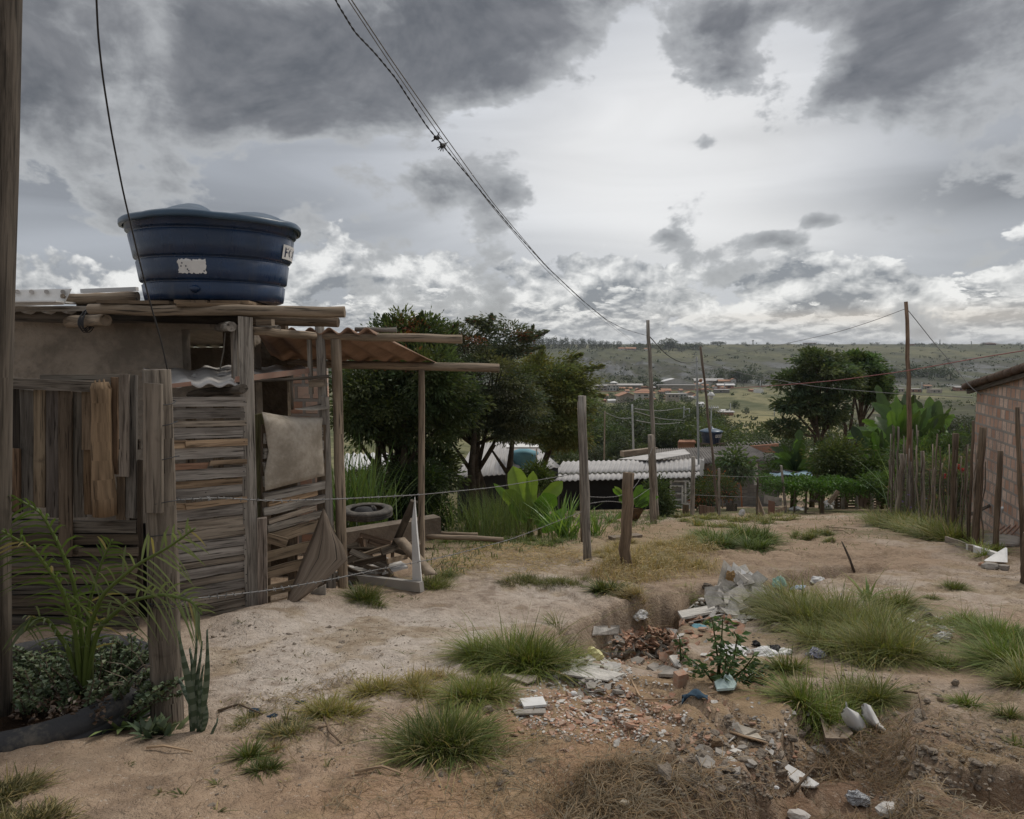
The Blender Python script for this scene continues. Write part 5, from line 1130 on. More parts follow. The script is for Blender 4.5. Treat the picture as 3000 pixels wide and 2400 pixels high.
for i,(x,yb,yt,l) in enumerate(((2140,1212,1182,'left pale mast on the meadow'),(2269,1220,1194,'right pale mast on the meadow near the twin trees'),(2228,1145,1115,'pale mast beside the white box house'),(2123,1145,1120,'pale mast beside the warehouse'),(2701,1150,1120,'pale mast in the far right row'),(2754,1012,995,'mast on the skyline above the far row'),(2846,1012,1000,'mast on the skyline near the domed hut'),(2206,1010,998,'round topped mast on the skyline'))):
    g=G(x,yb); mb=MB(); mb.tube([g-Vector((0,0,1)),P(x,yt,g.y)],g.y*.0007,5); 
    if i==7: mb.rock(P(x,yt,g.y),g.y*.0018,1,1,.6)
    tag(mb.build('mast','concrete',None,g),l,'mast','far masts')
# ================= yard junk =================
def sack(name,label,px,py,wpx,hpx,mat='plast',cat='sack',n=9,jit=.18,Y=None,group=None,tint=(1,1,1),sy=.7):
    g=G(px,py) if Y is None else P(px,py,Y); r=wpx/2/F*g.y; rz_=hpx/2/F*g.y; mb=MB(); mb.ti=tint
    soft=mat in('plast','film','fibw','cloth','blackp','teal') and cat not in('stone','slab','cap','box')
    if not soft: mb.rock(g+Vector((0,0,rz_*.8)),r,1,sy,rz_/r,random.uniform(-.3,.3),n,jit); return tag(mb.build(name,mat,None,g),label,cat,group)
    K,J=22,11; se=random.random()*90; rot=random.uniform(-.4,.4); rows=[]
    for j in range(J+1):
        ph=math.pi*j/J; row=[]
        for k in range(K):
            an=6.2832*k/K; cx,cy,cz=math.sin(ph)*math.cos(an),math.sin(ph)*math.sin(an),-math.cos(ph)
            nz=float(vn(se+cx*1.6+cz,se+cy*1.6-cz*.7,3)); n2_=float(vn(se+cx*5+cz*3,cy*5+cz*2,5)); n3_=abs(float(vn(se+cx*11,cy*11+cz*8,7))-.5)
            q=.55+.55*nz+.35*(n2_-.5)+.35*n3_; zz=cz*q*(.55 if cz<0 else 1)
            row.append(g+Vector(((cx*math.cos(rot)-cy*sy*math.sin(rot))*r*q*1.15,(cx*math.sin(rot)+cy*sy*math.cos(rot))*r*q*1.15,rz_*.5+zz*rz_*1.15)))
        rows.append(mb.add(row))
    for j in range(J):
        for k in range(K): k2=(k+1)%K; mb.face((rows[j]+k,rows[j]+k2,rows[j+1]+k2,rows[j+1]+k),((0,0),(1,0),(1,1),(0,1)),False)
    return tag(mb.build(name,mat,None,g),label,cat,group)
sack('white_sack','low white sack lying left of the vine hedge post',2338,1495,44,14,'fibw')
sack('white_sack','white sack heap at the foot of the leaning plank by the pallet gate',2425,1493,32,26,'fibw'); sack('white_sack','upper white bag on the sack heap by the pallet gate',2428,1478,26,14,'fibw',Y=18.8)
sack('pale_slab','pale slab leaning on the left pallet beside the sacks',2450,1490,22,28,'fib','slab',7,.1)
sack('brown_sack','brown stone lying between the white sacks',2358,1494,22,13,'stone','stone')
sack('white_sack','crumpled white sack in the grass left of the stained cloth',2173,1513,20,30,'fibw')
def flat(name,label,pts,Y,mat,cat='board',th=.02,n_=(0,1,0),tint=(1,1,1),group=None):
    mb=MB(); mb.ti=tint; Ys=Y if isinstance(Y,(list,tuple)) else [Y]*len(pts); mb.slab([P(x,y,q) for (x,y),q in zip(pts,Ys)],n_,th); return tag(mb.build(name,mat),label,cat,group)
flat('hanging_cloth','white cloth hanging at the right end of the white roof',[(2050,1392),(2060,1400),(2064,1352),(2052,1345)],21,'white','cloth')
gr=[[P(2219+ (s*28*(t**1.2)),1442+t*76,17.6-.1*math.sin(s*9)*t) for s in np.linspace(0,1,9)] for t in np.linspace(0.05,1,8)]
sheet('stained_cloth','fib',None,gr,.006,'stained pale cloth draped in a triangle beside a dark yard post','cloth',tint=(1.1,.95,.8))
flat('rusty_sheet','rust brown sheet leaning at the yard fence beside the stained cloth',[(2250,1512),(2270,1514),(2270,1470),(2252,1466)],17.4,'rust',tint=(.6,.55,.55))
flat('grey_sheet','grey corrugated scrap behind the rusty panel',[(2238,1475),(2290,1482),(2292,1460),(2240,1450)],19,'metal')
flat('board','sloping brown board right of the rusty panel',[(2270,1505),(2300,1495),(2304,1482),(2272,1495)],17.3,'woodb')
for i,(x0,x1,y0,y1,m,tt) in enumerate(((2048,2070,1480,1512,'plyd',(.9,.8,.8)),(2070,2094,1484,1512,'plyd',(1.1,1,1)),(2000,2018,1478,1515,'woodb',(.7,.65,.6)),(2128,2160,1474,1500,'woodd',(1,1,1)))):
    flat('scrap_sheet',('left brown scrap panel at the yard edge','right brown scrap panel at the yard edge','short dark stake board before the white door','low dark scrap wall behind the yard stakes')[i],[(x0,y1),(x1,y1),(x1,y0+2),(x0,y0)],17.2 if i!=3 else 20,m,tint=tt)
# vine covered shelter and tarp
vs=thing('vine_shelter','low shelter roofed with a trimmed green vine left of the pallet gate','shelter',foot(2360,19.5))
for (x,w) in ((2330,6),(2363,7),(2411,14)): 
    mb=MB(); a=P(x,1425,19.4); mb.tube([(a.x,a.y,HZ(a.x,a.y)-.1),a],w/2/F*19.4,7,.08); mb.build('post','woodb',vs)
Nn=5200; xx=RG.uniform(0,1,Nn); yy=RG.uniform(-.6,.6,Nn); hh=RG.random(Nn)**1.4; A=P(2236,1414,19.6);Bq=P(2510,1418,19.2)
C=np.array(A)+(np.array(Bq)-np.array(A))*xx[:,None]; C[:,1]+=yy; C[:,2]+= (.12+.05*np.sin(xx*17))-hh*(.28+.35*(np.sin(xx*23)>.3)*(RG.random(Nn)<.4)); 
leaves('foliage',M['leaf'],C,RG.normal(size=(Nn,3))+np.array([0,-.3,-.6]),RG.uniform(.05,.11,Nn),.6,vcol(Nn,(.075,.15,.03),.35),vs)
gr=[[P(2255+s*125,1385+t*14-6*math.sin(s*3)+3*math.sin(s*13),24-t*2) for s in np.linspace(0,1,14)] for t in np.linspace(0,1,5)]
sheet('tarp','teal',None,gr,.01,'pale blue grey tarp over poles behind the vine shelter','tarp',tint=(1.6,1.1,1.1))
for i,(x0,y0,x1,y1) in enumerate(((2245,1400,2400,1394),(2262,1382,2385,1392),(2300,1378,2402,1400))):
    mb=MB(); mb.tube([P(x0,y0,23.5),P(x1,y1,23.5)],.04,6,.1); tag(mb.build('roof_pole','woodd'),('lowest pole under the pale tarp','pole across the top of the pale tarp','sloping pole right end of the tarp')[i],'pole')
flat('plank','brown plank leaning beside the white sacks and pallet',[(2425,1472),(2434,1478),(2462,1442),(2452,1436)],18.6,'woodb','plank',.05)
flat('rubble_board','tilted brown board behind the white sacks',[(2372,1468),(2400,1474),(2396,1466),(2372,1462)],19,'woodd')
def pallet(label,x0,x1,yt,yb,Y,nb):
    r=thing('pallet','' or label,'pallet',P((x0+x1)/2,yb,Y),'pallets closing the lane'); 
    for i in range(nb):
        y=yt+(yb-yt)*(i+.5)/nb; mb=MB(); v=random.uniform(.55,.9); mb.ti=(v,v*.93,v*.86); mb.board(P(x0,y,Y),P(x1,y+random.uniform(-1,1),Y),(yb-yt)/nb*.72/F*Y,.02,(0,0,1),4,.06,.01,.004); mb.build('slat','woodb',r)
    for t in (.04,.5,.96):
        mb=MB(); mb.ti=(.5,.45,.4); x=x0+(x1-x0)*t; mb.board(P(x,yb,Y+.06),P(x,yt,Y+.06),.09,.06,(1,0,0)); mb.build('batten','woodb',r)
yb_=1492; Yp=G(2500,yb_).y
pallet('left upright pallet at the end of the lane',2447,2512,1418,yb_,Yp,9); pallet('right upright pallet at the end of the lane, lower half broken',2545,2598,1424,yb_,Yp,9)
flat('panel','plain brown panel between the two pallets',[(2508,1492),(2545,1492),(2547,1432),(2510,1424)],Yp-.05,'plyd',tint=(1.1,1,.95))
for (x,yt,l) in ((2510,1395,'left pointed post holding the pallets'),(2555,1390,'right pointed post holding the pallets'),(2470,1428,'short post at the left pallet')):
    post('pallet_post',l,x,yt,x,1494,9,10,Yp-.12,'wood','pallet posts',n=7,jit=.1)
# plank edging and slab near the right fence
mb=MB(); mb.ti=(.9,.85,.8); mb.board(G(2772,1592)+Vector((0,0,.04)),G(2850,1622)+Vector((0,0,.04)),.12,.04,(0,0,1),4,.1); tag(mb.build('edging_plank','wood'),'old plank laid on edge along the foot of the right fence','plank')
mb=MB(); mb.board(G(2838,1612)+Vector((0,0,.03)),G(2925,1640)+Vector((0,0,.03)),.09,.07,(0,0,1),4,.1); tag(mb.build('edging_plank','white'),'whitish plank end of the edging near the white triangular slab','plank')
a=G(2885,1650); Yt=a.y; flat('white_slab','white triangular slab propped on a cement lump by the right fence',[(2888,1644),(2952,1648),(2951,1606),(2940,1612)],[Yt,Yt-.05,Yt+.15,Yt+.15],'white','slab',.03)
sack('cement_lump','grey cement lump supporting the white triangular slab',2905,1668,58,24,'cem','stone',8,.15); sack('cement_lump','square grey cement piece right below the white slab',2940,1672,36,26,'cem','stone',5,.08)
sack('clay_fragment','broken red clay piece left of the cement lump',2874,1657,18,12,'clay','brick')
gr=[[G(2885+s*110-t*10,1568+t*34)+Vector((0,0,.05*math.sin(s*3)*math.sin(t*3)+.03)) for s in np.linspace(0,1,10)] for t in np.linspace(0,1,6)]
sheet('cement_apron','cem',None,gr,.03,'smooth grey cement apron in front of the brick house','cement slab')
mb=MB(); mb.tube([G(2842,1566)+Vector((0,0,.35)),G(2900,1552)+Vector((0,0,.45))],.03,6,.1); tag(mb.build('dark_stick','woodd'),'dark stick lying between the stakes and the brick house','stick')
# ================= trees =================
def bl(px,py,Y,rx,rz,ry=None): p=P(px,py,Y); return (p.x,p.y,p.z,rx/F*Y,(ry or (rx+rz)/2)/F*Y,rz/F*Y)
def ft(px,Y): p=P(px,1200,Y); return Vector((p.x,Y,HZ(p.x,Y)))
def tip(x0,y0,x1,y1,Y,n,sp): return (P(x0,y0,Y),P(x1,y1,Y),n,sp)
tree('broadleaf_tree','dense dark green tree directly behind the pergola','tree',ft(1160,13.5),[bl(1070,1120,13,95,80),bl(1180,1040,13.8,110,95),bl(1130,1190,13.2,150,80),bl(1290,1180,13.4,110,90),bl(1240,1110,13,110,90),bl(1100,1255,13,90,45),bl(1250,1265,13.2,100,42),bl(1040,1200,12.6,50,60),bl(1240,985,14,60,45),bl(1160,965,14,45,35),bl(1250,1380,13.5,110,75),bl(1200,1440,13,90,60)],500,84,.11,.095,.42,(.085,.112,.046),.09,tips=[tip(1210,1000,1235,925,14,420,.1),tip(1150,1000,1128,932,14,360,.09),tip(1300,1030,1335,955,14.3,360,.1),tip(1080,1060,1052,1000,13.5,260,.08)],accent=((.20,.08,.045),.05,P(1000,1085,13.5).z))
tree('feathery_tree','wide feathery grey green tree with red tips behind the second pergola post','tree',ft(1385,15),[bl(1370,1020,15,95,75),bl(1440,1110,14.6,120,85),bl(1480,1000,15.2,80,50),bl(1380,1200,14.6,110,75),bl(1500,1190,14.8,110,75),bl(1300,1000,15.4,75,55),bl(1500,1250,14.8,80,40),bl(1350,1250,15,70,30),bl(1260,1200,14.8,80,60)],540,84,.105,.08,.30,(.10,.115,.07),.08,accent=((.22,.085,.05),.05,P(1000,1080,15).z),tips=[tip(1480,1010,1600,972,15,700,.09),tip(1480,960,1370,938,15,600,.12),tip(1440,1050,1580,1020,15,500,.1),tip(1420,990,1440,925,15,300,.09),tip(1540,1010,1560,960,15.2,260,.08)],flat=.45)
tree('olive_tree','olive green tree with yellowish fringe touching the tall weathered post','tree',ft(1560,17),[bl(1580,1110,17,110,70),bl(1640,1170,16.8,90,70),bl(1600,1240,16.6,105,60),bl(1665,1265,16.5,55,55),bl(1690,1120,17,45,40)],400,80,.12,.09,.34,(.16,.18,.075),.09,accent=((.19,.17,.055),.12,P(1000,1500,17).z),tips=[tip(1660,1090,1762,1072,17,500,.1),tip(1640,1060,1700,1040,17,300,.1),tip(1680,1150,1768,1160,17,300,.1),tip(1570,1070,1590,1020,17,260,.09)],flat=.5)
for i,(x,Y,yt,lx) in enumerate(((1365,14.2,1300,30),(1420,15.6,1310,-20),(1105,13.8,1290,10),(1200,13,1290,-14),(1480,15.5,1330,24))):
    f=ft(x,Y); mb=MB(); t_=P(x+lx,yt,Y); pts=[f-Vector((0,0,.2)),f.lerp(t_,.35)+Vector((.08,0,0)),f.lerp(t_,.7)-Vector((.05,0,0)),t_+Vector((0,0,.5))]; mb.tube(pts,[.11,.09,.075,.04],8,.1)
    mb.tube([pts[2],pts[2]+Vector((.4*(1 if i%2 else -1),0,.6))],[.05,.02],6); tag(mb.build('tree_trunk','bark',None,f),('reddish trunk curving up left of the white roof','inclined second stem behind the white roof','slim trunk near the round pergola post','dark trunk below the dense tree','stem right of the reddish trunk')[i],'trunk','stems under the big trees')
# ivy clad dark mass below the dense tree
def bush(name,label,cat,px,Y,blobs,ncl,per,sp,ls,lw,col,group=None,accent=None,mat='leaf',flat=.8,var=.3): return tree(name,label,cat,ft(px,Y),blobs,ncl,per,sp,ls,lw,col,.02,group=group,accent=accent,mat=mat,flat=flat,trunk=False,inner=.2,var=var)
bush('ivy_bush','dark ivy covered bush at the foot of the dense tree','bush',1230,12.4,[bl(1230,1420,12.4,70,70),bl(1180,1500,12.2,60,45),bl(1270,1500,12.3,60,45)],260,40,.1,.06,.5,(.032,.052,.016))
tree('twin_tree','tall round tree right of the meadow with a slim bare trunk','tree',ft(2408,39),[bl(2400,1085,39,80,50),bl(2330,1120,39,55,35),bl(2460,1110,39.5,60,50),bl(2370,1180,39,60,35),bl(2310,1185,38.8,30,22),bl(2300,1255,38.5,45,28),bl(2440,1190,39,55,30),bl(2395,1045,39,60,20),bl(2420,1225,39,40,24)],190,74,.20,.25,.4,(.095,.125,.062),.16,flat=.5)
tree('twin_tree','smaller rounder tree just right of the tall round one','tree',ft(2500,41),[bl(2530,1080,41,60,42),bl(2560,1120,41,40,38),bl(2490,1090,41.5,45,35),bl(2545,1150,41,48,28),bl(2510,1050,41,35,16),bl(2590,1160,41,20,16)],140,74,.18,.22,.4,(.105,.15,.062),.14,flat=.5)
f=ft(2480,40.5); mb=MB(); mb.tube([f,P(2478,1250,40.5),P(2462,1215,40.5)],[.13,.1,.08],7,.1); mb.tube([f,P(2498,1200,40.5),P(2505,1150,40.5)],[.12,.09,.06],7,.1); tag(mb.build('tree_trunk','bark',None,f),'forked stems of the far twin trees behind the bananas','trunk')
# shared crowns for the distance
def crown_mesh(name,seed,n,ls,col,shape='round',var=.3):
    rg=np.random.default_rng(seed); B_=[]
    if shape=='round':
        for k in range(6): a=rg.uniform(0,6.28); r=rg.uniform(.1,.55); B_.append((math.cos(a)*r,math.sin(a)*r,rg.uniform(.45,1.05),rg.uniform(.35,.6),rg.uniform(.35,.6),rg.uniform(.28,.45)))
    else:
        for k in range(5): B_.append((rg.uniform(-.12,.12),rg.uniform(-.12,.12),.35+.28*k,rg.uniform(.16,.3),rg.uniform(.16,.3),.2))
    C,D,ci,dd=crown_pts(B_,int(n/14),14,.09,rg,.45,.8); cv=vcol(int(n/14),col,var,.15)[ci]*RG.uniform(.8,1.2,(len(C),1))
    N=len(C); D=norm(D); S=norm(np.cross(D,rg.normal(size=(N,3)))); s=ls*rg.uniform(.6,1.3,(N,1)); V=np.stack([C,C+D*s*.5+S*s*.3,C+D*s,C+D*s*.5-S*s*.3],1).reshape(-1,3)
    return npmesh(name,V,np.arange(N*4),np.full(N,4),M['leaf'],np.repeat(cv,4,0))
mb=MB(); mb.tube([(0,0,-.3),(.02,0,.3),(.0,.02,.8)],[.05,.04,.02],6,.1); mb.tube([(.02,0,.35),(.2,.1,.75)],[.03,.01],5); mb.tube([(.0,0,.45),(-.25,-.1,.8)],[.025,.01],5)
_t=mb.build('trunk','bark',None,(0,0,0)); TRM=_t.data; COL.objects.unlink(_t); bpy.data.objects.remove(_t)
CR=[crown_mesh('crown',30+i,2000,.085,c) for i,c in enumerate(((.045,.065,.022),(.06,.085,.028),(.085,.11,.035),(.05,.06,.03),(.10,.105,.045)))]
CRS=[crown_mesh('crown',50+i,900,.1,c,'tall') for i,c in enumerate(((.045,.062,.04),(.05,.065,.035)))]
CRL=[crown_mesh('crown',60+i,420,.16,c) for i,c in enumerate(((.05,.068,.035),(.06,.075,.035),(.045,.055,.03)))]
def far_tree(px,yb,hpx,k,label,group,wide=1.0,meshes=None,name='valley_tree',Y=None):
    g=G(px,yb) if Y is None else ft(px,Y); s=hpx/F*g.y/1.4; me=(meshes or CR)[k%len(meshes or CR)]
    r=thing(name,label,'tree',g,group); r.rotation_euler.z=random.uniform(0,6.28); r.scale=(s*wide,s*wide,s)
    for m_,nm in ((TRM,'trunk'),(me,'crown')):
        o=bpy.data.objects.new(nm,m_); COL.objects.link(o); o.parent=r
def grp(L,lab,group,**k):
    for q in L: far_tree(*q[:4],lab,group,*( [q[4]] if len(q)>4 else []),**k)
rr=random.Random(5)
L=[]
for i in range(74):  # wood in the dip behind the white roofs
    u=rr.random(); x=1600+u*520+rr.uniform(-20,20); yb=rr.uniform(1235,1345); L.append((x,yb,rr.uniform(60,105)*(yb-1080)/220,rr.randrange(4),rr.uniform(.95,1.4)))
L=[q for q in L if not (q[0]>2060 and q[1]<1265)]
grp(L,'rounded green tree in the wood between the white roof and the town','trees of the near valley wood')
grp([(2215,1310,50,0,1.6),(2185,1322,58,1,1.5),(2250,1320,40,3,1.6),(2150,1310,52,0,1.4)],'dark bushy tree behind the small blue tank','trees behind the small blue tank')
grp([(x,1352+rr.uniform(-6,10),rr.uniform(50,75),rr.randrange(5),1.2) for x in (1620,1660,1700,1745,1790,1830,1870)],'lighter green tree just above the white roof','trees just above the white roof')
grp([(2300+i*42+rr.uniform(-12,12),1330+rr.uniform(-8,8),rr.uniform(45,80),i%4,1.3) for i in range(15)],'dark green tree behind the banana grove','trees behind the bananas')
L=[]
for (zx,zy,h,k,w) in ((1170,640,110,3,.9),(1190,800,110,0,1.0),(1500,830,90,2,1.0),(1330,870,90,1,1.2),(850,800,60,2,.9),(950,830,70,0,1.2),(700,600,80,1,1.2),(855,590,80,2,1.2),(1025,590,90,0,.9),(1130,585,60,0,1),(500,600,50,0,1.2),(780,670,40,1,1.3),(850,665,40,1,1.3),(640,760,50,0,1.5),(720,765,50,1,1.3),(690,740,60,0,1.2),(1280,645,30,1,1.5),(1430,780,60,1,1),(1620,700,40,1,1.3),(1400,850,50,2,1.2),(1850,540,60,3,1.0),(1960,560,110,3,.9),(2060,560,110,0,1.1),(2110,580,90,3,1.2),(1720,700,40,4,1.4),(1980,860,90,3,1.0),(2100,910,70,0,1.2),(1910,900,50,0,1.2),(1750,620,24,1,1.5),(950,600,40,1,1.3)):
    x,y=Z(zx,zy); L.append((x,y,h*.2783*1.15,k,w))
grp(L,'tree standing among the houses of the far town','town trees',meshes=CRL+CR[:2])
L=[(2605+i*16+rr.uniform(-6,6),1105+rr.uniform(-3,6),rr.uniform(24,44),rr.randrange(3),rr.uniform(.9,1.3)) for i in range(12)]
grp(L,'dark eucalyptus in the clump on the right hillside','trees of the right hillside clump',meshes=CRL)
grp([(2230,1130,38,0,1),(2200,1110,34,1,1.2),(2150,1118,36,2,1.1),(2180,1120,44,0,1),(2330,1145,26,0,1.4),(2110,1105,30,1,1)],'tree at the foot of the hill right of the warehouses','trees at the hill foot',meshes=CRL)
L=[(1528+i*8.2+rr.uniform(-2,2),1021+rr.uniform(-1,2),rr.uniform(24,38)*(1-.014*i),i,rr.uniform(.8,1.2)) for i in range(36)]
grp(L,'slender eucalyptus in the windbreak on the left hill crest','crest windbreak trees',meshes=CRS,name='eucalyptus')
L=[(1860+i*9+rr.uniform(-4,4),1022+rr.uniform(-3,4),rr.uniform(8,22)*(1.5 if 9<i<16 else 1),i,rr.uniform(1,1.6)) for i in range(22)]
grp(L,'low bushy tree on the crest right of the tall pole','bushy crest trees',meshes=CRL)
grp([(2086+i*5,1010,10,i,1.2) for i in range(8)],'tree of the small dark row on the skyline','small skyline row',meshes=CRL)
grp([(x,1012,rr.uniform(5,11),i,1.3) for i,x in enumerate((2345,2400,2437,2390,2552,2570,2590,2730,2738,2770,2800,2880,2960,2985,2310,2250,2180,2160,2500,2640,2690))],'tiny round tree on the right skyline','tiny skyline trees',meshes=CRL)
grp([(2790+i*22,1290+rr.uniform(-10,10),rr.uniform(50,80),3,1.4) for i in range(7)],'dark tree beyond the bananas near the brick house','trees near the brick house')
grp([(x,1340,rr.uniform(46,60),rr.randrange(4),1.3) for x in (1808,1835,1862,1885,1965,1992,2018,2042)],'dark rounded tree in front of the orange roofs','trees in front of the orange roofs')
# scrub over the hills and meadow: stuff
def scatter_scrub(name,label,n,xr,yr,szr,col,seed,per=9):
    rg=np.random.default_rng(seed); Yv=np.exp(rg.uniform(math.log(yr[0]),math.log(yr[1]),n)); Xv=Yv*rg.uniform(xr[0],xr[1],n); m=fb(Xv*.02,Yv*.008,4,seed)>rg.uniform(-.25,.15,n); Xv=Xv[m];Yv=Yv[m]; Zv=H(Xv,Yv); k=len(Xv)
    C=np.repeat(np.stack([Xv,Yv,Zv],1),per,0); sz=np.repeat(rg.uniform(*szr,k)*(.4+Yv/900),per); C=C+rg.normal(size=C.shape)*np.array([.55,.55,.3])*sz[:,None]; C[:,2]+=sz*.25
    cc=np.repeat(vcol(k,col,.35,.15),per,0); o=leaves(name,M['leaf'],C,rg.normal(size=C.shape)+np.array([0,0,.6]),sz*.8,.7,cc); return tag(o,label,None,None,'stuff')
scatter_scrub('hill_scrub','dark low scrub dotted over the far hillside',1500,(-.12,.78),(450,1250),(.8,2.6),(.05,.06,.035),201)
scatter_scrub('meadow_scrub','low scrub and tufts over the meadow and slopes below the town',2600,(-.05,.75),(70,430),(.6,2.0),(.06,.075,.028),202,12)
# ================= bananas =================
def bleaf(mb,base,tip_,hw,droop=.15,seg=9,fold=.25,c=(.12,.22,.04),tear=.25,fr=None):
    base=Vector(base);tip_=Vector(tip_); d=tip_-base; L=d.length; side=d.cross(Vector((0,1,0)) if fr is None else fr); 
    if side.length<1e-3: side=Vector((1,0,0))
    side.normalize(); nrm=side.cross(d).normalized(); 
    if nrm.z<0: nrm=-nrm
    rows=[]
    for i in range(seg+1):
        t=i/seg; p=base+d*t+Vector((0,0,L*droop*math.sin(math.pi*min(1,t*1.0))*1.0)); w=hw*min(1,(t+.02)/.28)**.6*min(1,(1-t)/.22+.001)**.55*(1+random.uniform(-tear,tear)*.35)*(random.uniform(.6,1.08) if tear>.3 and i>2 else 1); w=max(w,hw*.04) if 0<i<seg else hw*.06
        rows.append(mb.add([p-side*w+nrm*w*fold,p-side*w*.5+nrm*w*fold*.65,p,p+side*w*.5+nrm*w*fold*.65,p+side*w+nrm*w*fold]))
    for i in range(seg):
        a,b=rows[i],rows[i+1]; v=random.uniform(.9,1.1)
        for k in range(4):
            mb.ti=tuple(x*v*(1.25 if k in(1,2) and False else 1) for x in c); mb.face((a+k,a+k+1,b+k+1,b+k),((0,0),(1,0),(1,1),(0,1)),True)
    mb.ti=tuple(min(1,x*1.7) for x in c); mb.tube([base+d*(i/5)+Vector((0,0,L*droop*math.sin(math.pi*i/5)))-nrm*.004 for i in range(6)],[hw*.07*(1-.14*i) for i in range(6)],4)
def banana(px,yb,hpx,label,group,n=9,seed=0,Y=None,c=(.10,.19,.045)):
    g=G(px,yb) if Y is None else ft(px,Y); rd=random.Random(seed); Hh=hpx*1.12/F*g.y; r=thing('banana_plant',label,'banana plant',g,group)
    mb=MB(); top=g+Vector((rd.uniform(-.1,.1),0,Hh*.45)); mb.ti=(.9,1,.6); mb.tube([g-Vector((0,0,.2)),g.lerp(top,.5),top],[.12,.10,.06],8,.08); mb.build('stem','bark',r)
    for i in range(n):
        a=i*2.4+rd.uniform(-.3,.3); el=rd.uniform(.45,1.45); L=Hh*rd.uniform(.36,.6); d=Vector((math.cos(a)*math.cos(el),math.sin(a)*math.cos(el),math.sin(el)))
        mb=MB(); v=rd.uniform(.3,.95); c=(c[0]*.985,c[1]*.98,c[2]*.99); cc=(c[0]*v,c[1]*v,c[2]*v); t=top+d*L-Vector((0,0,L*.35*math.cos(el)))
        bleaf(mb,top,t,L*rd.uniform(.075,.115),.18*math.cos(el)+.02,seg=16,tear=.4,c=cc,fr=Vector((math.sin(a)*.2,-.2*math.cos(a),1)).cross(d).normalized()*0+Vector((-math.sin(a)*.0+rd.uniform(-.5,.5),1,rd.uniform(-.5,.8)))); mb.build('leaf','banana',r)
gb='banana plants of the grove'
for i,(x,Y,h,c) in enumerate(((2335,24,225,(.12,.22,.05)),(2390,27,190,(.07,.13,.035)),(2595,23,235,(.10,.20,.04)),(2640,27,300,(.14,.26,.055)),(2680,29,330,(.09,.17,.04)),(2560,26,240,(.07,.14,.035)),(2740,27,250,(.10,.18,.045)),(2790,25,210,(.08,.15,.04)),(2830,28,220,(.09,.17,.05)),(2870,24,200,(.09,.16,.045)),(2480,25,165,(.06,.12,.03)),(2420,24,150,(.06,.11,.03)),(2720,32,300,(.12,.21,.05)),(2620,31,340,(.13,.24,.055)))):
    banana(x,0,h,'broad leaved banana plant in the grove between the twin trees and the brick house',gb,17,40+i,Y,c)
# hand placed near banana
nb=thing('banana_plant','bright green young banana plants left of the tall weathered post','banana plant',ft(1560,11.5))
for (x0,y0,x1,y1,hw,c) in ((1545,1515,1503,1366,29,(.24,.34,.07)),(1552,1515,1562,1380,17,(.20,.29,.06)),(1558,1500,1562,1408,13,(.30,.40,.08)),(1556,1512,1648,1410,20,(.20,.30,.05)),(1560,1515,1628,1452,27,(.10,.20,.03)),(1548,1520,1476,1436,24,(.22,.31,.06)),(1545,1530,1446,1416,11,(.16,.28,.06)),(1575,1545,1664,1490,12,(.12,.24,.05)),(1580,1560,1676,1532,12,(.13,.25,.05)),(1560,1520,1600,1480,26,(.08,.17,.03)),(1550,1530,1500,1470,26,(.13,.24,.04)),(1565,1535,1610,1505,20,(.10,.19,.03))):
    mb=MB(); dy=random.uniform(-.25,.25); bleaf(mb,P(x0,y0,11.5),P(x1,y1,11.5+dy),hw/F*11.5,.03,c=c,fold=random.uniform(.1,.5)); mb.build('leaf','banana',nb)
mb=MB(); mb.ti=(1.2,1.6,.7); mb.tube([ft(1555,11.5)-Vector((0,0,.1)),P(1552,1520,11.5)],[.06,.045],8,.05); mb.tube([ft(1585,11.4)-Vector((0,0,.1)),P(1580,1548,11.4)],[.04,.03],8,.05); mb.build('stem','bark',nb)
nb=thing('banana_plant','smaller banana plant with dry brown base behind the stump post','banana plant',ft(1860,14.2))
for (x0,y0,x1,y1,hw,c) in ((1850,1480,1795,1432,9,(.13,.25,.04)),(1850,1480,1800,1425,7,(.2,.3,.06)),(1855,1480,1880,1420,12,(.08,.16,.03)),(1860,1480,1905,1435,12,(.09,.18,.03)),(1860,1485,1930,1455,10,(.1,.2,.04)),(1850,1490,1815,1455,12,(.08,.15,.03)),(1850,1500,1800,1520,8,(.13,.2,.05)),(1870,1485,1900,1470,12,(.07,.14,.03)),(1845,1470,1835,1415,7,(.2,.32,.06))):
    mb=MB(); bleaf(mb,P(x0,y0,14.2),P(x1,y1,14.2),hw/F*14.2,.05,c=c); mb.build('leaf','banana',nb)
mb=MB(); mb.ti=(1.3,1,.7); 
for k in range(5): mb.tube([ft(1862,14.2),P(1850+k*8,1490,14.2)],[.07,.04],6,.1)
mb.build('stem','bark',nb)
# sword leaved clumps and weeds
def swords(name,label,cat,px,Y,n,L,w,c,spread=.35,sd=.25,mat='banana',group=None,lean=(.1,.8),lo=.6,g=None):
    g=g or ft(px,Y); Bp=np.array(g)+RG.normal(size=(n,3))*np.array([sd,sd,0]); Bp[:,2]=H(Bp[:,0],Bp[:,1])-.01; az=RG.uniform(0,6.28,n); ln=RG.uniform(*lean,n); cc=vcol(n,c,.3,.12)
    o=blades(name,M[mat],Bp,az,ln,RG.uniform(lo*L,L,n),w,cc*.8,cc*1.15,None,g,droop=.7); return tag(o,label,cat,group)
swords('yucca','pale green sword leaved clump beside the tall weathered post','yucca',1655,10.8,90,.85,.022,(.14,.23,.055),sd=.1)
swords('yucca','small sword leaved clump right of the tall weathered post','yucca',1745,11.5,45,.6,.02,(.12,.19,.05),sd=.08)
swords('pineapple_plant','low spiky plant right of the tall weathered post foot','plant',1795,13.5,35,.35,.02,(.13,.17,.08),sd=.05)
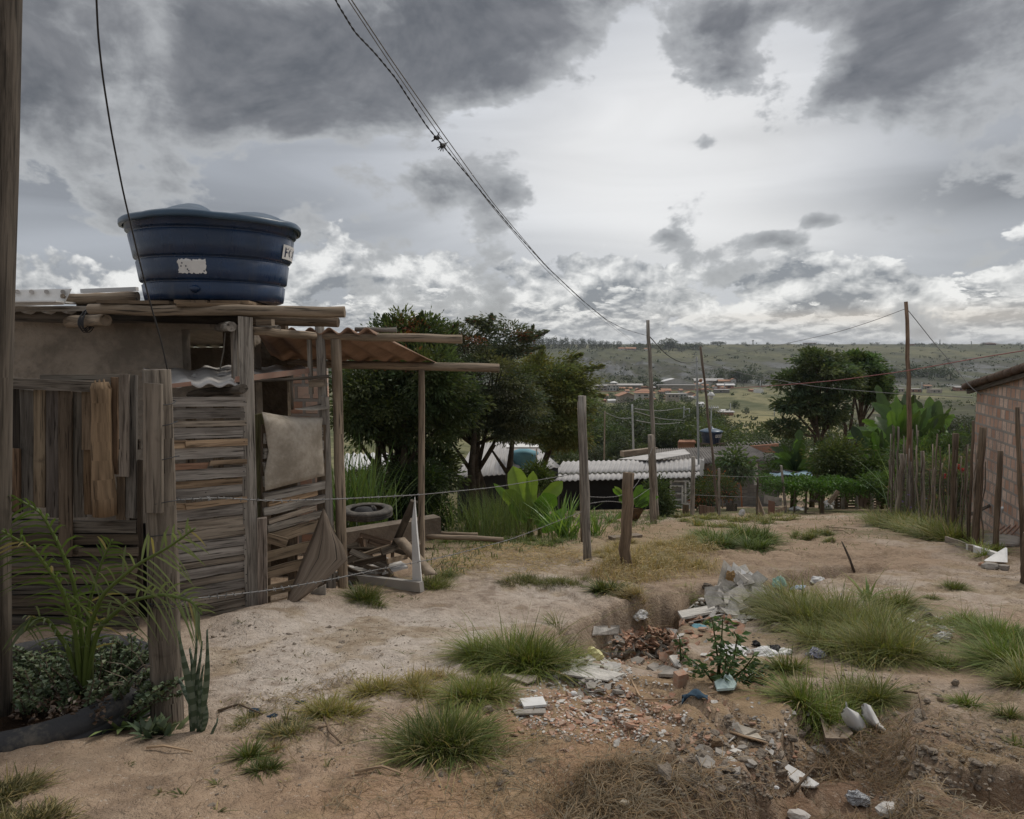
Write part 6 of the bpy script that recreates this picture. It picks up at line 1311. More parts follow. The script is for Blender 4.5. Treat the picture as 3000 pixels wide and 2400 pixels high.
swords('tall_weeds','tall thin seeding weeds left of the banana plants','weeds',1430,11,520,1.05,.006,(.11,.15,.05),sd=.38,lean=(.05,.5),mat='grass')
swords('tall_weeds','bushy yellow green weeds in front of the left white roof','weeds',1500,12.5,420,.95,.007,(.15,.18,.06),sd=.35,lean=(.05,.5),mat='grass')
swords('cane_clump','tall cane grass behind the round pergola post','cane grass',1015,10.5,150,1.9,.022,(.11,.17,.055),sd=.22,lean=(.05,.45),mat='grass')
swords('cane_clump','tall arching cane grass right of the round pergola post','cane grass',1075,10.8,90,1.45,.016,(.11,.16,.06),sd=.2,lean=(.1,.6),mat='grass')
swords('cane_clump','pale tall cane behind the fence stakes near the flowers','cane grass',2760,16.5,160,2.1,.02,(.15,.21,.11),sd=.4,lean=(.1,.6),mat='grass')
swords('cane_clump','upright cane on the meadow edge above the dark roof','cane grass',2235,46,140,2.6,.05,(.12,.19,.06),sd=1.3,lean=(.02,.3),mat='grass')
bush('leafy_bush','bamboo like leafy bush between the round pergola post and the pale house','bush',1090,12,[bl(1060,1450,12,60,60),bl(1110,1420,12.5,50,50)],160,26,.12,.11,.16,(.09,.12,.04))
bush('leafy_bush','green bush in front of the teal tank','bush',1560,13.2,[bl(1575,1395,13.2,28,30)],60,36,.09,.07,.4,(.08,.11,.03))
bush('leafy_bush','bush left of the white framed door','bush',1935,17,[bl(1930,1450,17,28,40),bl(1948,1490,17,25,20)],90,36,.1,.08,.4,(.07,.10,.04))
bush('flowering_shrub','dark shrub with tiny red flowers under the dark roof eave','shrub',2080,21,[bl(2085,1420,21,32,30),bl(2120,1430,20.5,28,24),bl(2065,1450,20,30,35)],170,36,.12,.08,.4,(.07,.09,.03),accent=((.35,.10,.04),.08,-50))
tree('young_tree','young pale leaved tree tied to a reddish stake in the yard','tree',ft(2155,22),[bl(2150,1345,22,26,24),bl(2172,1378,22,28,22),bl(2140,1380,22,22,18)],46,26,.16,.16,.45,(.09,.13,.06),.03)
bush('leafy_bush','round drooping bush under the slim trunked twin tree','bush',2440,21.5,[bl(2430,1345,21.5,50,42),bl(2470,1330,21.8,35,35),bl(2440,1390,21.3,45,25)],130,34,.2,.12,.4,(.08,.10,.035))
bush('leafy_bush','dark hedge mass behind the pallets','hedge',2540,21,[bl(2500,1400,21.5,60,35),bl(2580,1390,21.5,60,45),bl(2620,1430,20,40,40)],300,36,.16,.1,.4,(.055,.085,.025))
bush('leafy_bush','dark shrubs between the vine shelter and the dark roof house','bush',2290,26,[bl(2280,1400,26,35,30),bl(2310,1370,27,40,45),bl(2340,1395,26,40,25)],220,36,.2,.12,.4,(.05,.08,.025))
bush('creeper','tangled creeper filling the fence right of the utility pole','creeper',2730,14.5,[bl(2720,1440,15,60,60),bl(2790,1430,14,60,60),bl(2850,1440,14,45,60),bl(2690,1480,14.5,50,40),bl(2760,1380,15,70,40),bl(2850,1370,15,40,40),bl(2790,1500,13.5,60,30)],620,30,.12,.08,.35,(.12,.155,.06),accent=((.22,.15,.10),.15,-50))
bush('creeper','light green creeper behind the stick bundle','creeper',2560,19,[bl(2560,1410,19,40,20),bl(2620,1415,18,40,25)],90,30,.12,.08,.4,(.09,.15,.04))
bush('dark_hedge','dense dark planting behind the right fence','hedge',2760,19,[bl(2700,1350,19,70,50),bl(2800,1340,19,70,50),bl(2860,1330,19,50,60),bl(2760,1420,18,110,50)],420,30,.2,.13,.35,(.08,.12,.045))
def flower(label,px,py,Y,n,r,mat,group,cat='flower',name='red_flower'):
    c=P(px,py,Y); mb=MB()
    for k in range(n): 
        d=Vector((random.gauss(0,1),random.gauss(0,1),random.gauss(0,1))).normalized()*r*random.uniform(.3,1); mb.rock(c+d,r*.45,1,1,.6,0,5,.3)
    tag(mb.build(name,mat,None,c),label,cat,group)
for (x,y,n,l) in ((2820,1376,16,'largest red flower head behind the knotty stake'),(2812,1368,8,'upper small red bloom of the largest head'),(2852,1380,9,'red flower beside the slim dark stake'),(2768,1398,6,'small red flower left of the knotty stake, lower'),(2766,1390,5,'small red flower left of the knotty stake, upper'),(2884,1388,6,'red flower next to the brick house corner')): flower(l,x,y,13.2,n,.05,'red','red flowers over the right fence')
for (x,y) in ((2663,1450),(2668,1487),(2712,1462),(2716,1480),(2742,1435),(2720,1500),(2762,1495),(2645,1470),(2732,1425),(2690,1505)): flower('small violet flower in the creeper of the right fence',x,y,13.9,5,.022,'purple','violet flowers','flower','violet_flower')
# ================= grass clumps =================
def clump(label,px,py,rx,L,n,c=(.10,.145,.04),c1=None,w=.0045,flat_=.7,name='grass_clump',cat='grass clump',droop=1.0,dry=.12,ry=None,group=None,lean=(.05,.9)):
    """rx,ry: clump radius in picture pixels across and in depth metres"""
    big=2240<px<2640 and 1780<py<1960; L*=.62 if big else .52; rx=rx*(1.25 if big else .92); n=int(n*.8); c=(c[0]*1.22,c[1]*1.05,c[2]*.92)
    g=G(px,py); r=rx/F*g.y*.72; ry=ry or r*.8; Bp=np.zeros((n,3)); K_=max(3,int(3+n/450)); sc_=RG.uniform(-.78,.78,(K_,2)); hs_=RG.uniform(.55,1.15,K_); ki=RG.choice(K_,n,p=RG.dirichlet(np.full(K_,3.0))); q0_=RG.normal(size=(n,2))*.26; q=sc_[ki]+q0_
    Bp[:,0]=g.x+q[:,0]*r; Bp[:,1]=g.y+q[:,1]*ry; Bp[:,2]=H(Bp[:,0],Bp[:,1])-.01
    mx_=q0_*.9+q*.35+RG.normal(size=(n,2))*.5+RG.normal(size=2)*.12; az=np.arctan2(mx_[:,1],mx_[:,0]); rad=np.linalg.norm(q,axis=1); ln=np.clip(np.linalg.norm(mx_,axis=1)*.55+RG.uniform(*lean,n)*.35,0,1.3)
    ll=RG.uniform(.3,1,n)**.8*L*1.15*hs_[ki]; stk=RG.random(n)<.035; ll[stk]*=1.7; ln[stk]*=.5; trm=RG.random(n)<.22; ln[trm]=RG.uniform(.9,1.4,int(trm.sum())); Bp[trm,0]+=RG.normal(size=int(trm.sum()))*r*.25; Bp[trm,2]=H(Bp[trm,0],Bp[trm,1])-.01; c1=c1 or tuple(x*1.25 for x in c)
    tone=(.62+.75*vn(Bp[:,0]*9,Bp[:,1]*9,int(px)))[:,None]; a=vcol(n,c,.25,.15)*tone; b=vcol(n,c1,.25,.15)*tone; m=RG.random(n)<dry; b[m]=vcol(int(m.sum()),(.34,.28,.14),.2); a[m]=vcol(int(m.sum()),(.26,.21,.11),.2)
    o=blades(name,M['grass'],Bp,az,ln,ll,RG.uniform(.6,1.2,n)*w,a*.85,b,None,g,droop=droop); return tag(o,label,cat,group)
GC=(.095,.135,.035)
clump('tall bright green clump left of the brick rubble, seeding stalks on top',1540,1955,135,.44,4600,(.105,.15,.04)); clump('small green clump fused to the left foot of the tall bright one',1420,1945,70,.30,1200,(.105,.145,.04))
clump('sparse fringe of grass right of the tall bright clump by the yellow bag',1660,1925,60,.32,500,(.11,.14,.05))
clump('broad dark green clump nearest the middle of the foreground',1300,2190,140,.26,4600,(.085,.12,.035),dry=.15); clump('outer straggling blades around the broad foreground clump',1310,2190,200,.20,900,(.09,.11,.04),dry=.35)
clump('mid green clump with brown tips between the sand and the rubble',1390,2040,110,.27,2400,(.095,.125,.035),dry=.2)
clump('yellowing low clump at the left end of the sandy ledge',980,2095,85,.2,1200,(.14,.15,.045),dry=.35); clump('low yellow green tuft right of the yellowing one',1090,2035,80,.16,800,(.15,.155,.05),dry=.4); clump('thin yellow tuft on the sandy ledge',1215,2030,90,.18,900,(.15,.15,.05),dry=.45); clump('brownish tuft behind the mid green clump',1270,1985,80,.12,500,(.15,.13,.06),dry=.5)
# the big mound of grass in the middle right
for (x,y,r,L,n,l) in ((2330,1790,90,.42,2300,'back left part of the large grass mound'),(2420,1830,120,.50,4200,'thick middle part of the large grass mound'),(2510,1880,120,.46,4200,'right part of the large grass mound'),(2610,1925,70,.38,2200,'front right toe of the large grass mound'),(2450,1900,100,.34,2400,'front left foot of the large grass mound'),(2540,1925,80,.3,1800,'low front of the large grass mound'),(2310,1835,60,.3,1000,'left edge of the large grass mound')): clump(l,x,y,r,L,n,(.125,.155,.055))
clump('separate dark clump behind the large grass mound',2590,1790,55,.3,1500,(.085,.12,.03)); clump('broad bladed weed poking from the back of the large mound',2545,1760,14,.55,40,(.12,.19,.06),w=.02)
clump('dark green clump in front of the white curled shards',2390,2110,110,.32,3800,(.085,.125,.03)); clump('lighter right half of the shard side clump',2490,2070,95,.34,2800,(.11,.14,.045)); clump('right trailing part of the clump beside the shards',2560,2060,50,.28,1000,(.1,.13,.04))
clump('big green clump cut by the right edge of the view',2965,1950,95,.38,3600,(.09,.14,.035)); clump('upper part of the clump at the right edge',2925,1890,80,.33,2000,(.09,.14,.035)); clump('lower trailing part of the right edge clump',3000,2010,80,.32,1600,(.10,.13,.045))
clump('medium clump beyond the scattered white rubbish on the right',2800,1825,75,.24,1300,(.1,.145,.035)); clump('small clump on the right hand path',2785,1725,55,.17,700,(.09,.12,.04)); clump('tiny tuft left of the right hand path clump',2720,1755,28,.13,260,(.09,.12,.04))
clump('small upright tuft near the white bag and weed plant',2310,1958,38,.22,700,(.1,.14,.04)); clump('loose tuft between the large mound and the right edge clump',2745,1950,60,.16,600,(.1,.15,.04))
clump('small tuft on the reddish earth step at right',2840,2065,50,.15,450,(.08,.12,.03)); clump('upper small tuft on the earth step at right',2950,2100,35,.15,300,(.09,.12,.04)); clump('tuft at the right edge on the earth step',3000,2190,50,.15,300,(.07,.1,.03))
clump('spiky dark tuft in the sand left of the ledge',715,2215,42,.14,420,(.07,.1,.03),w=.005); clump('low spiky tuft beside the dark one',775,2255,48,.11,420,(.07,.1,.03)); clump('brown spiky tuft behind the low one',800,2200,28,.08,200,(.12,.1,.05),dry=.5)
clump('trailing low weeds with rags near the sand ledge, left',760,2105,85,.10,700,(.1,.12,.05),dry=.4); clump('trailing low weeds with rags near the sand ledge, right',850,2140,90,.10,800,(.1,.12,.05),dry=.4)
clump('sparse green weeds on the pale sand below the straw slope, left',1540,1712,110,.16,1500,(.085,.105,.04)); clump('sparse green weeds on the pale sand below the straw slope, right',1660,1705,110,.16,1500,(.085,.105,.04)); clump('leafy dark weed at the ledge corner above the ditch',1790,1740,55,.26,1000,(.07,.095,.035),w=.012)
clump('green grass at the foot of the round pergola post',1100,1765,85,.25,1300,(.085,.12,.035)); clump('grass beside the white leaning panel',1260,1720,60,.25,800,(.1,.13,.04)); clump('weeds right of the white leaning panel',1300,1690,60,.22,600,(.1,.13,.05))
clump('small green tuft in the ditch below the earth bank',2030,1808,42,.16,500,(.1,.15,.035)); clump('straw coloured tuft in the ditch corner',1870,1800,60,.28,700,(.30,.22,.11),(.36,.27,.14),dry=.6)
sg='straw coloured grass tufts on the bank'
for i in range(26):
    x=random.uniform(1760,2060); y=random.uniform(1585,1668); clump('straw coloured grass tuft on the bank between the stump post and the ditch',x,y,random.uniform(30,60),.26,480,(.26,.21,.10),(.38,.30,.15),w=.006,dry=.55,group=sg)
dg='dark green tufts across the lane'
for i in range(11): clump('dark green grass tuft in the middle of the lane beyond the earth bank',2080+i*16+random.uniform(-8,8),random.uniform(1572,1612),48,.5,600,(.075,.12,.035),w=.009,group=dg,dry=.06)
mg='low green tufts on the sandy lane'
for i in range(8): clump('low green tuft on the sandy lane right of the dark green ones',2335+i*15,random.uniform(1562,1588),26,.22,240,(.11,.14,.05),w=.009,group=mg)
rg_='grass tufts along the right fence foot'
for i in range(17): clump('grass tuft along the foot of the right fence stakes',2590+i*13.5+random.uniform(-8,8),1535+i*3.2+random.uniform(-8,12),48,.75,620,(.11,.15,.045),w=.009,group=rg_,dry=.25)
for (x,y) in ((2880,1632),(2905,1625),(2930,1618),(2862,1612)): clump('bright grass tuft at the foot of the leaning stakes by the cement apron',x,y,16,.34,130,(.13,.18,.05),w=.008,group='tufts by the cement apron')
yg='soft green tufts before the yard fence'
for i in range(26): clump('soft green tuft in front of the yard mesh fence',1995+i*13+random.uniform(-10,10),random.uniform(1512,1545),30,.28,260,(.13,.16,.06),w=.012,group=yg,dry=.3)
lg='greens under the big trees'
for i in range(14): clump('low green growth beyond the logs near the banana plants',1250+i*28+random.uniform(-10,10),random.uniform(1560,1600),36,.22,260,(.09,.13,.04),w=.012,group=lg)
# hay and sparse plants: stuff
def hay(name,label,poly,n,L,c,w=.003,up=.05,lift=.02,kind='stuff'):
    """flattened dry stems strewn over a patch given by picture points"""
    x0=min(p[0] for p in poly);x1=max(p[0] for p in poly);y0=min(p[1] for p in poly);y1=max(p[1] for p in poly); pts=[]
    gp=[B(*p) for p in poly]; X0=min(p.x for p in gp);X1=max(p.x for p in gp);Y0=min(p.y for p in gp);Y1=max(p.y for p in gp)
    px=np.array([p.x for p in gp]);py=np.array([p.y for p in gp]); out=[]
    while sum(len(o) for o in out)<n:
        q=np.stack([RG.uniform(X0,X1,n*2),RG.uniform(Y0,Y1,n*2)],1); ins=np.zeros(len(q),bool); j=len(px)-1
        for i in range(len(px)):
            cnd=((py[i]>q[:,1])!=(py[j]>q[:,1]))&(q[:,0]<(px[j]-px[i])*(q[:,1]-py[i])/(py[j]-py[i]+1e-12)+px[i]); ins^=cnd; j=i
        nm=(vn(q[:,0]*3,q[:,1]*3,77)*.6+vn(q[:,0]*9,q[:,1]*9,78)*.4)>RG.uniform(.2,.85,len(q)); out.append(q[ins&nm])
    q=np.concatenate(out)[:n]; Bp=np.stack([q[:,0],q[:,1],H(q[:,0],q[:,1])+RG.uniform(0,lift,n)],1); az=RG.uniform(0,6.28,n)
    h=np.stack([np.cos(az),np.sin(az),np.zeros(n)],1); s=np.stack([-h[:,1],h[:,0],np.zeros(n)],1); l=RG.uniform(.4,1,n)[:,None]*L; k=RG.uniform(0,1,n)[:,None]*up; z=np.array([0,0,1.]); cv=RG.uniform(-.25,.25,n)[:,None]
    rows=[]
    for t in (0,.33,.66,1): 
        p=Bp+h*l*t+s*l*cv*t*t+z*k*math.sin(t*3.1); p[:,2]=np.maximum(p[:,2],H(p[:,0],p[:,1])+.002); rows+=[p-s*w/2-z*w*.2,p+s*w/2+z*w*.2]
    V=np.stack(rows,1).reshape(-1,3); b=(np.arange(n)*8)[:,None]; Fq=(b+np.array([[0,1,3,2,2,3,5,4,4,5,7,6]])).ravel()
    me=npmesh(name,V,Fq,np.full(n*3,4),M['grass'],np.repeat(vcol(n,c,.35,.12),8,0)); o=put(me,name,None,(0,0,0)); return tag(o,label,None,None,kind)
hay('dry_hay','mat of dry brown grass stems at the bottom of the view',[(1600,2360),(1750,2270),(1950,2250),(2150,2310),(2400,2240),(2620,2230),(2720,2440),(2300,2480),(1650,2480)],2700,.13,(.21,.155,.095),.0022,.025,.006)
hay('dry_hay','thin dry roots and stems in the right hand trench',[(2420,2080),(2600,2050),(2700,2200),(2560,2330),(2380,2300)],1100,.14,(.20,.14,.085),.0025,.04)
hay('straw_litter','golden straw litter under the banana plants and tall post',[(1250,1640),(1450,1590),(1700,1600),(1720,1670),(1500,1690),(1300,1690)],2600,.16,(.36,.27,.14),.005,.03)
hay('straw_litter','straw spilling down the straw coloured bank',[(1720,1680),(1900,1600),(2090,1590),(2100,1680),(1960,1690),(1800,1720)],3200,.2,(.36,.28,.15),.0045,.12,.04)
hay('twig_litter','small dark twigs and bark bits over the sand',[(600,1850),(1500,1750),(1700,2150),(2300,2200),(2200,2420),(300,2420),(540,2250)],900,.04,(.15,.11,.075),.003,.003)
hay('straw_litter','dry straw and roots scattered over the brown foreground earth',[(1200,2150),(1700,2120),(2300,2180),(2700,1980),(3050,2050),(3050,2440),(1300,2440),(900,2380)],2600,.10,(.25,.19,.12),.0024,.02,.004)
hay('straw_litter','dry straw over the left sand near the low weeds',[(640,2060),(1000,1980),(1500,1990),(1500,2100),(1000,2200),(700,2240)],900,.09,(.27,.21,.13),.0024,.02,.004)
hay('twig_litter','small twigs over the right hand path and lane',[(2150,1620),(2750,1560),(3050,1700),(3050,2000),(2700,1850),(2500,1720)],800,.06,(.2,.15,.10),.004,.01)
hay('sparse_grass','thin green growth over the lane beyond the ditch',[(1750,1530),(2300,1500),(2600,1500),(2600,1620),(2200,1640),(1900,1600)],2400,.09,(.13,.15,.06),.005,.04)
hay('sparse_grass','patchy weeds in the yards under the trees',[(1240,1700),(1260,1560),(1700,1500),(2000,1500),(1900,1560),(1500,1620),(1330,1700)],2600,.16,(.12,.15,.055),.008,.1)
clump('dark matted grass in the bottom left corner',20,2330,150,.10,2600,(.07,.075,.03),dry=.3); clump('dark matted grass below the tyre planter',60,2400,160,.10,2000,(.07,.075,.03),dry=.3)
for i in range(46):
    clump('tiny sprig of weed growing alone on the sand',random.uniform(600,1500),random.uniform(1790,2350),10,random.uniform(.04,.09),14,(.085,.10,.04),w=.006,name='sprig',cat='sprig',group='tiny sprigs on the sand',lean=(.2,1.1),dry=.3)
# sprigs on the sand
for i,(x,y,s) in enumerate(((828,1995,.07),(1270,1975,.06),(690,1945,.06),(745,2170,.06),(870,2000,.06),(945,1920,.05),(1080,1880,.05),(630,2300,.06),(590,2390,.05),(700,2260,.05),(1040,1850,.05),(1170,1750,.09),(1085,1770,.08),(1215,1755,.10),(1180,1905,.05),(1320,1840,.05),(1455,1770,.06),(705,1823,.09),(630,2380,.08),(540,2330,.06),(365,2240,.05),(480,2320,.05))):
    clump('little sprig of weed growing alone on the sand',x,y,14,s,26,(.075,.095,.04),w=.007,name='sprig',cat='sprig',group='sprigs on the sand',lean=(.2,1.1),dry=.05)
# ================= weed plant in the rubble =================
def weed(label,px,py,stems,ls,n,c,name='leafy_weed'):
    g=G(px,py); Y=g.y; r=thing(name,label,'weed',g); mb=MB(); C=[];D=[]
    for st_ in stems:
        pts=[P(x,y,Y+dy) for (x,y,dy) in st_]; mb.ti=(.8,1.2,.5); mb.tube(pts,[.007*(1-.6*i/(len(pts)-1)) for i in range(len(pts))],5)
        for k in range(n):
            t=random.uniform(.25,1)*(len(pts)-1); i=min(int(t),len(pts)-2); p=pts[i].lerp(pts[i+1],t-i); a=random.uniform(0,6.28); d=Vector((math.cos(a),math.sin(a),random.uniform(-.3,.5))); o=d*random.uniform(0,ls*.6); C.append(p+o); D.append(d+Vector((0,0,-.3)))
    mb.build('stem','bark',r); N=len(C); leaves('foliage',M['leaf'],np.array(C),np.array(D),RG.uniform(.5,1.2,N)*ls,.45,vcol(N,c,.3,.1),r)
weed('tall leafy weed with jagged leaves growing from the brick rubble',2110,2005,[[(2100,2005,0),(2105,1950,0),(2095,1870,0),(2085,1810,.02)],[(2105,2005,0),(2112,1900,0),(2118,1810,-.02)],[(2120,2005,0),(2150,1930,0),(2160,1870,0),(2150,1850,0)],[(2130,2000,0),(2180,1960,0),(2210,1920,0)],[(2095,2005,0),(2060,1960,0),(2020,1930,0)],[(2110,2005,0),(2125,1960,-.1),(2130,1900,-.1)]],.05,46,(.075,.125,.045))
weed('small leafy weed beside the brick pile',1995,1935,[[(1995,1940,0),(1992,1890,0),(1990,1865,0)],[(1996,1940,0),(2010,1910,0)]],.04,22,(.06,.10,.035))
weed('low dark weed right of the tall leafy one, over the pale slab',2190,2000,[[(2160,2010,0),(2190,1985,0),(2230,1960,0)],[(2170,2010,0),(2210,2000,0)],[(2150,2010,0),(2140,1980,0)],[(2180,2005,0),(2240,1980,.05)]],.05,40,(.05,.085,.03))
weed('weed spreading low under the white bag',2040,1985,[[(2080,2010,0),(2040,1990,0),(2010,1975,0)],[(2080,2010,0),(2030,2010,0)]],.04,26,(.06,.10,.035))
# ================= rubble =================
def frag(kind,sx,sy,sz,jit,n):
    mb=MB(); 
    if kind=='rock': mb.rock((0,0,0),1,sx,sy,sz,0,n,jit)
    else:
        k=n; poly=[]; 
        for i in range(k): a=6.28*i/k+random.uniform(-.25,.25); r=random.uniform(.65,1.1); poly.append((math.cos(a)*r*sx,math.sin(a)*r*sy,random.uniform(-.05,.05)))
        mb.slab(poly,(0,0,1),sz)
    return mb
def bank(name,mat,kind,specs):
    L=[]
    for q in specs:
        mb=frag(kind,*q); o=mb.build(name,mat,None,(0,0,0)); me=o.data; COL.objects.unlink(o); bpy.data.objects.remove(o); L.append(me)
    return L
BK={'clay':bank('clay_fragment','clay','slab',[(1,random.uniform(.5,.9),random.uniform(.25,.5),.2,random.choice((4,5,6))) for _ in range(9)]),
    'plaster':bank('plaster_fragment','gyp','slab',[(1,random.uniform(.4,.8),random.uniform(.08,.22),.2,random.choice((4,5,6))) for _ in range(9)]),
    'stone':bank('stone','stone','rock',[(1,random.uniform(.6,.9),random.uniform(.4,.6),.25,random.choice((6,7))) for _ in range(8)]),
    'cem':bank('cement_fragment','cem','slab',[(1,random.uniform(.5,.9),random.uniform(.25,.5),.2,random.choice((4,5))) for _ in range(6)])}
NM={'clay':('clay_fragment','broken piece of orange hollow brick lying in the rubble','brick piece','orange brick pieces in the rubble'),'plaster':('plaster_fragment','pale broken plaster flake lying among the rubble','plaster piece','pale plaster pieces in the rubble'),
    'stone':('stone','small dusty stone lying on the earth','stone','small dusty stones'),'cem':('cement_fragment','grey lump of broken mortar in the rubble','mortar piece','mortar lumps in the rubble')}
def scat(kind,n,cx,cy,rx,ry,s0,s1,tiltm=.5,pile=0.0,rd=random.Random(9)):
    nm,lab,cat,gp=NM[kind]
    for i in range(n):
        a=rd.uniform(0,6.28); q=rd.random()**.6; x=cx+math.cos(a)*q*rx; y=cy+math.sin(a)*q*ry; g=G(x,y); s=rd.uniform(s0,s1)*(rd.random()*.6+.5)
        o=bpy.data.objects.new(nm,rd.choice(BK[kind])); COL.objects.link(o); o.scale=(s,s,s*rd.uniform(.5,1)); o.location=g+Vector((0,0,s*.02+pile*(1-q)*rd.random())); o.rotation_euler=(rd.gauss(0,tiltm),rd.gauss(0,tiltm),rd.uniform(0,6.28)); tag(o,lab,cat,gp)
scat('clay',85,1900,1888,105,48,.04,.10,.6,.14); scat('plaster',22,1900,1885,110,50,.05,.10,.6,.12); scat('cem',22,1880,1900,110,45,.05,.10,.5,.1)
scat('clay',80,1760,2085,190,65,.012,.036,.35,.01); scat('clay',50,1800,2110,330,110,.010,.03,.35); scat('plaster',60,1730,2060,200,75,.015,.04,.35,.02); scat('cem',20,1740,2010,110,35,.02,.05,.4,.03)
scat('plaster',50,1700,1965,110,38,.04,.10,.3,.03); scat('plaster',24,1870,2150,230,60,.015,.04,.35); scat('clay',26,2050,2100,200,70,.015,.035,.3); scat('clay',20,2030,1850,110,60,.02,.06,.4)
scat('stone',60,2120,2230,230,90,.010,.042,.3,.01); scat('clay',30,2100,2200,240,90,.012,.035,.3); scat('plaster',30,2150,2230,240,90,.012,.04,.3); scat('stone',25,2250,2120,180,80,.015,.04,.3); scat('stone',30,2750,2220,220,130,.01,.03,.3); scat('stone',34,900,1880,300,60,.012,.03,.3); scat('stone',20,650,2280,250,120,.008,.015,.3); scat('stone',24,2500,2200,160,150,.012,.035,.3)
scat('plaster',30,2660,1830,110,50,.025,.07,.3,.03); scat('cem',8,2150,2200,160,70,.03,.05,.3); scat('plaster',26,2200,2150,220,120,.01,.035,.3); scat('cem',12,2440,2180,80,40,.03,.06,.3)
scat('plaster',46,2120,1795,110,34,.05,.13,.5,.10); scat('clay',22,2080,1830,120,40,.03,.07,.5,.04); scat('plaster',34,2120,1935,170,60,.02,.07,.4,.03); scat('clay',30,2120,1960,170,70,.02,.05,.4,.02); scat('cem',14,2220,2080,160,70,.015,.035,.4,.01); scat('plaster',22,2450,1780,180,50,.02,.05,.4); scat('plaster',26,2620,1880,120,50,.02,.06,.4,.03); scat('stone',40,1500,2250,260,110,.008,.02,.3); scat('clay',26,1450,2120,120,40,.012,.03,.3); scat('stone',40,2700,2120,260,120,.012,.035,.3)
# fine chips that nobody could count
for nm,lab,mat,regs in (('brick_chips','fine orange and pale chips spread through the rubble','clay',((1760,2090,230,85,900,.004,.012),(1900,1900,130,60,300,.006,.016))),('plaster_chips','fine white plaster crumbs through the rubble','gyp',((1760,2070,260,110,700,.004,.012),(1720,1970,130,50,260,.006,.02),(2680,1840,140,60,160,.008,.02),(2150,1780,120,50,200,.01,.03))),('gravel','fine brown gravel on the earth','stone',((2150,2220,300,130,1100,.004,.013),(2750,2250,260,150,700,.004,.013),(1000,2000,500,250,500,.003,.008),(2450,1950,300,150,350,.005,.012)))):
    L_=[]
    for (cx,cy,rx,ry,n,s0,s1) in regs:
        for i in range(n):
            a=random.uniform(0,6.28); q=random.random()**.55; d=ray(cx+math.cos(a)*q*rx,cy+math.sin(a)*q*ry); L_.append((d,random.uniform(s0,s1)))
    D_=np.array([(d.x/d.y,d.z/d.y) for d,_ in L_]); Yv=np.full(len(L_),4.0)
    for _ in range(40): Yv=.5*Yv+.5*np.clip((H(D_[:,0]*Yv,Yv)-CH)/D_[:,1],1.5,14)
    mb=MB()
    for (xr_,_),Yq,(d,s) in zip(D_,Yv,L_): v=random.uniform(.7,1.3); mb.ti=(v,v,v); mb.rock((xr_*Yq,Yq,CH+d.z/d.y*Yq+s*.2),s,1,random.uniform(.5,1),random.uniform(.3,.6),random.uniform(0,3),5,.3)
    tag(mb.build(nm,mat,None,(0,0,0)),lab,None,None,'stuff')
# large named pieces
def pslab(name,label,pts,mat,cat,th=.015,lift=.01,tint=(1,1,1),hs=None):
    """flat piece lying on the ground, outline by picture points; hs lifts individual corners"""
    g=[G(*p)+Vector((0,0,lift*.5+(hs[i]*.5 if hs else 0))) for i,p in enumerate(pts)]; mb=MB(); mb.ti=tint; mb.slab(g,(0,0,1),th*.6); return tag(mb.build(name,mat),label,cat)
pslab('white_board','long whitish board lying from the plasterboard heap over the ditch',[(1985,1805),(1998,1828),(2100,1806),(2170,1790),(2168,1782),(2080,1786)],'gyp','board',.03,.06)
pslab('grey_board','thin grey board under the long whitish one',[(2010,1822),(2020,1832),(2172,1796),(2168,1790)],'fib','board',.01,.04)
pslab('white_strip','white tapered strip of board on the stones near the dry grass',[(2275,2258),(2300,2245),(2345,2270),(2400,2308),(2385,2316),(2345,2312)],'white','board',.012,.02)
pslab('wood_chunk','curved piece of broken board beside the shard side clump',[(2140,2146),(2160,2135),(2215,2152),(2290,2160),(2285,2172),(2240,2182),(2180,2168)],'gyp','board',.02,.02,(.85,.8,.72))
pslab('white_tile','white square tile fragment left of the orange chips',[(1522,2062),(1590,2056),(1602,2080),(1535,2086)],'white','tile',.02,.03,(.9,.9,.9))
pslab('grey_tile','grey broken slab under the white tile fragment',[(1500,2085),(1598,2082),(1600,2096),(1510,2098)],'cem','slab',.015,.005)
pslab('bark_board','curled tan board lying under the tall bright grass clump',[(1470,1985),(1530,1988),(1575,1995),(1570,2008),(1545,2013),(1480,1998)],'ply','board',.012,.03,(.8,.75,.7),[0,0,.02,.02,0,.03])
pslab('pale_green_slab','pale green painted plaster slab at the foot of the tall leafy weed',[(2092,2010),(2135,1998),(2158,2022),(2150,2030),(2100,2034)],'fibw','slab',.02,.03,(.72,.9,.88),[0,.05,.02,0,0])
pslab('mortar_slab','thick grey mortar chunk left of the white curled shards',[(2398,2112),(2440,2108),(2462,2130),(2498,2175),(2480,2192),(2418,2190)],'cem','slab',.06,.02,(.85,.75,.65))
pslab('white_sheet','white sheet lying on the sand left of the palm',[(20,1900),(60,1893),(140,1894),(130,1912),(80,1925),(40,1915)],'fibw','sheet',.01,.02,(.55,.55,.55))
pslab('plaster_sheet','pale broken sheet on the rubble beside the fallen bark',[(1640,1990),(1720,1975),(1830,1990),(1780,2010),(1700,2005)],'gyp','sheet',.015,.05,(1,1,1),[0,.03,0,0,.02]); pslab('plaster_sheet','grey textured sheet piece behind the pale broken sheet',[(1700,1985),(1740,1962),(1745,1985),(1715,1998)],'fib','sheet',.01,.04)
pslab('plaster_sheet','flat pale sheet in front of the yellow bag',[(1760,1912),(1800,1905),(1830,1925),(1790,1930)],'gyp','sheet',.012,.03); pslab('plaster_sheet','striped pale sheet on top of the brick pile',[(1740,1850),(1815,1848),(1812,1870),(1735,1875)],'gyp','sheet',.02,.07)
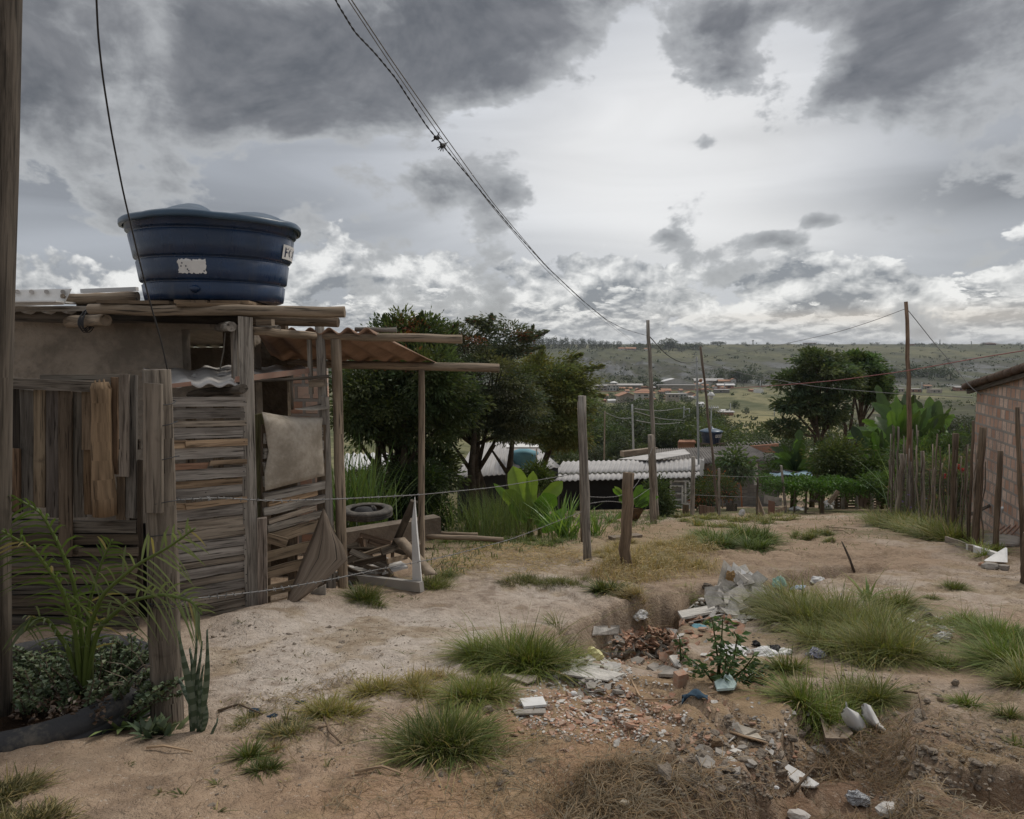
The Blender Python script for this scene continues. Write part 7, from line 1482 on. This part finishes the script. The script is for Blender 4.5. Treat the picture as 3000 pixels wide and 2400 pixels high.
pslab('cement_board','grey cement board lying across the brick pile',[(1770,1888),(1860,1862),(1866,1880),(1775,1900)],'cem','board',.02,.09,(.9,.8,.7)); pslab('plaster_corner','pale triangular plaster corner on the brick pile right',[(1950,1852),(1985,1862),(1975,1880)],'gyp','slab',.02,.06)
pslab('stone_board','grey flat stone on the sand right of the pale sheets',[(1895,1960),(1915,1948),(1960,1962),(2000,1978),(1985,1988),(1930,1985)],'cem','stone',.03,.01)
# white curled shards
def shard(label,pts,w,Y,seed):
    rd=random.Random(seed); gr=[]
    for i,(x,y) in enumerate(pts):
        t=i/(len(pts)-1); ww=w*math.sin(3.0*(.1+.85*t))**.6*(1+rd.uniform(-.4,.3)); row=[]
        for s in np.linspace(-1,1,5): row.append(P(x+s*ww,y-8*(1-s*s)*.5+rd.uniform(-2,2),Y-.05*(1-s*s)))
        gr.append(row)
    sheet('white_shard','white',None,gr,.006,label,'shard')
Ys=G(2520,2170).y
shard('left white curled shard standing by the mortar chunk',[(2482,2078),(2490,2090),(2500,2110),(2515,2135),(2530,2165)],27,Ys+.1,1); shard('right white curled shard with torn dark edge',[(2538,2068),(2545,2095),(2560,2120),(2585,2140),(2604,2166)],21,Ys+.12,2)
shard('thin white stick like shard above the left curled one',[(2480,2060),(2481,2072),(2478,2084)],3,Ys+.12,3)
# broken plasterboard heap in the ditch
rd=random.Random(21); cY=G(2150,1790).y
for i in range(62):
    cx=rd.gauss(2165,52); top=1650+abs(cx-2165)*.9; cy=rd.uniform(top+20,1775); Y=cY+.5-(cy-1650)/260+rd.uniform(-.1,.1); w=rd.uniform(16,48); h=rd.uniform(12,34); an=rd.uniform(-.9,.9)
    c=P(cx,cy,Y); s=Y/F; e1=Vector((math.cos(an),rd.uniform(-.5,.5),math.sin(an))); e2_=Vector((-math.sin(an)*.6,rd.uniform(.3,1),math.cos(an)*.7)); mb=MB(); v=rd.uniform(.75,1.05); mb.ti=(v,v*.98,v*.95)
    pts=[c+e1*(a*w*s)+e2_*(b*h*s) for a,b in ((-1,-.7+rd.uniform(-.2,.2)),(1,-.6+rd.uniform(-.2,.2)),(rd.uniform(.5,1),.8),(-rd.uniform(.4,1),.9))]; mb.slab(pts,e1.cross(e2_),.012)
    tag(mb.build('plasterboard','gyp' if i%4 else 'fib'),'broken grey white plasterboard in the heap at the end of the earth bank','board','plasterboards in the heap')
for (px,py,w,h,Y,l,m,t) in ((2122,1700,26,44,cY+.25,'tallest upright plasterboard on the left of the heap','gyp',(.8,.76,.7)),(2150,1700,24,36,cY+.15,'leaning plasterboard in the middle of the heap','gyp',(1,1,1)),(2215,1712,16,42,cY+.2,'long thin plasterboard leaning down the right of the heap','fibw',(1,1,1)),(2240,1718,14,40,cY+.3,'rightmost leaning white strip of the heap','fibw',(1,1,1))):
    c=P(px,py,Y); s=Y/F; mb=MB(); mb.ti=t; k=.35 if px>2200 else -.25
    mb.slab([c+Vector((-w*s,0,-h*s*.8)),c+Vector((w*s,.05,-h*s)),c+Vector((w*s*(1 if px<2200 else .2)-k*.15,.15,h*s*.5)),c+Vector((-w*s*.4-k*.3,.18,h*s))],(0,-1,0),.012); tag(mb.build('plasterboard',m),l,'board')
sack('green_bag','crumpled pale green plastic at the right foot of the heap',2282,1722,38,42,'fibw','bag',8,.25,tint=(.55,.85,.72)); sack('yellow_foam','crumpled yellow brown foam lump on the heap',2140,1700,30,34,'stone','foam',8,.3,Y=cY+.05,tint=(1.3,1,.6))
sack('grey_bag','pale twisted rags hanging over the lower heap, upper',2130,1758,70,26,'fibw','rag',9,.3,tint=(.8,.8,.85)); sack('grey_bag','pale twisted rags over the lower heap, right',2160,1775,40,34,'fibw','rag',9,.3,tint=(.75,.75,.78)); sack('dark_bag','torn black plastic at the left foot of the heap',2085,1770,44,26,'blackp','bag',8,.35); sack('dark_bag','black plastic scrap left of the heap on the bank',2070,1730,36,26,'woodd','bag',7,.35)
sack('blue_bag','pale blue plastic strip on the ditch edge behind the large mound',2340,1725,50,12,'fibw','bag',8,.3,tint=(.55,.7,.9)); sack('white_rag','white crumpled rag with dark spots on the ditch edge',2385,1705,60,22,'fibw','rag',10,.3,tint=(.85,.85,.85)); sack('teal_rag','teal scrap under the leafy weed by the long whitish board',2050,1838,46,10,'teal','rag',8,.3); sack('yellow_scrap','small yellow scrap beside the long whitish board',2070,1826,14,14,'fibw','scrap',6,.2,tint=(.95,.85,.35))
sack('yellow_bag','yellow and white plastic bag at the right edge of the tall grass clump',1735,1930,62,42,'plast','bag',12,.2,tint=(.95,.9,.45)); sack('white_bag','white crumpled plastic bag in the straw above the brick pile',1872,1815,46,34,'plast','bag',10,.25)
sack('white_bag','large white plastic bag behind the tall leafy weed, left part',2155,1915,80,34,'plast','bag',12,.22); sack('white_bag','large white plastic bag behind the low weed, right part',2240,1918,66,26,'plast','bag',12,.22); sack('black_bag','black scrap on top of the large white bag',2215,1893,26,20,'blackp','bag',8,.3); sack('black_bag','black tangle right of the large white bag top',2268,1905,40,22,'blackp','bag',8,.35); sack('white_bag','thin white plastic trailing toward the big mound',2295,1915,50,16,'plast','bag',9,.3)
sack('grey_bag','bluish grey plastic bag at the left foot of the large mound',2390,1925,46,32,'film','bag',10,.25,tint=(.8,.8,.95)); sack('white_bag','white crumpled bag with coloured print on the right hand path',2762,1880,52,38,'plast','bag',11,.25,tint=(.95,.93,.98)); sack('red_scrap','small red scrap on the printed white bag',2785,1870,14,10,'red','scrap',6,.2)
sack('red_bag','little red and white packet left of the printed bag',2715,1862,34,10,'fibw','packet',8,.3,tint=(.9,.6,.55)); sack('dark_stone','dark grey rounded lump in the white scraps',2718,1822,34,34,'stone','stone',8,.2,tint=(.5,.5,.5)); sack('foil_bag','crinkled silvery bag in the dry grass at the bottom',2515,2352,64,44,'film','bag',13,.25); sack('white_stone','pale rounded slab at the bottom edge right of the foil bag',2605,2385,90,36,'fibw','stone',9,.12,tint=(.8,.78,.75)); sack('white_stone','pale lump at the bottom edge left of the foil bag',2340,2400,70,30,'fibw','stone',8,.12,tint=(.75,.7,.66)); sack('white_stone','small white lump in the dry grass',2272,2312,22,12,'fibw','stone',6,.2); sack('white_stone','whitish stone in the dry hay left',1828,2360,36,20,'fibw','stone',7,.15,tint=(.75,.65,.5))
sack('brown_lump','big brown earthy lump left of the stones',1945,2240,90,34,'stone','lump',9,.18,tint=(.62,.52,.42)); sack('orange_stone','rounded orange stone under the low weed',2230,1998,40,34,'stone','stone',8,.15,tint=(1.35,.95,.6)); sack('grey_stone','grey stone behind the orange one near the large mound',2275,1850,50,34,'stone','stone',7,.2); sack('grey_stone','square pale stone right of the mid green clump',1430,2090,34,30,'stone','stone',6,.15); sack('grey_stone','round brown stone beside the curved board',2100,2190,42,34,'stone','stone',7,.2,tint=(.9,.75,.6)); sack('grey_stone','white round cap among the plaster flakes',1680,2040,26,18,'fibw','cap',9,.05); sack('grey_stone','pinkish stone on the earth step at right',2798,2008,26,22,'stone','stone',7,.2); sack('grey_stone','brown stone by the right hand trench',2715,2060,26,18,'stone','stone',7,.2); sack('grey_stone','pale pebble by the right hand trench',2755,2055,22,16,'stone','stone',7,.2,tint=(1.3,1.2,1.1))
g=G(1994,2013); mb=MB(); mb.board(g,g+Vector((.0,.0,.085)),.058,.055,(1,0.3,0),3,.12,.01); tag(mb.build('half_brick','clay',None,g),'half brick standing upright on the sand left of the tall leafy weed','brick')
gr=[[G(1998+s*76,2070-18*math.sin(s*3)-t*16)+Vector((0,0,.008+.018*abs(math.sin(s*5+t*2)))) for s in np.linspace(0,1,12)] for t in np.linspace(0,1,5)]
sheet('blue_rag','cloth',None,gr,.006,'dull blue rag lying across the brick chips','rag')
for i,(x,y,w,h) in enumerate(((745,2085,40,8),(800,2100,30,9),(880,2062,34,12),(905,2108,26,7))): sack('dark_rag',('left dark blue torn rag in the low weeds','middle dark blue torn rag in the low weeds','upper dark blue rag at the yellowing clump','right dark scrap of rag in the low weeds')[i],x,y,w,h,'cloth','rag',9,.3,tint=(.5,.5,.55))
# sticks
def stick(label,pts,r,mat='woodd',name='stick',tint=(1,1,1),lift=.012,cat='stick'):
    mb=MB(); mb.ti=tint; q=[G(x,y)+Vector((0,0,lift+z)) for (x,y,z) in pts]; mb.tube(q,[r*(1-.5*i/(len(q)-1)) for i in range(len(q))],6,.1); return tag(mb.build(name,mat),label,cat)
Yk=G(2503,1674).y; mb=MB(); mb.tube([P(2503,1676,Yk),P(2490,1640,Yk),P(2478,1612,Yk),P(2466,1586,Yk)],[.016,.013,.011,.006],6,.1); tag(mb.build('stick','woodd'),'dark stick standing up from the edge of the long hole','stick')
for i,q in enumerate(([(1850,2000,0),(1872,2050,.01),(1885,2062,.01),(1960,2055,0),(2100,2035,0)],[(1655,1985,0),(1700,1965,.03),(1770,1962,0)],[(1850,2105,0),(1910,2100,0),(2000,2060,0)],[(430,2198,0),(480,2200,.01),(565,2210,0)],[(940,2085,0),(965,2150,0),(1000,2185,0)],[(830,2110,0),(930,2140,0),(1010,2125,0)],[(2140,2152,0),(2180,2172,.01),(2250,2185,0)],[(2320,2330,0),(2380,2290,.05),(2470,2260,0)],[(2440,1556,0),(2470,1562,.03),(2500,1575,0)],[(2450,1523,.1),(2480,1540,0)],[(2420,1545,0),(2510,1556,.02)],[(640,2090,0),(700,2070,0),(770,2100,0)],[(1040,2270,0),(1120,2262,.01),(1180,2275,0)],[(2640,2030,0),(2690,2060,.04),(2705,2110,0)])):
    stick(('bent tan stick under the half brick','curved stick on the pale sheets','thin twig on the orange chips','short thick twig on the sand below the thick post','pale stick across the low weeds','tan stick under the yellowing clump','dark twig at the curved board','dry cane in the bottom hay','dark stick on the lane','short raised stick on the lane','thin stick on the lane behind the dark stick','pale root by the weeds','long thin stem on the sand below the broad clump','root arching beside the right trench')[i],q,.007,'woodd' if i%3 else 'woodb',tint=(1.5,1.3,1.1))
# ================= junk beside the pergola =================
Yj=G(1220,1735).y
mb=MB(); mb.slab([P(1210,1728,Yj+.1),P(1239,1728,Yj),P(1222,1560,Yj+.22),P(1216,1455,Yj+.4),P(1207,1530,Yj+.32)],(0,-1,0),.03); tag(mb.build('leaning_white_board','white'),'tall narrow white panel leaning on the second pergola post','panel')
mb=MB(); mb.board(P(1150,1612,Yj+.9),P(1213,1468,Yj+.5),.07,.03,(1,0,0),4,.05); tag(mb.build('leaning_plank','woodd'),'dark plank leaning up to the white panel top','plank')
g1a=G(1160,1725); sheet('curved_board','ply',None,[[P(1150+t*95+s*36-30*math.sin(t*3)*0,1578+t*106-s*4+18*math.sin(t*3.1)*0,Yj+.7-t*.5-.06*math.sin(s*3)) for s in np.linspace(0,1,5)] for t in np.linspace(0,1,9)],.015,'curved tan board lying against the white panel foot','board',tint=(.8,.7,.6))
mb=MB(); mb.slab([P(1015,1680,Yj+.8),P(1100,1683,Yj+.6),P(1190,1660,Yj+.9),P(1130,1640,Yj+1.3),P(1030,1655,Yj+1.3)],(0,0,1),.03); tag(mb.build('pale_sheet','gyp'),'pale board lying flat in the junk beside the round pergola post','sheet')
mb=MB(); mb.slab([P(1120,1685,Yj+.6),P(1195,1665,Yj+.7),P(1165,1642,Yj+1.3),P(1110,1650,Yj+1.3)],(0,0,1),.02); tag(mb.build('pale_sheet','fibw'),'second pale board right in the junk beside the pergola','sheet')
mb=MB(); mb.board(G(978,1702)+Vector((0,0,.05)),G(1236,1735)+Vector((0,0,.05)),.09,.05,(0,0,1),4,.05); mb.t=[(.6,.57,.52)]*len(mb.t); tag(mb.build('base_board','fibw',None,None),'long whitish board edge on the ground from the pergola post to the white panel','board')
mb=MB(); mb.tube([P(1020,1704,Yj-.1),P(1034,1730,Yj-.15),P(1040,1760,Yj-.25),P(1038,1788,Yj-.3)],.018,7); tag(mb.build('hose','cable'),'short black hose sticking up right of the round pergola post','hose')
ch=thing('broken_chair','overturned dark wooden chair frame in the junk beside the pergola','chair',G(1100,1660))
rq=random.Random(8)
for i in range(16):
    x=rq.uniform(1010,1180); y=rq.uniform(1600,1700); L_2=rq.uniform(50,130); an=rq.uniform(-.5,.5); mb=MB(); v=rq.uniform(.6,1.1); mb.ti=(v,v*.95,v*.88); mb.board(P(x-L_2/2*math.cos(an),y-L_2/2*math.sin(an),Yj+rq.uniform(.4,1.0)),P(x+L_2/2*math.cos(an),y+L_2/2*math.sin(an),Yj+rq.uniform(.4,1.0)),rq.uniform(.03,.08),.02,(0,rq.uniform(-1,1),1),3,.1,.01); tag(mb.build('scrap_plank',rq.choice(('wood','woodb','woodd'))),'weathered scrap plank tossed in the junk beside the pergola','plank','scrap planks beside the pergola')
for (a,b,w) in (((1015,1630),(1060,1572),.05),((1055,1568),(1150,1592),.05),((1080,1585),(1150,1610),.05),((1058,1570),(1070,1620),.06),((1150,1590),(1150,1640),.06),((1020,1640),(1090,1622),.04)):
    mb=MB(); mb.ti=(1.6,1.3,1.1); mb.board(P(*a,Yj+.9),P(*b,Yj+1.0),w,.035,(0,.3,1),2,.05); mb.build('leg' if w>.05 else 'rail','woodd',ch)
for (x0,y0,x1,y1,l) in ((1018,1648,1125,1672,'long thin batten on the pale boards'),(1122,1650,1150,1686,'curved root on the pale boards'),(1190,1600,1228,1590,'pale slat behind the white panel')):
    mb=MB(); mb.board(P(x0,y0,Yj+.7),P(x1,y1,Yj+.6),.035,.025,(0,0,1),3,.1); tag(mb.build('batten','woodb'),l,'batten')
g=P(1150,1560,9.0); mb=MB(); a=P(1008,1572,8.6);b=P(1292,1560,9.4); brickwall(mb,(a.x,a.y),(b.x,b.y),a.z-.25,P(1100,1549,8.8).z,.2); mb.t=[(.62,.56,.5)]*len(mb.t); tag(mb.build('low_wall','cem'),'low dirty rendered wall behind the junk and the truck tyre','wall')
for i,(x0,y0,x1,y1,w,Y0,Y1) in enumerate(((1240,1570,1475,1582,16,9.3,9.3),(1285,1562,1400,1566,11,10,10))):
    mb=MB(); logp(mb,x0,y0,Y0,x1,y1,Y1,w,w,8,5,.04); tag(mb.build('ground_log','log'),('longer grey log lying right of the low brick wall','shorter thin log behind the longer one')[i],'log')
def tyre(label,c,Ro,w,mat,name='tyre',a=1.0):
    mb=MB(); ri=Ro*.62; mb.lathe(c,[(Ro*.62,w*.12),(Ro*.72,w*.02),(Ro*.88,0),(Ro*.97,w*.1),(Ro,w*.22),(Ro*.985,w*.24),(Ro*.985,w*.3),(Ro,w*.32),(Ro*.985,w*.48),(Ro*.985,w*.52),(Ro,w*.54),(Ro,w*.78),(Ro*.97,w*.9),(Ro*.88,w),(Ro*.72,w*.98),(Ro*.62,w*.88),(Ro*.66,w*.8),(Ro*.85,w*.6),(Ro*.85,w*.4),(Ro*.66,w*.2),(Ro*.62,w*.12)],48); return tag(mb.build(name,mat,None,c),label,'tyre')
c=G(1080,1560); c=P(1075,1538,9.6); tyre('large dusty truck tyre lying flat with a dark basin on it',Vector((c.x,c.y,P(1075,1541,9.1).z)),.36,.13,'truck','truck_tyre'); top=P(1075,1512,9.6)
mb=MB(); mb.lathe(P(1065,1522,9.45),[(0,.0),(.13,.02),(.15,.08),(.10,.16),(0,.18)],18); tag(mb.build('basin','rubber'),'dark rounded basin upside down on the truck tyre','basin'); mb=MB(); mb.rock(P(1092,1500,9.6),.085,.7,.7,1.2,0,10,.08); tag(mb.build('bucket','rubber'),'dark curved bucket end beside the basin on the tyre','bucket')
sack('white_box','pale box left of the basin on the truck tyre',1040,1512,20,12,'fibw','box',5,.1,Y=9.6)
g=G(1835,1600); c=P(1830,1575,10.3); mb=MB(); a_=G(1790,1582);b_=G(1872,1574); mb.board(a_,b_,.10,.14,(0,0,1),4,.12,.02); tag(mb.build('half_buried_block','stone',None,None),'half buried grey block lying behind the stump post','block')
# ================= planter at the bottom left =================
pc=Vector((P(100,2150,3.12).x,3.12,0)); pc.z=float(H(pc.x,pc.y))-.02; Ro=P(432,2150,3.05).x-pc.x
pl=thing('tyre_planter','large black tyre used as planter at the bottom left','planter',pc)
mb=MB(); w=.17; mb.lathe(pc,[(Ro*.97,-.05),(Ro,w*.2),(Ro*.99,w*.22),(Ro*.99,w*.28),(Ro,w*.3),(Ro*.995,w*.55),(Ro*.985,w*.57),(Ro*.985,w*.62),(Ro*.99,w*.64),(Ro*.97,w*.85),(Ro*.92,w*.98),(Ro*.84,w),(Ro*.78,w*.9),(Ro*.76,w*.6)],80); mb.build('tyre','rubber',pl)
gr=[]; mb=MB(); mb.lathe(pc,[(Ro*.8,w*.62),(Ro*.5,w*.72),(0,w*.75)],30,True,rfn=lambda r,z,a:(r,z+.02*math.sin(a*7+r*20))); mb.build('soil','soil',pl)
# succulent bush in the planter: thick little leaves along upright stalks
sb=thing('succulent_bush','dusty blue green succulent bush spilling over the tyre planter','succulent',pc+Vector((.0,0,w))); C=[];D=[]; mb=MB(); rd=random.Random(4)
for i in range(120):
    a=rd.uniform(0,6.28); q=rd.random()**.5; bx=P(rd.uniform(75,410),2080,3.08+rd.uniform(-.2,.3)); base_=Vector((bx.x,bx.y,pc.z+w*.7)); out=(bx.x-P(245,2080,3).x); hgt=rd.uniform(.07,.17)*(1.05-abs(out)/.45*.4)
    tip_=base_+Vector((out*.5+rd.gauss(0,.04),rd.gauss(.02,.05),hgt)); mb.tube([base_,base_.lerp(tip_,.5)+Vector((rd.gauss(0,.015),0,0)),tip_],[.006,.005,.003],4)
    for k in range(34):
        t=k/34*.85+.15; p=base_.lerp(tip_,t); an=k*2.4; d=Vector((math.cos(an),math.sin(an),.35)); C.append(p+d*.004); D.append(d)
mb.build('stem','bark',sb); N=len(C); leaves('foliage',M['succ'],np.array(C),np.array(D),RG.uniform(.016,.028,N),.95,vcol(N,(.09,.12,.06),.3,.1),sb,fold=.25)
C=[];D=[]
for i in range(420): x=rd.uniform(35,330); p=P(x,2085+rd.uniform(-20,10),2.85+rd.uniform(-.05,.3)); C.append(Vector((p.x,p.y,pc.z+w*.8+rd.uniform(-.02,.05)))); D.append(Vector((rd.gauss(0,1),rd.gauss(0,1),rd.uniform(0,1))))
o=leaves('dried_leaves',M['succ'],np.array(C),np.array(D),.026,.7,vcol(420,(.07,.045,.03),.3),None,pc); tag(o,'brown shrivelled leaves inside the left side of the tyre planter','dry leaves')
swords('aloe','pale green pointed rosette at the right of the succulent bush','succulent',355,2.95,26,.15,.04,(.16,.22,.09),sd=.02,mat='succ',lean=(.3,1.1),g=Vector((P(352,2000,2.95).x,2.95,P(352,2015,2.95).z)))
# palm fronds
pm=thing('young_palm','young palm with long drooping fronds growing from the tyre planter','palm',P(240,2040,3.05))
def frond(pts,Y0,Y1,ll,n,c,droopz=.5,up=.0,rev=1,w=.011):
    K=40; xs=np.linspace(0,1,len(pts)); mid=[]
    for i in range(K+1):
        t=i/K; mid.append(P(float(np.interp(t,xs,[p[0] for p in pts])),float(np.interp(t,xs,[p[1] for p in pts])),Y0+(Y1-Y0)*t))
    for _ in range(4): mid=[mid[0]]+[(mid[i-1]+mid[i]*2+mid[i+1])/4 for i in range(1,K)]+[mid[-1]]
    mb=MB(); mb.ti=(1.1,1.6,.5); mb.tube(mid,[.011*(1-.8*i/K)+.0015 for i in range(K+1)],6); mb.ti=(1,1,1)
    rac=mb.build('rachis','banana',pm); rac.data.materials[0]=M['banana']; tv=np.tile(np.array([.14,.19,.05,1]),len(rac.data.loops)); rac.data.attributes['tint'].data.foreach_set('color',tv)
    Bp=[];az=[];V=[];Fc=[];T=[];cc=[]; vi=0
    n=int(n*.72); ll*=.8
    for k in range(n):
        for sg in (-1,1):
            t=.22+.78*k/n; f=t*K; i=min(int(f),K-1); p=mid[i].lerp(mid[i+1],f-i); d=(mid[i+1]-mid[i]).normalized(); sd_=Vector((sg*abs(d.z)+.01,random.uniform(-.6,.6)-.2,-sg*d.x*(1 if d.z>=0 else -1))).normalized()
            L=ll*math.sin(math.pi*(.2+.75*t))**.6*random.uniform(.8,1.1); dr=d*.75+sd_*.8; dr.normalize(); q0=p; rows=[]; v=random.uniform(.75,1.2); dead=random.random()<.06
            for s in (0,.3,.6,.85,1):
                pos=q0+dr*L*s+Vector((0,0,-L*droopz*s*s)); wd=w*(.5,1,.85,.5,.02)[(0,.3,.6,.85,1).index(s)]*.5; sv=dr.cross(Vector((random.uniform(-.2,.2),1,.2))).normalized()*wd; rows+= [pos-sv,pos+sv]
            V+=rows; 
            for j in range(4): Fc+=[vi+2*j,vi+2*j+1,vi+2*j+3,vi+2*j+2]; T.append(4)
            vi+=10; cl=(.25,.21,.10) if dead else tuple(x*v for x in c); cc+=[cl]*10
    V=np.array(V)-np.array(wl(pm)); me=npmesh('leaflets',V,Fc,T,M['leaf'],np.array(cc)); put(me,'frond',pm,wl(pm))
g1c=(.075,.115,.03);g2c=(.14,.17,.09)
frond([(238,2040),(222,1850),(180,1720),(100,1610),(5,1555)],3.05,2.75,.30,30,g1c,.55)
frond([(245,2040),(258,1850),(300,1740),(400,1655),(500,1600),(572,1548)],3.05,2.65,.30,30,g2c,.35)
frond([(240,2040),(240,1850),(215,1700),(170,1590),(120,1500),(30,1450)],3.05,2.9,.26,26,g1c,.6)
frond([(244,2040),(285,1840),(380,1760),(480,1740),(560,1760),(592,1800)],3.05,2.75,.24,26,g2c,.5)
frond([(238,2040),(200,1900),(140,1815),(90,1810),(72,1850)],3.05,2.85,.20,20,g2c,.6)
frond([(242,2040),(250,1900),(262,1760),(300,1640),(330,1580)],3.05,3.1,.24,24,g1c,.4)
mb=MB(); mb.ti=(1,1,1); 
for k in range(6): mb.tube([P(225+k*8,2090,3.05),P(222+k*9,1950,3.05),P(215+k*12,1860,3.05)],[.016,.012,.008],6,.08)
o=mb.build('stem','banana',pm); tv=np.tile(np.array([.11,.13,.05,1]),len(o.data.loops)); o.data.attributes['tint'].data.foreach_set('color',tv)
# snake plant
sn=thing('snake_plant','snake plant with banded upright leaves at the foot of the thick gate post','snake plant',G(570,2150))
Yn=G(570,2150).y+.02
for (x0,y0,x1,y1,hw) in ((560,2120,530,1850,13),(563,2130,568,1840,8),(570,2130,548,1900,12),(578,2130,612,1845,10),(585,2130,600,2020,12),(560,2080,532,1990,14),(575,2120,585,1880,8),(626,2155,628,2105,5),(580,2130,598,1950,10)):
    mb=MB(); n_s=16; L0=P(x0,y0+15,Yn);L1=P(x1,y1,Yn+random.uniform(-.05,.05)); rows=[]
    for i in range(n_s+1):
        t=i/n_s; p=L0.lerp(L1,t)+Vector((.012*math.sin(t*4+x0),0,0)); w_=pxr(hw*2,Yn)*(.6+.4*math.sin(3.14*min(1,t*1.2)))*(1-t**5) if i<n_s else .001; rows.append(mb.add([p-Vector((w_,-.01,0)),p+Vector((0,-.006,0)),p+Vector((w_,.01,0))]))
    for i in range(n_s):
        for k in range(2):
            b_=(i+random.random())%2<1; mb.ti=(.055,.085,.05) if b_ else (.13,.165,.12); mb.face((rows[i]+k,rows[i]+k+1,rows[i+1]+k+1,rows[i+1]+k),((0,0),(1,0),(1,1),(0,1)),True)
    mb.build('leaf','succ',sn)
swords('small_succulent','low grey green rosette between the planter and the thick post','succulent',455,2.95,46,.10,.03,(.10,.13,.07),sd=.03,mat='succ',lean=(.2,1.1),g=G(455,2150))
# ---- bare twigs by the thick post
mb=MB()
for k in range(14):
    a=P(400+random.uniform(-10,30),2000+random.uniform(-40,30),3.0); d=Vector((random.uniform(-.2,.12),random.uniform(-.05,.05),random.uniform(-.03,.12))); mb.tube([a,a+d*.5+Vector((0,0,.02)),a+d],[.003,.002,.001],3)
tag(mb.build('dry_twigs','woodb',None,P(410,2040,3.0)),'tangle of dry twigs between the palm and the thick gate post','twigs',None,'stuff')
# ================= air =================
mb=MB(); x0,x1,y0,y1,z0,z1=-4300,4300,-60,4000,-75,14
v=[(x0,y0,z0),(x1,y0,z0),(x1,y1,z0),(x0,y1,z0),(x0,y0,z1),(x1,y0,z1),(x1,y1,z1),(x0,y1,z1)]; n=mb.add(v)
for f in ((3,2,1,0),(4,5,6,7),(0,1,5,4),(1,2,6,5),(2,3,7,6),(3,0,4,7)): mb.face(f,[(0,0)]*4)
m,t,o=newmat('haze'); pv=t.nodes.new('ShaderNodeVolumePrincipled'); pv.inputs['Color'].default_value=(.80,.86,.95,1); pv.inputs['Density'].default_value=.00013; t.links.new(pv.outputs[0],o.inputs[1])
hz_=mb.build('haze',m,None,(0,0,0)); tag(hz_,'faint even haze in the air over the valley',None,None,'stuff')
